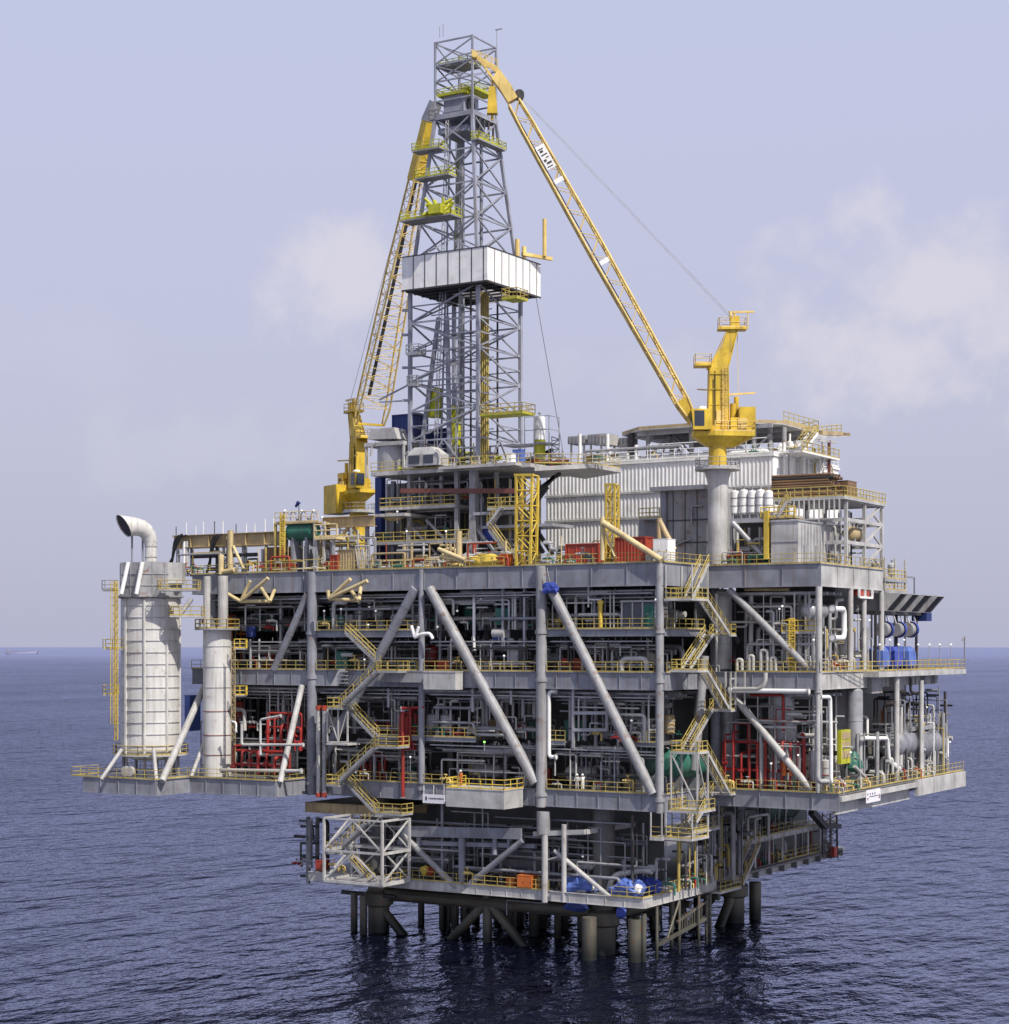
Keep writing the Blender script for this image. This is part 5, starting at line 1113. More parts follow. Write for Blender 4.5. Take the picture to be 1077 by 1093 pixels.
# lamps seen as white points
for i, (px,py,Y) in enumerate(((346,652,.6),(364,650,1),(394,648,2),(401,652,.6),(467,669,1))): lamp(px,py,Y,1.3 if i else 1.8,'small white lamp on a thin post on the mezzanine deck of the front','front mezzanine lamps')
for px,py,Y in ((393,667,.3),(389,704,.6),(408,688,.5),(538,700,.6),(575,683,.3)): lamp(px,py,Y,1.5,'small white lamp on a thin post along the middle deck of the front','front middle deck lamps')
for px,py,Y in ((488,652,2),(513,640,1.5),(661,622,1),(671,622,1),(700,640,-.3)): lamp(px,py,Y,-1.0,'small white lamp hung under the main deck girder','lamps hung below the main deck')
for px,py,Y in ((674,769,1.5),(438,808,.2),(497,845,3)): lamp(px,py,Y,1.6,'small white lamp in the lower front tier','front lower tier lamps')
lamp(517,792,0,1.0,'glowing green lamp at the end of the intermediate walkway',None,'green_lamp')
# front sign under the lower deck girder
t = thing('name_sign', 'white oblong sign with thin dark line below the lower deck girder', 'sign', aY(463,858,-.75))
sg = MB().box(XY(451.5,-.8),XY(475,-.8),-.86,-.78,ZY(463,857.5,-.8),ZY(463,848,-.8)).build('board', M['sign'], t)
mb = MB().box(XY(454,-.88),XY(455.6,-.88),-.885,-.862,ZY(463,854.5,-.88),ZY(463,850.6,-.88))
x = XY(457.5,-.88)
while x < XY(473.5,-.88): w_ = rnd.uniform(.08,.2); mb.box(x,x+w_,-.885,-.862,ZY(463,853.0,-.88),ZY(463,851.7,-.88)); x += w_+.07
mb.build('lettering', M['dark'], sg)
fr_ = MB()
for px in (452.5,463,474): fr_.bar(aY(px,848,-.7), aY(px,838,-.45), .08)
fr_.build('bracket', M['lite'], t)
# ================================================================ side block: bays facing the front
lamp(835,647,11.2,2.2,'white lamp on the tall thin post on the yellow railed gallery','gallery lamps'); lamp(832,650,11.3,1.6,'white lamp on the tall thin post on the yellow railed gallery','gallery lamps')
lamp(868.5,683,10.9,3.2,'small white lamp beside the corner post of the side block middle deck',None); lamp(852,806,11.6,2.6,'white lamp standing inside the red deluge frame',None); lamp(823,815,10.9,2.6,'white lamp at the rail before the red deluge frame',None)
pipebank('grey pipework in the upper bay of the side block', 2,12.6,13,19,Z2,Z3b-.6, 24, nv=6); pipebank('grey pipework behind the red deluge frame in the lower bay of the side block', 1,13.5,13.5,20,Z1,Z2b-.6, 24, nv=6)
g = thing('valve_gallery', 'yellow railed gallery on posts in the upper bay of the side block', 'gallery', (XY(850,12),12,Z2)); zg = ZY(850,674,11.6); xa, xb_ = XY(834,11.6), XY(869,11.6)
gf = MB().box(xa,xb_,11.6,14.5,zg-.25,zg).build('gallery_floor', M['lite'], g); MB().rail([(xa,11.7,zg),(xb_,11.7,zg)], h=1.2, r=.06, step=1.0).build('railing', M['yellow'], gf)
for px in (842,868): MB().bar((XY(px,11.8),11.8,Z2),(XY(px,11.8),11.8,zg),.2).build('post', M['lite'], g)
mb = MB(); x = XY(845,11.5); mb.lattice((x-.3,11.5,Z2),(x-.3,11.5,zg+1.4),(x+.35,11.5,Z2),(x+.35,11.5,zg+1.4),16,.05,5,chord=.07)
for k in range(8): mb.box(x-.4,x+.45,11.05,11.12,Z2+1.5+k*.6,Z2+1.6+k*.6)
mb.build('ladder', M['yellow'], g)
pvessel('round grey vessel end above the yellow railed gallery', (XY(862,13),13,ZY(862,652,13)), (XY(862,13),17,ZY(862,652,13)), .85, 'silver', zfloor=zg)
ppipe('rusty yellow beam like pipe under the roof of the side block bay', [aY(795,629,12.5),aY(842,629,12.5)], .2, 'tan', flanges=False)
for i, (px, top, w_) in enumerate(((787,704,5),(800,700,4),(812,694,7),(823,702,5))):
    ppipe(f"{('first','second','third','fourth')[i]} pale looped pipe along the middle deck rail of the side block", [aY(px,716,11.6),aY(px,top,11.6),aY(px+w_,top,11.6),aY(px+w_,716,11.6)], .2, 'pipe', flanges=False)
ppipe('long white horizontal pipe under the middle deck of the side block', [aY(778,737,10.4),aY(864,738,10.4)], .27, 'white')
ppipe('white pipe curving up from the long horizontal pipe', [aY(783,735.5,10.3),aY(811,735.5,10.3),aY(817,728,10.3),aY(817,718,10.3)], .25, 'pipe', flanges=False)
for px in (774.5,780,785,795): 
    t = solo(MB().bar(aY(px,717,10.5), aY(px,752,10.5), .16), 'hanger_post', M['lite'], 'thin pale hanger post in a row beneath the middle deck near the stairs', 'post', 'hanger posts by the switchback stairs')
vtank('fat grey cylindrical casing behind the red deluge frame', (XY(834,15),15), Z1, Z2b, 1.45, 'silver', name='casing', legs=False, rings=3)
vtank('fat pale casing behind the switchback stairs on the lower deck', (XY(778,16),16), Z1, Z2b-2, 1.2, 'silver', name='casing', legs=False)
vtank('fat pale leg like casing behind the switchback stairs on the middle deck', (XY(771,14),14), Z2, Z3b, 1.05, 'pipe', name='casing', legs=False)
for i, px in enumerate((868,875,881)): vtank(f"{('first','second','third')[i]} slim grey upright pipe vessel at the front corner of the side block", (XY(px,13),13), Z1+.2, Z1+4.5-.5*i, .45, ('silver','grey2','pipe')[i])
t = thing('cone_hopper', 'salmon coloured twin hose bundle hanging in the deluge frame', 'hose', aY(840,828,11.8)); MB().tube(aY(838,812,11.8),aY(837,828,11.8),.28,8).tube(aY(843,812,11.8),aY(845,828,11.8),.28,8).build('hose', M['orange'], t)
# side face, between its posts
pipebank('pale pipework stacked behind the side face posts under the middle deck', 8,13,13,32,Z1,Z2b-.6, 26, mats=('pipe','silver','white','dark','grey2'), nv=8, up=.5)
pipebank('pipework behind the side face posts under the main deck', 8,13,14,30,Z2,Z3b-.6, 20, mats=('pipe','silver','white'), nv=5)
pipebank('dark tangled pipework beyond the fat side column', 9,15,32,53,Z1,Z2b-1, 32, mats=('dark','grey2','silver','grey','pipe'), nv=10, up=.45)
def pX(lab, pts, X, r, m='white', fl=True): ppipe(lab, [aX(x,y,X) for x,y in pts], r, m, flanges=fl)
pX('fat white pipe loop at the corner of the side face, middle deck', [(888,650),(900,650),(901,655),(901,681),(888,681)], 14.2, .3)
pX('tall white double bend pipe at the corner of the side face, lower deck', [(874,744),(886,744),(887,800),(887,836)], 15.2, .22)
pX('tall pale pipe bent at its top beside the double bend pipe', [(873,738),(873,834),(884,834)], 15.4, .26, 'lite')
pX('white bent pipe low beside the orange worker platform', [(920,788),(947,788),(949,812),(960,820)], 15, .24)
pX('slim pale upright pipe standing at the side face lower deck', [(962,752),(962,790)], 14, .2, 'pipe')
pX('dark pipe bending under the side walkway', [(972,722),(972,738),(984,742),(984,757)], 14.5, .18, 'dark')
for i, (a, b) in enumerate((((912,818),(926,832)),((947,812),(962,824)),((1004,803),(1012,812)))):
    t = solo(MB().tube(aX(*a,15.2), aX(*b,15.2), .18, 8), 'raking_strut', M['lite'], ('short pale strut leaning by the green cone','pale strut leaning by the white bent pipe','pale strut leaning at the far end of the side deck')[i], 'strut')
vtank('fat grey banded column standing on the side face of the lower deck', (13.4, YX(912,13.4)), Z1, Z2b, .95, 'silver', name='casing', legs=False, rings=2)
t = thing('yellow_cabinet', 'tall lime yellow panel on the side face of the lower deck', 'panel', (14.2, YX(902,14.2), Z1+1.5)); y0, y1 = YX(897,14.2), YX(907,14.2); MB().box(13.8,14.3,y0,y1,ZX(902,815,14.2),ZX(902,779,14.2)).build('housing', M['limeyellow'], t)
for k in range(3): z = ZX(902,809-k*10,14.2); MB().box(14.3,14.34,y0+.2,y1-.2,z,z+.8).build('shelf_door', M['tan'], t)
t = thing('cone_hopper', 'bright green cone hopper on the side face beside the yellow panel', 'hopper', (14.3,YX(911,14.3),Z1)); MB().lathe((14.3,YX(911,14.3),ZX(911,824,14.3)), [(.35,0),(1.1,.5),(.95,1.2),(.3,2.3),(0,2.3)], 16).build('cone', M['green'], t)
pvessel('dark horizontal vessel at the far part of the side face lower deck', (13.2,YX(952,13.2),ZX(960,793,13)), (13.2,YX(968,13.2),ZX(960,793,13)), 1.7, 'grey', zfloor=Z1, bands=3)
pvessel('pale ribbed horizontal vessel at the far end of the side face lower deck', (13.6,YX(972,13.6),ZX(985,793,13.6)), (13.6,YX(996,13.6),ZX(985,793,13.6)), 1.65, 'grey', zfloor=Z1, bands=6)
t = thing('side_gallery', 'grey railed gallery over the far ribbed vessels on the side face', 'gallery', (13,47,Z1)); y0, y1 = YX(968,14), YX(994,14); z = ZX(980,776,14)
q = MB().box(11,14.6,y0,y1,z-.35,z).build('gallery_floor', M['silver'], t); MB().rail([(14.5,y0,z),(14.5,y1,z)], r=.05).build('railing', M['silver'], q)
for y in (y0+.3,y1-.3): MB().bar((14.4,y,Z1),(14.4,y,z-.35),.2).build('post', M['lite'], t)
for i, (px,py) in enumerate(((989,755),(1004,794),(1014,792),(994,796),(908,803))): lamp(px,py,0,1.4,'white lamp at the far end of the side face lower tier','side face lower lamps',X=14.8)
for px,py in ((928,662),(950,683),(965,683),(939,688),(959,688),(980,688),(992,688),(1003,688),(1015,688)): lamp(px,py,0,2.2,'white lamp on a thin post along the side walkway rail','side walkway lamps',X=14.6)
t = thing('goal_frame', 'tall dark post at the end of the side walkway', 'post', (15.6,55.6,Z2)); MB().tube((15.6,55.7,Z2-1),(15.6,55.7,Z2+4.1),.09,8).build('post', M['grey'], t); MB().tube((15.6,55.7,Z2+4.1),(15.6,54.7,Z2+3.6),.08,8).build('arm', M['grey'], t)
t = thing('side_sign', 'white square sign with faint marks below the side deck lip', 'sign', (BX1+.6, YX(932,BX1+.5), Z1-2)); y0, y1 = YX(924.5,BX1+.55), YX(939.5,BX1+.55); za, zb2 = ZX(932,856,BX1+.55), ZX(932,842.5,BX1+.55)
sg = MB().box(BX1+.52,BX1+.58,y0,y1,za,zb2).build('board', M['sign'], t); mb = MB()
for k in range(4): mb.box(BX1+.581,BX1+.60,y0+.3+k*.75,y0+.55+k*.75,zb2-.55,zb2-.35)
mb.box(BX1+.581,BX1+.60,y0+.9,y1-.9,za+.62,za+.7); mb.build('lettering', M['dark'], sg)
MB().box(BX1+.581,BX1+.60,y1-.6,y1-.3,za+.3,za+.8).box(BX1+.581,BX1+.60,y0+.3,y0+.6,za+.3,za+.6).build('emblem', M['rust'], sg)
# intake hoods and the blue filter housings below them
hy = [YX(p,14.5) for p in (949,962,975,989,1002)]
ht, hb = ZX(965,635,14.5), ZX(965,652,14.5)
for k in range(4):
    y0 = hy[k]; y1 = hy[k]+(hy[k+1]-hy[k])*.42
    t = thing('intake_hood', ('nearest to the main deck, grey slanted air intake hood','second grey slanted air intake hood counted from the main deck','third grey slanted air intake hood counted from the main deck','outermost grey slanted air intake hood')[k], 'intake hood', (14,(y0+y1)/2,hb), 'slanted intake hoods on the side face')
    MB().prism([(10,y0,hb),(14.2,y0,hb),(15.9,y0,ht),(10,y0,ht)],(0,.1,0)).prism([(10,y1+.6,hb),(14.2,y1+.6,hb),(15.9,y1+.6,ht),(10,y1+.6,ht)],(0,.1,0)).box(10,15.9,y0,y1+.7,ht,ht+.08).box(10,14.2,y0,y1+.7,hb-.08,hb).build('hood_shell', M['lite'], t)
    MB().prism([(14.1,y0+.12,hb+.02),(15.7,y0+.12,ht-.02),(15.5,y0+.12,ht-.02),(13.9,y0+.12,hb+.02)],(0,y1-y0+.4,0)).build('hood_shade_panel', M['dark'], t)  # dark panel paints in the unlit slanted opening of the hood
    if k == 3: MB().box(12.5,14.4,y0+.3,y1+.3,hb-1.1,hb-.1).build('blue_cover', M['navy'], t)
t = thing('filter_rack', 'steel rack under the intake hoods on the side face', 'rack', (12,36,Z2)); y0, y1 = hy[0]-1, hy[3]
for y in (y0,(y0+y1)/2,y1): MB().bar((13.2,y,Z2),(13.2,y,hb-.1),.28).build('post', M['dark'], t)
MB().box(10.5,13.8,y0,y1+1,hb-.45,hb-.1).build('top_beam', M['dark'], t)
mb = MB()
for k in range(6): y = y0+.3+k*(y1-y0)/6; mb.bar((13.6,y,hb-.6),(13.6,y+1.4,hb-2.2),.14)
mb.build('stripe_strut', M['white'], t)
for i, px in enumerate((944,958,971)):
    y = YX(px,13.5); zc = ZX(px,672,13.5); t = thing('filter_drum', ('innermost','middle','outermost')[i]+' grey filter drum with blue end under the intake hoods', 'drum', (12.5,y,zc-1), 'filter drums')
    MB().lathe((13.4,y-.9,zc), [(0,0),(.85,.02),(.85,1.2),(0,1.22)], 18, (0,1,0)).build('drum_shell', M['grey2'], t); MB().lathe((13.4,y+.33,zc), [(1.0,0),(1.0,.6),(0,.62)], 18, (0,1,0)).build('end_cover', M['blue'], t)
for i, (px,w_) in enumerate(((944,1.6),(957,1.9),(972,1.9))):
    y = YX(px,13.8); z = ZX(px,698,13.8); t = thing('blue_box', ('left','middle','right')[i]+' blue sheeted box on the side walkway under the filter drums', 'box', (13.2,y,Z2), 'blue sheeted boxes')
    MB().loft([[(11.9,y-w_*.75,Z2+.5),(14.1,y-w_*.7,Z2+.4),(14.1,y+w_*.72,Z2+.5),(11.9,y+w_*.7,Z2+.6)],[(11.95,y-w_*.72,z+.2),(14.05,y-w_*.72,z+.35),(14.0,y+w_*.7,z+.25),(12,y+w_*.7,z+.3)],[(12.5,y-w_*.4,z+.95),(13.7,y-w_*.5,z+.8),(13.6,y+w_*.45,z+.9),(12.4,y+w_*.4,z+.75)]]).build('sheet', M['ltblue' if i != 1 else 'blue'], t); MB().box(12.2,13.8,y-w_*.6,y+w_*.6,Z2,z-.4).build('crate', M['navy'], t)
t = thing('side_tower', 'grey and yellow framed platform rising behind the end of the main deck', 'platform', (12,33,Z3b)); y0, y1 = YX(944,11), YX(966,11); z0_, zt_ = ZX(955,640,11), ZX(955,596,11)
for y in (y0,(y0+y1)/2,y1):
    for x in (8,11): MB().bar((x,y,Z2),(x,y,zt_),.22).build('post', M['lite'], t)
for py in (630,618): z = ZX(955,py,11); q = MB().box(8,11.2,y0-.3,y1+.3,z-.4,z).build('floor', M['silver'], t); MB().rail([(11.1,y0,z),(11.1,y1,z)], r=.06).build('railing', M['rail'], q)
MB().bar((11,y1,ZX(970,616,11)),(11,y1+3.5,ZX(970,616,11)),.2).bar((11,y1+3.5,ZX(970,616,11)),(11,y1+3.5,ZX(970,640,11)),.16).build('goal_post', M['grey'], t)
for i, y in enumerate((y0+1,y1-.8)): vtank(('left','right')[i]+' slim pale bottle tank on the framed platform behind the main deck', (9.6,y), ZX(955,618,11), ZX(955,600,11), .55, 'lite')
t = thing('hanging_box', 'small white framed red box hung under the main deck on the side face', 'box', (BX,YX(924,BX),Z3b-2)); y0, y1 = YX(917,BX+.3), YX(931,BX+.3); za = ZX(924,638,BX)
mb = MB().bar((BX+.3,y0,Z3b),(BX+.3,y0,za),.22).bar((BX+.3,y1,Z3b),(BX+.3,y1,za),.22).bar((BX+.3,y0,za),(BX+.3,y1,za),.24); mb.build('frame', M['white'], t); MB().box(BX-.6,BX+.1,y0+.3,y1-.3,za+.2,za+.9).build('box_body', M['redbox'], t)

# ================================================================ base module equipment
pipebank('dark pipework crammed under the lower deck above the sea', -45,-26,1.2,7,Z0,13.6, 22, mats=('silver','grey2','dark','grey','pipe'), nv=5)
pipebank('dark pipework around the tower leg under the lower deck', -26,-4,1.4,8,Z0,13.6, 26, mats=('silver','grey2','dark','grey'), nv=5)
pvessel('long dark vessel lying in shadow under the lower deck by the sloping brace', (XY(530,5),5,9.6), (XY(580,5),5,9.6), 1.3, 'grey', zfloor=Z0)
pipebank('shadowed pipework on the side face of the base module', -5,-3.2,26,57,10.7,15.6, 20, mats=('silver','dark','grey2','pipe'), nv=6)
pipebank('shadowed pipework in the recess of the base module', -5,0,14,26,Z0,15.6, 18, mats=('silver','dark','grey2','grey'), nv=4)
pvessel('great dark green vessel end under the side block above the sea', (-7,YX(838,-3),13.3), (-7,YX(868,-3),13.3), 2.3, 'dkgreen', zfloor=10.6, bands=2, nozz=1)
pX('white goalpost pipe on the intermediate deck of the base module', [(798,898),(798,872),(820,869),(820,893)], -2.4, .18, 'lite', False)
pX('shorter white goalpost pipe beside the taller one on the base module', [(806,897),(806,874),(812,873)], -2.3, .15, 'lite', False)
cabinet('salmon red crate on the base deck below the stairs cage edge', XY(336,.5),XY(344,.5),.6,2,Z0+.1,Z0+1.3,'redbox','crate','crate'); cabinet('orange red slatted crate on the base deck front edge', XY(552,-.2),XY(568,-.2),-.25,.9,Z0,Z0+1.5,'orange','crate','crate')
cabinet('small orange box behind the base deck rail left of the slatted crate', XY(540,1),XY(549,1),1,2,Z0,Z0+1.0,'orange','box','box'); cabinet('olive yellow drum box beside the slatted crate', XY(570,1),XY(576,1),1,2,Z0,Z0+1.3,'tan','box','box')
for i, (px, m) in enumerate(((454,'yellow'),(460,'redbox'))): blob((XY(px,.8),.8,Z0+1.0),(.5,.5,.55),40+i); t = solo(blob((XY(px,.8),.8,Z0+1.0),(.5,.5,.6),40+i), 'float_bag', M[m], ('yellow' if i == 0 else 'red')+' round bag slung on the base deck rail by the central post', 'bag')
for i, (p, r, lab) in enumerate(((aY(620,951,1.2),(1.5,1.2,1.0),'left blue tarpaulin wrapped winch on the base deck'),(aY(671,950,.9),(1.5,1.2,1.05),'right blue tarpaulin wrapped winch near the base deck corner'),(aY(690,941,3.6),(1.4,1.3,1.0),'darker blue tarpaulin heap behind the right wrapped winch'),(aY(632,938,4),(1.2,1.2,.9),'dark blue tarpaulin heap behind the left wrapped winch'))):
    t = thing('wrapped_winch', lab, 'winch', (p.x,p.y,Z0)); blob((p.x,p.y,Z0+r[2]*.75), (r[0]*1.1,r[1],r[2]), 60+i, .35, 22, 14, .3).build('tarpaulin', M['ltblue' if i < 2 else 'blue'], t)
    MB().box(p.x-1,p.x+1,p.y-.7,p.y+.7,Z0,Z0+.25).build('base_frame', M['silver'], t)
    if i < 2: blob((p.x+1.3,p.y-.3,Z0+.75),(.55,.5,.6),80+i).build('pale_sheet', M['white'], t)
for i, (px, top, x2) in enumerate(((596,931,633),(649,934,696))):
    t = thing('davit_crane', ('left','right')[i]+' pale davit arm bent over a blue wrapped winch', 'davit', aY(px,955,2.2)); a = aY(px,952,2.2); b = aY(px+6,top,2.2); c = aY(x2-10,top-7+i*2,2.2); d_ = aY(x2,top-6+i*2,2.2)
    MB().path([(a.x,a.y,Z0),a,b,c,d_], .34, 10, bend=1.2).build('arm', M['lite'], t); MB().box(d_.x-.4,d_.x+.3,2,2.5,d_.z,d_.z+.7).build('motor_box', M['grey2'], t); MB().tube(c,c-UP*1.6,.05,5).build('fall_rope', M['dark'], t)
t = thing('access_gate', 'white pipe gate frame at the side edge of the base deck', 'gate', (-1.9,14,Z0)); y0, y1, y2 = YX(735,-1.9), YX(755,-1.9), YX(764,-1.9); za = ZX(740,921,-1.9)
MB().bar((-1.9,y0,za),(-1.9,y1,za+.4),.24).bar((-1.9,y1,za+.1),(-1.9,y2,za+.1),.3).build('top_rail', M['lite'], t)
for y in (y0,(y0+y1)/2,y1,y2-1.2,y2): MB().bar((-1.9,y,Z0),(-1.9,y,za+.1),.2).build('post', M['lite'], t)
MB().bar((-1.9,y1-2,za),(-1.9,y2-1,Z0+.8),.16).build('brace', M['lite'], t)
t = thing('blue_cloth', 'strip of blue cloth hanging under the base deck near the tower leg', 'cloth', aY(616,972,0)); blob(aY(615,968,.4),(1.4,.3,.5),91,.0).build('cloth', M['navy'], t)
t = thing('blue_cloth', 'short blue cloth hanging under the base deck corner', 'cloth', aY(664,977,0)); blob(aY(663,974,.4),(.6,.3,.6),92,.0).build('cloth', M['blue'], t)
lamp(622,914,3,2.5,'white lamp deep in the base module by the left davit',None); lamp(663,939,1.6,2,'white lamp on the arm over the right wrapped winch',None)
t = thing('escape_tower', 'thin dark lattice tower hanging below the side block at the far end', 'tower', (0,58,6)); X0 = -1.2
for px in (878,886,893): MB().bar(aX(px,868,X0), aX(px,915,X0), .14).build('post', M['dark'], t)
MB().lattice(aX(878,870,X0),aX(878,915,X0),aX(893,870,X0),aX(893,915,X0),5,.06,5,cross=True).build('bracing', M['dark'], t)
MB().bar(aX(866,866,X0),aX(880,882,X0),.8).bar(aX(880,882,X0),aX(896,882,X0),.6).build('landing', M['dark'], t)
MB().bar(aX(893.5,862,X0),aX(894.5,918,X0),.1).build('rope', M['dark'], t)
q = aX(889,912,X0); cabinet('red box at the foot of the thin lattice tower', q.x-.5,q.x+.4,q.y-.5,q.y+.6,q.z-.3,q.z+1.0,'redbox','box','box')
t = thing('end_post', 'slim steel post with brackets hanging at the end of the base module', 'post', aY(329,943,3)); MB().bar(aY(329,872,3),aY(329,943,3),.4).build('post', M['grey2'], t)
for py in (882,900,915,935): MB().bar(aY(321,py,3),aY(340,py,3),.25,.3).build('bracket', M['dark'], t)
pipebank('dark brackets and pipes at the end of the base module beyond the truss cage', XY(322,4),XY(344,4),2,6,Z0,13, 12, mats=('dark','grey','silver'), nv=2)

# ================================================================ things on the main deck
def tri(label, nodes, lines, Y, r, m='cream', name='support_frame'):
    t = thing(name, label, 'frame', aY(*nodes[0],Y))
    for i, (a, b) in enumerate(lines): MB().tube(aY(*nodes[a],Y), aY(*nodes[b],Y+(.0 if i < 3 else 1.5)), r, 10).build('strut', M[m], t)
    return t
tri('cream tubular support frame sticking out below the main deck over the slim column', [(236,630),(257,642),(267,620),(286,617),(288,642),(279,628),(293,630)], [(0,1),(1,2),(1,3),(1,4),(4,5),(4,6)], -1.6, .22)
tri('cream tubular support frame sticking out below the main deck over the zigzag stairs', [(350,630),(351,639),(374,618),(392,620),(383,641),(374,630),(385,627)], [(0,1),(1,2),(1,3),(1,4),(4,5),(4,6)], -1.6, .23)
t = thing('pipe_gantry', 'long brown box girder raised on posts over the end of the main deck', 'girder', (XY(240,4),4,Z3)); z = ZY(240,576,4)
MB().girder((XY(186,4),4),(XY(304,4),4),z+.75,z-.85,fl=.9,st=3).girder((XY(186,6),6),(XY(304,6),6),z+.75,z-.85,fl=.9,st=3).build('box_girder', M['tan'], t)
for px in (190,205,232,262,285,301): MB().bar((XY(px,5),5,Z3),(XY(px,5),5,z-.8),.35).build('post', M['silver' if px != 232 else 'dark'], t)
for px in (188,199,209,217,229,238,252,263,272,283,292): MB().tube((XY(px,4),4,z+.7),(XY(px,4),4,z+1.9+.5*(px%3==1)),.06,6).build('stanchion', M['white' if px not in (188,229,252) else 'dark'], t)
for i, (px, w_) in enumerate(((191,9),(231,8))):
    p = aY(px,583,3.4); t = thing('hose_bundle', ('black hoses sagging off the outer end of the brown girder','black hoses slung over the middle of the brown girder')[i], 'hose', (p.x,p.y,Z3))
    for k in range(5): MB().path([aY(px+w_-k*1.5-rnd.uniform(0,4),571-k%2,3.2),aY(px+w_*.3-k*2,573+k,3.1),aY(px-w_*.4-k,585+3*k,3.1),aY(px-w_+rnd.uniform(-3,3),602+3*i,3.3)], .09, 6, bend=1.0).build('hose', M['black'], t)
t = thing('cream_post', 'thick cream post with a leaning prop on the main deck edge', 'post', (XY(246,.5),.5,Z3)); MB().tube(aY(246,612,.5),aY(246,566,.5),.36,12).build('column', M['cream'], t); MB().tube(aY(249,583,.5),aY(260,607,.5),.2,10).build('prop', M['cream'], t); MB().tube(aY(236,613,-.3),aY(236,592,-.3),.34,12).tube(aY(236,611,-.3),aY(250,608,-.3),.28,10).build('fallen_tube', M['cream'], t)
t = thing('deck_house', 'rusty orange container between pipes at the end of the main deck', 'container', (XY(290,3),3,Z3)); 
container('rusty orange container between pipes at the end of the main deck', XY(283,3),XY(298,3),3,6,Z3,ZY(290,584,3),'brown'); bpy.data.objects.remove(t)
pvessel('big green tank raised on a frame over the main deck edge', (XY(309,3),3.5,ZY(320,567,3)), (XY(333,3),3.5,ZY(320,567,3)), 1.15, 'green', zfloor=Z3, nozz=2)
t = thing('tank_platform', 'rusty cream railed platform built over the green tank', 'platform', (XY(320,3),3,Z3)); z = ZY(320,557.5,2.5)
q = MB().box(XY(293,2.2),XY(339,2.2),2.2,5.5,z-.18,z).build('floor', M['tan'], t); MB().rail([(XY(293,2.2),2.3,z),(XY(339,2.2),2.3,z)], h=1.3, r=.05, step=.9).build('railing', M['cream'], q)
for px in (294,301,336,346): MB().bar((XY(px,2.4),2.4,Z3),(XY(px,2.4),2.4,z),.28).build('post', M['rail' if px < 310 else 'lite'], t)
MB().lattice(aY(299,548,2.1),aY(299,605,2.1),aY(304,548,2.1),aY(304,605,2.1),22,.06,5,chord=.08).build('ladder', M['yellow'], t)
mb = MB()
for px in (302,310,321,332): mb.path([aY(px,557,2.4),aY(px,549,2.4),aY(px+3,545,2.4),aY(px+6,549,2.4)], .08, 6)
mb.build('hoop', M['lite'], t)
for px in (304,322,335): lamp(px,545,2.3,1.2,'white lamp on the cream platform over the green tank','lamps over the green tank')
t = thing('wind_sock', 'small dark wind sock on a thin mast over the green tank', 'wind sock', aY(319,557,2.6)); MB().tube(aY(319,557,2.6),aY(319,536,2.6),.05,6).build('mast', M['dark'], t); MB().tube(aY(319,536,2.6),aY(315.5,541,2.6),.28,8,.14).build('sock', M['navy'], t)
t = thing('walkway_platform', 'cream railed platform beside the green tank', 'platform', (XY(350,3),3,Z3)); z = ZY(348,573,2); q = MB().box(XY(335,2),XY(359,2),2,4.5,z-.3,z).build('floor', M['cream'], t); MB().rail([(XY(335,2),2.1,z),(XY(359,2),2.1,z)], r=.09, h=1.5).build('railing', M['cream'], q)
for px in (338,356): MB().bar((XY(px,2.4),2.4,Z3),(XY(px,2.4),2.4,z),.3).build('post', M['silver'], t)
t = thing('box_girder_bridge', 'tan box girder on V legs in front of the rear crane', 'girder', (XY(372,5),5,Z3)); z = ZY(372,557,5)
MB().girder((XY(344,5),5),(XY(400,5),5),z+.65,z-.65,fl=.9,st=99).build('box_girder', M['tan'], t)
for a, b in (((372,562),(362,577)),((376,562),(387,577))): MB().tube(aY(*a,5), aY(*b,5), .2, 8).build('leg', M['tan'], t)
MB().bar((XY(350,5.5),5.5,Z3),(XY(350,5.5),5.5,z-.6),.4).bar((XY(392,5.5),5.5,Z3),(XY(392,5.5),5.5,z-.6),.4).build('post', M['grey'], t)
container('tan slatted container on the main deck left of the drill floor', XY(361,1.5),XY(378,1.5),1.5,4,Z3,ZY(370,586,1.5),'tan'); container('small red crate beside the tan slatted container', XY(353,1.2),XY(360,1.2),1.2,2.6,Z3,ZY(356,592,1.2),'redbox','crate','crate')
t = thing('trestle', 'pale lattice trestle on the main deck left of the drill floor', 'trestle', (XY(388,1.5),1.5,Z3)); MB().lattice(aY(379,583,1.5),aY(395,583,1.5),(XY(379,1.5),1.5,Z3),(XY(395,1.5),1.5,Z3),4,.08,6,chord=.1,alt=True).build('lattice_panel', M['lite'], t)
for p0, p1, n_, lab in ((262,345,26,'clutter of small pipes and fittings on the main deck around the green tank'),(396,470,26,'clutter of pale and yellow pipes along the main deck under the drill floor'),(470,548,26,'clutter of pipes along the main deck beside the yellow tower'),(570,645,14,'low clutter of pipes before the white quarters')):
    pipebank(lab, XY(p0,1.5),XY(p1,1.5),.8,6,Z3,Z3+3.2, n_, mats=('lite','rail','silver','cream','tan','pipe','redbox'), nv=9, up=.3)
for i, px in enumerate((404,413,425,436,447,458)): skid(('dark','pale','olive','red','grey','tan')[i]+' small skid on the main deck under the drill floor', XY(px,2.5), 2.5, Z3, .55, ('dark','lite','limeyellow','redbox','grey2','tan')[i])
t = thing('cream_post', 'thick cream bollard post on the main deck below the derrick', 'post', (XY(490,.8),.8,Z3)); MB().tube(aY(490,598,.8),aY(490,567,.8),.36,12).build('column', M['cream'], t)
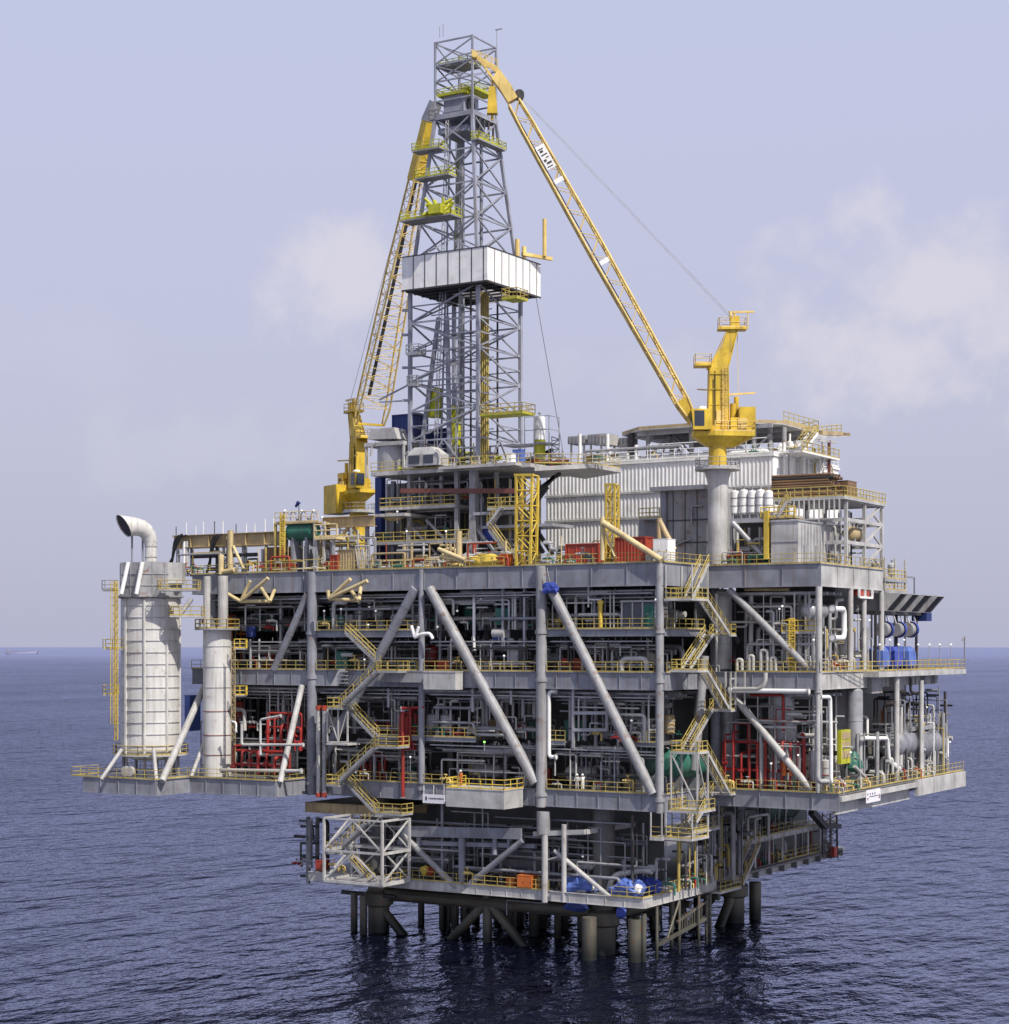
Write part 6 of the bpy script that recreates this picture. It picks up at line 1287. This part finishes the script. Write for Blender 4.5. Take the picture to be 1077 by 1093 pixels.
t = thing('cream_boom', 'short cream boom lying down the main deck below the derrick', 'boom', aY(497,598,-.3)); MB().tube(aY(468,586,-.4),aY(497,598,-.4),.26,10).tube(aY(470,594,-.2),aY(497,599,-.2),.24,10).build('boom_tube', M['cream'], t)
blob((XY(522,2),2,Z3+.9),(1.9,1,.9),5); t = solo(blob((XY(519,2),2,Z3+.7),(2.2,1,.9),5,.3), 'gear_heap', M['yellow'], 'yellow heap of lifting gear on the main deck left of the yellow tower', 'gear'); container('small orange red crate left of the yellow tower foot', XY(534,1.2),XY(541,1.2),1.2,2.4,Z3,Z3+1.5,'orange','crate','crate')
def ytower(label, pxa, pxb, ptop, pbot, Y, dep, m='yellow', slant=0, n=6, r=.13):
    a0, a1 = aY(pxa,pbot,Y), aY(pxa,ptop,Y); b0, b1 = aY(pxb,pbot,Y), aY(pxb+slant,ptop,Y); a0.z = b0.z = Z3
    t = thing('lattice_tower', label, 'tower', ((a0.x+b0.x)/2,Y,Z3)); D = V((0,dep,0))
    for p, q in ((a0,a1),(b0,b1),(a0+D,a1+D),(b0+D,b1+D)): MB().bar(p, q, r*2).build('leg', M[m], t)
    for p0,p1,q0,q1 in ((a0,a1,b0,b1),(b0,b1,b0+D,b1+D),(a0+D,a1+D,b0+D,b1+D),(a0,a1,a0+D,a1+D)): MB().lattice(p0,p1,q0,q1,n,r*.6,6).build('lacing', M[m], t)
    MB().bar(a1-V((.2,0,0)),b1+V((.2,0,0)),r*2.2).build('head_beam', M[m], t)
    return t
ytower('bright yellow lattice tower beside the drill floor on the main deck edge', 551, 566, 507, 599, 1.2, 1.3, n=6, slant=2)
ytower('yellow lattice tower standing between the two red containers', 647, 656, 517, 597, 3.2, .9, n=7, r=.10)
t = thing('cream_boom', 'cream boom sloping down from a cream post past the red containers', 'boom', aY(708,597,-.3)); MB().tube(aY(643,598,-.2),aY(643,552,-.2),.26,12).build('post', M['cream'], t); MB().tube(aY(644,558,-.4),aY(706,598,-.4),.34,12).build('boom_tube', M['cream'], t); MB().tube(aY(645,566,-.2),aY(656,594,-.2),.13,8).build('prop', M['cream'], t)
t = thing('tan_prop', 'slanted tan prop at the foot of the grey panel house', 'prop', aY(722,590,4)); MB().tube(aY(704,556,4),aY(720,587,4),.3,10).tube(aY(704,575,4),aY(704,553,4),.3,10).build('prop_tube', M['tan'], t)
container('left red open frame container on the main deck rim', XY(604,2),XY(639,2),2,4.6,Z3,ZY(620,580,2),'redbox',rib=.9); container('right red container beside the yellow lattice tower', XY(657,2),XY(689,2),2,4.6,Z3,ZY(672,573,2),'redbox')
cabinet('white twin door cabinet on the main deck corner', XY(697,1.2),XY(713,1.2),1.2,3,Z3,ZY(705,575,1.2),'white'); cabinet('pale low locker at the left of the white twin door cabinet', XY(689,1.8),XY(696,1.8),1.8,3,Z3,Z3+1.6,'lite','locker')
t = thing('panel_house', 'grey panelled house in front of the white quarters beside the crane column', 'house', (XY(730,15),15,Z3)); xa, xb_ = XY(706,15), XY(757,15); zt_ = ZY(730,524,15); zr_ = ZY(715,518,14)
w_ = MB().box(xa,xb_,15,22,Z3,zt_).build('wall', M['grey2'], t); mb = MB()
for k in range(1,4): x = xa+(xb_-xa)*k/4; mb.box(x-.05,x+.05,14.94,14.999,Z3,zt_)
for zz_ in (.33,.62): mb.box(xa,xb_,14.9,14.999,Z3+(zt_-Z3)*zz_-.06,Z3+(zt_-Z3)*zz_+.06)
mb.build('panel_seam', M['dark'], w_); MB().box(XY(695,14),xb_,13.6,22,zt_+.01,zt_+.5).build('roof', M['lite'], t)
MB().box(xa+.1,xa+.8,14.5,15,Z3,zt_).build('corner_post', M['grey'], t); MB().box(XY(682,16),xa-.05,16,20,Z3,ZY(690,553,16)).build('annex', M['grey'], t)
q = MB().box(XY(682,14.5),xa,14.5,16,ZY(690,553,15)-.2,ZY(690,553,15)).build('balcony', M['silver'], t); MB().rail([(XY(682,14.5),14.5,ZY(690,553,15)),(xa,14.5,ZY(690,553,15))], r=.06).build('railing', M['rail'], q)
MB().path([aY(738,560,14.7),aY(738,540,14.7),aY(750,540,14.7)], .12, 8).path([aY(712,585,14.7),aY(730,578,14.7),aY(738,575,14.7)], .1, 8).build('conduit', M['silver'], t)
# white tanks on their shelf over the dark shed
t = thing('open_shed', 'dark open equipment shed with diagonal strut beside the crane column', 'shed', (XY(798,13.5),13.5,Z3)); z = ZY(800,553,13.5); xa, xb_ = XY(779,13.5), XY(821,13.5)
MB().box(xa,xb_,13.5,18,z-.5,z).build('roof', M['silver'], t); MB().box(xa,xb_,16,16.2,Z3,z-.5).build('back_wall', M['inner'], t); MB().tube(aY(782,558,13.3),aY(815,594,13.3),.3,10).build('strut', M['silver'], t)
for px in (780,820): MB().bar((XY(px,13.4),13.6,Z3),(XY(px,13.4),13.6,z-.5),.3).build('post', M['grey2' if px < 800 else 'yellow'], t)
pipebank('small pipework and yellow fittings inside the dark open shed', xa+.4,xb_-.4,13.8,15.6,Z3,z-1, 14, mats=('silver','rail','dark','pipe'), nv=5, up=.4)
for i, px in enumerate((784.5,794,803,812,820.5)): vtank(('first','second','third','fourth','fifth')[i]+' white bottle tank in the row above the dark shed, counted from the crane', (XY(px,14.6),14.6), z, ZY(px,523.5-(i%2),14.6), .47, 'white', group='row of white bottle tanks')
# container house and steel rack at the side
t = thing('container_house', 'pale grey ribbed container house on the main deck of the side block', 'house', (XY(850,11.6),14,Z3)); xa, xb_ = XY(823,11.5), XY(852,11.5); zt_ = ZY(840,557,11.5)
MB().box(xa,xb_,11.5,YX(897,xb_),Z3,zt_).build('wall', M['lite'], t); mb = MB(); y = 12.3
while y < YX(897,xb_)-.4: mb.box(xb_,xb_+.06,y,y+.3,Z3+.2,zt_-.2); y += .9
mb.box(xa,xb_,11.44,11.499,Z3+2.4,Z3+2.5); mb.build('wall_rib', M['silver'], t); MB().box(xa-.1,xb_+.1,11.4,YX(897,xb_)+.1,zt_+.01,zt_+.2).build('roof', M['silver'], t)
for k in range(2): MB().box(xb_+.061,xb_+.12,13+3.2*k,14+3.2*k,Z3+.1,Z3+2.2).build('door', M['grey2'], t)
tr = thing('yellow_stair_frame', 'yellow stairs and railed gallery on the roof of the container house', 'gallery', (xa,12,zt_)); z = ZY(838,553,11.8)
q = MB().box(XY(812,11.8),xb_-.5,11.8,14,z,z+.15).build('floor', M['tan'], tr); MB().rail([(XY(812,11.8),11.8,z+.15),(xb_-.5,11.8,z+.15)], r=.075, step=.9).build('railing', M['yellow'], q)
MB().bar(aY(818,597,11.5),aY(818,545,11.5),.5,.3).build('column', M['yellow'], tr); flight(tr, aY(842,535,12.2), aY(832,552,12.2), V((0,.9,0)), 'lite')
t = thing('steel_rack', 'pale steel pipe rack tower on the outer end of the main deck', 'rack', (BX-3,22,Z3)); RX = BX-.2; ya, yb = YX(903,RX), YX(941,RX); zt_ = ZX(903,533,RX); lv_ = [Z3, Z3+(zt_-Z3)*.36, Z3+(zt_-Z3)*.70, zt_]
for x in (RX-7,RX):
    for y in (ya,(ya+yb)/2,yb): MB().bar((x,y,Z3),(x,y,zt_),.36).build('post', M['lite'], t)
for k, z in enumerate(lv_[1:]):
    MB().bar((RX,ya,z),(RX,yb,z),.3,.4).bar((RX-7,ya,z),(RX,ya,z),.3,.4).bar((RX-7,yb,z),(RX,yb,z),.3,.4).build('level_beam', M['lite'], t)
ym = (ya+yb)/2
for k in range(3): MB().bar((RX,ym,lv_[k]),(RX,yb,lv_[k+1]),.26).bar((RX,yb,lv_[k]),(RX,(ym+yb)/2,(lv_[k]+lv_[k+1])/2),.2).build('brace', M['lite'], t)
q = MB().box(RX-9.5,RX+.4,ya-1.5,yb+.5,zt_-.05,zt_+.3).build('top_floor', M['lite'], t); MB().rail([(RX-9.5,ya-1.4,zt_+.3),(RX+.3,ya-1.4,zt_+.3),(RX+.3,yb+.4,zt_+.3)], r=.06, step=1).build('railing', M['rail'], q)
mb = MB()
for k in range(16): x = RX-9.2+k*.6; mb.bar((x,ya-1.5,zt_),(x,ya-1.5,zt_-1.6-.5*(k%3)),.14)
mb.bar((RX-9.5,ya-1.5,zt_-2.2),(RX,ya-1.5,zt_-2.2),.12); mb.build('hanging_bar', M['lite'], t)
pipebank('pipes and yellow fittings inside the pale steel rack', RX-6,RX-.6,ya+.5,yb-.5,Z3,zt_-1, 20, mats=('pipe','silver','rail','dark','white'), nv=8)
pvessel('tan round vessel end inside the pale steel rack', (RX-1.2,ya+4,lv_[1]+1.2), (RX-1.2,ya+7,lv_[1]+1.2), .8, 'tan', zfloor=lv_[1])
t = thing('timber_stack', 'rusty brown stack of pipes and planks on top of the pale steel rack', 'stack', (RX-4,ya+3,zt_+.3)); z = zt_+.3
for k in range(8):
    for j in range(4): MB().tube((RX-9,ya+.2+j*.9,z+.5+k*.31),(RX-1.6-.3*(k%3),ya+.4+j*.9,z+.5+k*.31),.17,7).build('pipe', M[('brown','wood','dark','brown')[(k+j)%4]], t)
for x in (RX-8,RX-3): MB().bar((x,ya-.2,z),(x,ya+3.6,z),.4,.6).build('bearer', M['dark'], t)
cabinet('rusty orange timber box on the timber stack', RX-7.5,RX-1.2,ya+3.8,ya+6.5,z,z+2.2,'wood','box','timber_box')
for i in range(5): skid(('olive','dark','green','grey','tan')[i]+' machine on the far top edge of the pale steel rack', RX-1.6, ya+7.2+i*1.35, z, .5, ('limeyellow','dark','dkgreen','grey2','tan')[i])
pipebank('pale pipes and valves crowding the rim of the far side face lower deck', 13.9,15.5,33,53,Z1,Z1+7.5, 60, mats=('lite','silver','pipe','grey2','white','rail'), nv=14, up=.4)
pipebank('fine pipes along the rim of the side face lower deck near the corner', 13.9,15.5,12,30,Z1,Z1+6, 26, mats=('lite','silver','pipe','grey2'), nv=14, up=.4)
pipebank('fine pipes and gauges along the rim of the side face middle deck', 12.4,13.6,13,30,Z2,Z2+5, 22, mats=('lite','silver','pipe','rail'), nv=10, up=.4)
pipebank('dark hoses and brackets hanging under the side walkway', 11,15.4,33,53,Z2b-5,Z2b-.2, 22, mats=('dark','grey','black'), nv=0, up=.8)
pipebank('fine bright pipework at the rim of the red deluge frame bay', 2,15,11.4,13,Z1,Z2b-.8, 22, mats=('pipe','silver','red','grey2','lite'), nv=8, rmax=.14)
pipebank('fine bright pipework at the rim of the side block upper bay', 1,13,11.4,13,Z2,Z3b-.6, 22, mats=('pipe','silver','grey2','lite'), nv=8, rmax=.14)
pipebank('dim pipes and hangers at the rim of the base module', -45,-3,.5,2,Z0,Z1b-.5, 22, mats=('grey2','dark','grey'), nv=8, rmax=.14)  # darker paints put the shade of the base module into these pipes
pipebank('dim pipes in the recess under the hanging walkway', -2.4,-.6,1,24,Z0,13, 26, mats=('silver','grey2','pipe','dark','rail'), nv=8, rmax=.2, up=.4)
pipebank('dark pipes and brackets crowding the side rim of the base deck', -4.1,-2.9,27,58,Z0,10, 30, mats=('dark','grey2','silver','grey','rust'), nv=14, up=.4)
pipebank('dim pipes across the recess wall of the base module', -4,-.8,10,25,Z0,Z1b-1, 30, mats=('grey2','dark','rail','grey'), nv=10, rmax=.2)
pipebank('dark braces and pipes hanging in the shadow below the base deck', -44,-4,6,16,2.2,5.4, 24, mats=('jacket','dark','jacket'), nv=0, up=.7)
pipebank('dark pipes and ducts in the gap between the huge stack and the narrow cylinder', -65.8,-60.5,1,6,Z1,Z2b-.3, 28, mats=('dark','grey','silver','navy','grey2'), nv=6, rmax=.34)
pipebank('pipes behind the narrow cylinder crown under the main deck end', -65,-60.5,1,6,Z2,Z3b, 24, mats=('dark','grey','silver','orange','grey2'), nv=6, rmax=.3)
cabinet('faded blue tall cabinet glimpsed between the huge stack and the raking strut', XY(197,3),XY(203,3),3,5,Z1+5,ZY(200,742,3),'ltblue'); t = thing('blue_barrel', 'deep blue barrel on the end of the mezzanine behind the narrow cylinder', 'barrel', aY(268,680,1)); MB().lathe(aY(268,680,1), [(0,0),(.6,.02),(.65,.4),(.6,1.3),(0,1.35)], 14).build('barrel_shell', M['navy'], t)
pipebank('pipes and brackets slung beneath the base deck', -44,-4,1.5,6,3.6,5.6, 22, mats=('jacket','dark','jacket','grey'), nv=0)
pipebank('pale pipes and fittings over the main deck rim by the rear girder', XY(186,2),XY(262,2),1.5,6,Z3,Z3+4.5, 26, mats=('silver','lite','dark','white','rail'), nv=8, up=.4)
pipebank('tall thin pipes and vents on the main deck between girder and drill floor', XY(300,4),XY(400,4),3,8,Z3,Z3+5, 34, mats=('silver','lite','tan','grey2','rail'), nv=8, up=.5)
pipebank('thin pipes and white rails on the quarters roof edge', lx0+4,lx1-1,25.6,30,zr,zr+2.2, 26, mats=('white','lite','silver'), nv=6, up=.4)
pipebank('white pipes and rails over the bright end wall of the quarters', lx1-3,lx1+2,26,44,zr-5,zr+1.5, 22, mats=('white','lite','rail'), nv=4)
pipebank('pipes and yellow fittings between crane column and container house', XY(768,12.5),XY(826,12.5),12,15,Z3,Z3+2.6, 22, mats=('rail','silver','green','lite'), nv=10, up=.4)
lamp(904,532,0,1.0,'white lamp on the corner of the pale steel rack',None,X=RX)

# ================================================================ round the drill floor
t = thing('tank_house', 'round grey tank house with flat pale roof at the outer edge of the drill floor', 'tank house', (XY(413,8.5),9,FZ)); c = V((XY(413,9),10.4,0))
MB().lathe(c, [(2.0,FZ-.4),(2.0,FZ+3.3)], 20).build('tank_wall', M['silver'], t); MB().box(XY(390,8.5),XY(432,8.5),8.2,13,FZ+3.3,FZ+3.75).build('roof', M['lite'], t)
MB().prism([aY(392,469,8.5),aY(396,458,8.5),aY(420,456,8.5),aY(424,468,8.5)],(0,3,0)).build('roof_box', M['lite'], t); MB().path([aY(396,487,8.2),aY(397,477,8.2),aY(402,472,8.2)], .15, 8).build('vent_pipe', M['lite'], t)
for px in (391,431): MB().bar((XY(px,8.4),8.4,FZ-.5),(XY(px,8.4),8.4,FZ+3.3),.24).build('post', M['lite'], t)
t = thing('driller_cabin', 'pale driller cabin with dark windows at the edge of the drill floor', 'cabin', (XY(450,6.4),6.8,FZ)); xa, xb_ = XY(434,6.4), XY(468,6.4)
za, zc = ZY(450,497,6.4), ZY(450,485,6.4)
cw = MB().loft([[(xa,6.3,za),(xb_,6.3,za),(xb_,8.6,za),(xa,8.6,za)],[(xa,6.3,zc),(xb_,6.3,zc),(xb_,8.6,zc),(xa,8.6,zc)],[(xa+.9,6.7,zc+.9),(xb_-1.2,6.7,zc+.9),(xb_-1.2,8.4,zc+.9),(xa+.9,8.4,zc+.9)]]).build('cabin_wall', M['lite'], t)
for a, b in ((.08,.42),(.55,.85)): MB().box(xa+(xb_-xa)*a,xa+(xb_-xa)*b,6.24,6.299,za+.25,zc-.1).build('window', M['glass'], cw)
MB().path([(xb_+.2,6.2,za),(xb_+.5,6.2,zc),(xb_-.2,6.2,zc+.5)], .1, 8).path([(xa-.2,6.2,za),(xa-.2,6.2,zc),(xa+.4,6.2,zc+.4)], .1, 8).build('guard_hoop', M['lite'], t)
container('blue sheeted house behind the derrick legs at the rear crane side', XY(419,11),XY(442,11),11,14,ZY(430,466,11),ZY(430,442,11),'navy','blue_house','house',rib=.6); container('dark blue house inside the derrick on the drill floor', XY(444,16),XY(477,16),16,19,FZ+1.2,FZ+6,'navy','blue_house','house')
t = thing('blue_house_support', 'grey frame carrying the blue sheeted house', 'frame', (XY(430,11),11,FZ))
for px in (420,441):
    for y in (11.2,13.8): MB().bar((XY(px,11),y,FZ),(XY(px,11),y,ZY(430,466,11)),.25).build('post', M['grey2'], t)
vtank('white and lime upright cylinder tank on the drill floor wing', (XY(576,13),13), FZ-.2, ZY(576,444,13), .68, 'white', lower=(.55,'limeyellow'), legs=False, rings=3)
t = thing('scaffold', 'thin grey scaffold around the lime based cylinder tank', 'scaffold', (XY(578,13),13,FZ)); xs_ = [XY(p,12) for p in (560,570,586)]
for x in xs_:
    for y in (12,14.4): MB().tube((x,y,FZ-.4),(x,y,FZ+6.0),.06,6).build('standard', M['silver'], t)
for k in range(4):
    z = FZ+1.2+k*1.6; MB().tube((xs_[0],12,z),(xs_[2],12,z),.05,6).tube((xs_[2],12,z),(xs_[2],14.4,z),.05,6).build('ledger', M['silver'], t)
MB().box(xs_[0]-3,xs_[2],12,14.5,FZ+2.7,FZ+2.85).build('boarding', M['silver'], t)
t = thing('stair_scaffold', 'thin zigzag scaffold stairs at the tip of the drill floor wing', 'scaffold', (XY(595,13),13,FZ)); MB().lattice(aY(589,466,13),aY(589,494,13),aY(597,464,13),aY(597,494,13),6,.06,6,chord=.06).build('lattice', M['grey'], t); MB().tube(aY(600,494,13),aY(600,480,13),.07,6).build('pole', M['silver'], t)
pipebank('yellow and grey machinery crowding the drill floor under the derrick', DX-4,DX+4.4,9.6,18,FZ,FZ+3.2, 26, mats=('limeyellow','silver','dark','lite','limeyellow'), nv=12, up=.3)
pipebank('small fittings along the drill floor wing', XY(540,12),XY(603,12),11,15,FZ,FZ+1.6, 16, mats=('redbox','silver','lite','rail','dark'), nv=7, up=.3)
for i in range(8): skid(('lime','pale','dark','red','grey','olive','tan','white')[i]+' machine on the drill floor among the derrick legs', DX-5.5+i*1.75, 8.6+(i%2)*.7, FZ, .62, ('limeyellow','lite','dark','redbox','grey2','rail','tan','white')[i])
for p0,p1,y0,y1,za,zb2,lab in ((408,486,8,15,ZY(440,576,8),ZY(440,541,8),'pipes and ducts between the lower galleries of the drill substructure'),(500,560,8,14,Z3+1,FZ-1.5,'pipes and valves behind the drill floor stairs'),(410,500,8,15,ZY(440,538,8),FZ-.8,'pipes under the drill floor above the upper gallery')):
    pipebank(lab, XY(p0,y0),XY(p1,y0),y0,y1,za,zb2, 26, mats=('silver','dark','grey2','lite','rail'), nv=8)
cabinet('bright blue machine under the drill floor by the stairs', XY(514,8.4),XY(527,8.4),8.4,9.8,ZY(520,577,8.4),ZY(520,560,8.4),'blue','machine','blue_machine')
vtank('cream round tank under the upper gallery of the drill substructure', (XY(420,8),8), ZY(420,556,8), ZY(420,547,8), 1.2, 'cream', legs=False, rings=0)
cabinet('white control box on the wing of the drill floor', XY(540,9),XY(546,9),9,10,FZ,FZ+1.5,'white'); cabinet('blue control box under the scaffold on the drill floor', XY(547,10),XY(556,10),10,11,FZ,FZ+2,'ltblue')
t = thing('derrick_access_stairs', 'open grey stair frame with white treads beneath the drill floor by the rear crane', 'stairs', aY(370,582,8))
for k in range(6): MB().box(XY(364,8),XY(372,8),8,9,ZY(368,582-k*5,8),ZY(368,582-k*5,8)+.25).build('tread', M['lite'], t)
for px in (363,373): MB().bar((XY(px,8),8,Z3),(XY(px,8),8,ZY(368,555,8)),.2).build('post', M['grey'], t)
for i, (px,py,Y) in enumerate(((424,546,6.2),(434,567,6.4),(476,567,6.4),(344,552,4),(485,498,6.8))): lamp(px,py,Y,1.4 if i != 2 else 3.2,'white lamp on the galleries around the drill substructure','drill substructure lamps')

# ================================================================ roof of the quarters
for i, (p0,p1,py0,py1,Y) in enumerate(((606,624,466,474,30),(627,650,464,474,30),(638,650,464,475,27.5),(652,671,468,476,30))):
    t = thing('cooling_unit', ('grey cooling unit at the outer end of the quarters roof','long grey cooling unit on legs on the quarters roof','square pale cooling unit at the front of the quarters roof','ribbed grey cooling unit next to the helideck legs')[i], 'cooling unit', (XY((p0+p1)/2,Y),Y,zr)); xa, xb_ = XY(p0,Y), XY(p1,Y); za, zb2 = ZY(p0,py1,Y), ZY(p0,py0,Y)
    MB().box(xa,xb_,Y,Y+2.5,za,zb2).build('housing', M['silver' if i != 2 else 'lite'], t)
    n_ = int((xb_-xa)/.5); mb = MB()
    for k in range(n_): mb.box(xa+.15+k*.5,xa+.35+k*.5,Y-.06,Y-.001,za+.15,zb2-.15)
    mb.build('grille', M['grey'], t)
    for x in (xa+.3,xb_-.3): MB().bar((x,Y+.4,zr+.1),(x,Y+.4,za),.2).build('leg', M['lite'], t)
container('long low tan louvred box on the quarters roof', XY(625,29),XY(668,29),29,33,zr+.15,zr+1.6,'tan','roof_box','box'); cabinet('white low box on the front edge of the quarters roof', XY(660,26),XY(668,26),26,27,zr+.15,zr+1.3,'white','box','roof_box')
vtank('dark bent flue on the quarters roof left of the helideck', (XY(673.5,28),28), zr+.1, ZY(674,462,28), .45, 'dark', legs=False, rings=0, name='flue')
for px in (648.5,619,679): t = solo(MB().tube((XY(px,26),26,zr),(XY(px,26),26,ZY(px,463 if px != 679 else 475,26)),.22,10), 'vent_stack', M['white'], {648.5:'white vent post beside the square cooling unit',619:'white vent post by the outermost cooling unit',679:'short white vent post before the helideck legs'}[px], 'vent')
EX = lx1+.3
t = thing('escape_chute', 'white and yellow escape stairs slanting down from the helideck over the bright end wall', 'stairs', aX(850,475,EX+2))
flight(t, aX(868,463,EX+2.2), aX(853,482,EX+2.2), V((1.2,0,0)), 'white'); flight(t, aX(872,486,EX+1.5), aX(884,510,EX+1.5), V((1.2,0,0)), 'white')
q = MB().box(EX,EX+3,YX(840,EX+1),YX(880,EX+1),ZX(855,485,EX+1)-.2,ZX(855,485,EX+1)).build('landing', M['white'], t); MB().rail([(EX+2.9,YX(840,EX+1),ZX(855,485,EX+1)),(EX+2.9,YX(880,EX+1),ZX(855,485,EX+1))], r=.06).build('railing', M['rail'], q)
t = thing('lifeboat_davit', 'pale jib with yellow fittings reaching out past the end of the helideck', 'davit', aX(880,510,EX+2)); X_ = EX+2.4
MB().bar(aX(848,472,X_),aX(872,470,X_),.35).bar(aX(866,467,X_),aX(905,464,X_),.4,.5).bar(aX(873,470,X_),aX(892,472,X_),.3).build('arm', M['lite'], t); MB().bar(aX(876,462,X_),aX(898,463,X_),.5).bar(aX(896,463,X_),aX(906,464,X_),.4).build('jib_tip', M['tan'], t)
MB().bar(aX(885,470,X_),aX(885,510,X_),.3).build('post', M['rust'], t); MB().bar(aX(878,470,X_),aX(878,500,X_),.25).build('side_post', M['lite'], t)
MB().rail([aX(856,465,X_),aX(898,461,X_)], r=.06, h=.9, toe=False).build('railing', M['rail'], t)
t = thing('roof_pole', 'white pole with round base on the roof under the helideck edge', 'pole', aX(843,478,EX)); MB().tube(aX(843,478,lx1-1),aX(843,463,lx1-1),.15,8).build('pole', M['white'], t); MB().lathe(aX(843,479,lx1-1), [(.5,0),(.5,.8),(0,1.0)], 12).build('base', M['white'], t)
# pale side house behind, closing the space between the quarters and the deck
t = thing('quarters_support', 'dark steel underframe carrying the white quarters above the main deck', 'underframe', (-13,30,Z3))
for k in range(8):
    for y in (26.5,35,44): MB().bar((lx0+1+k*(lx1-lx0-2)/7,y,Z3),(lx0+1+k*(lx1-lx0-2)/7,y,46.3),.5).build('post', M['grey'], t)
MB().box(lx0+.5,lx1-.5,40,40.2,Z3,46.25).box(lx1-.7,lx1-.5,26,39.9,Z3,46.25).build('skirt', M['grey'], t)
container('white upper house behind the steel rack at the end of the quarters', XY(838,40),XY(898,40)-2,40,44,50,ZY(880,507,40),'white','end_house','house')
# ================================================================ far ship on the horizon
p = aD(22, 692.5, 9000); s_ = thing('distant_ship', 'tiny grey tanker far off on the hazy horizon', 'ship', (p.x,p.y,0))
def S(u, v, z): return V((p.x,p.y,0))+RT*u+DIR*v+UP*z
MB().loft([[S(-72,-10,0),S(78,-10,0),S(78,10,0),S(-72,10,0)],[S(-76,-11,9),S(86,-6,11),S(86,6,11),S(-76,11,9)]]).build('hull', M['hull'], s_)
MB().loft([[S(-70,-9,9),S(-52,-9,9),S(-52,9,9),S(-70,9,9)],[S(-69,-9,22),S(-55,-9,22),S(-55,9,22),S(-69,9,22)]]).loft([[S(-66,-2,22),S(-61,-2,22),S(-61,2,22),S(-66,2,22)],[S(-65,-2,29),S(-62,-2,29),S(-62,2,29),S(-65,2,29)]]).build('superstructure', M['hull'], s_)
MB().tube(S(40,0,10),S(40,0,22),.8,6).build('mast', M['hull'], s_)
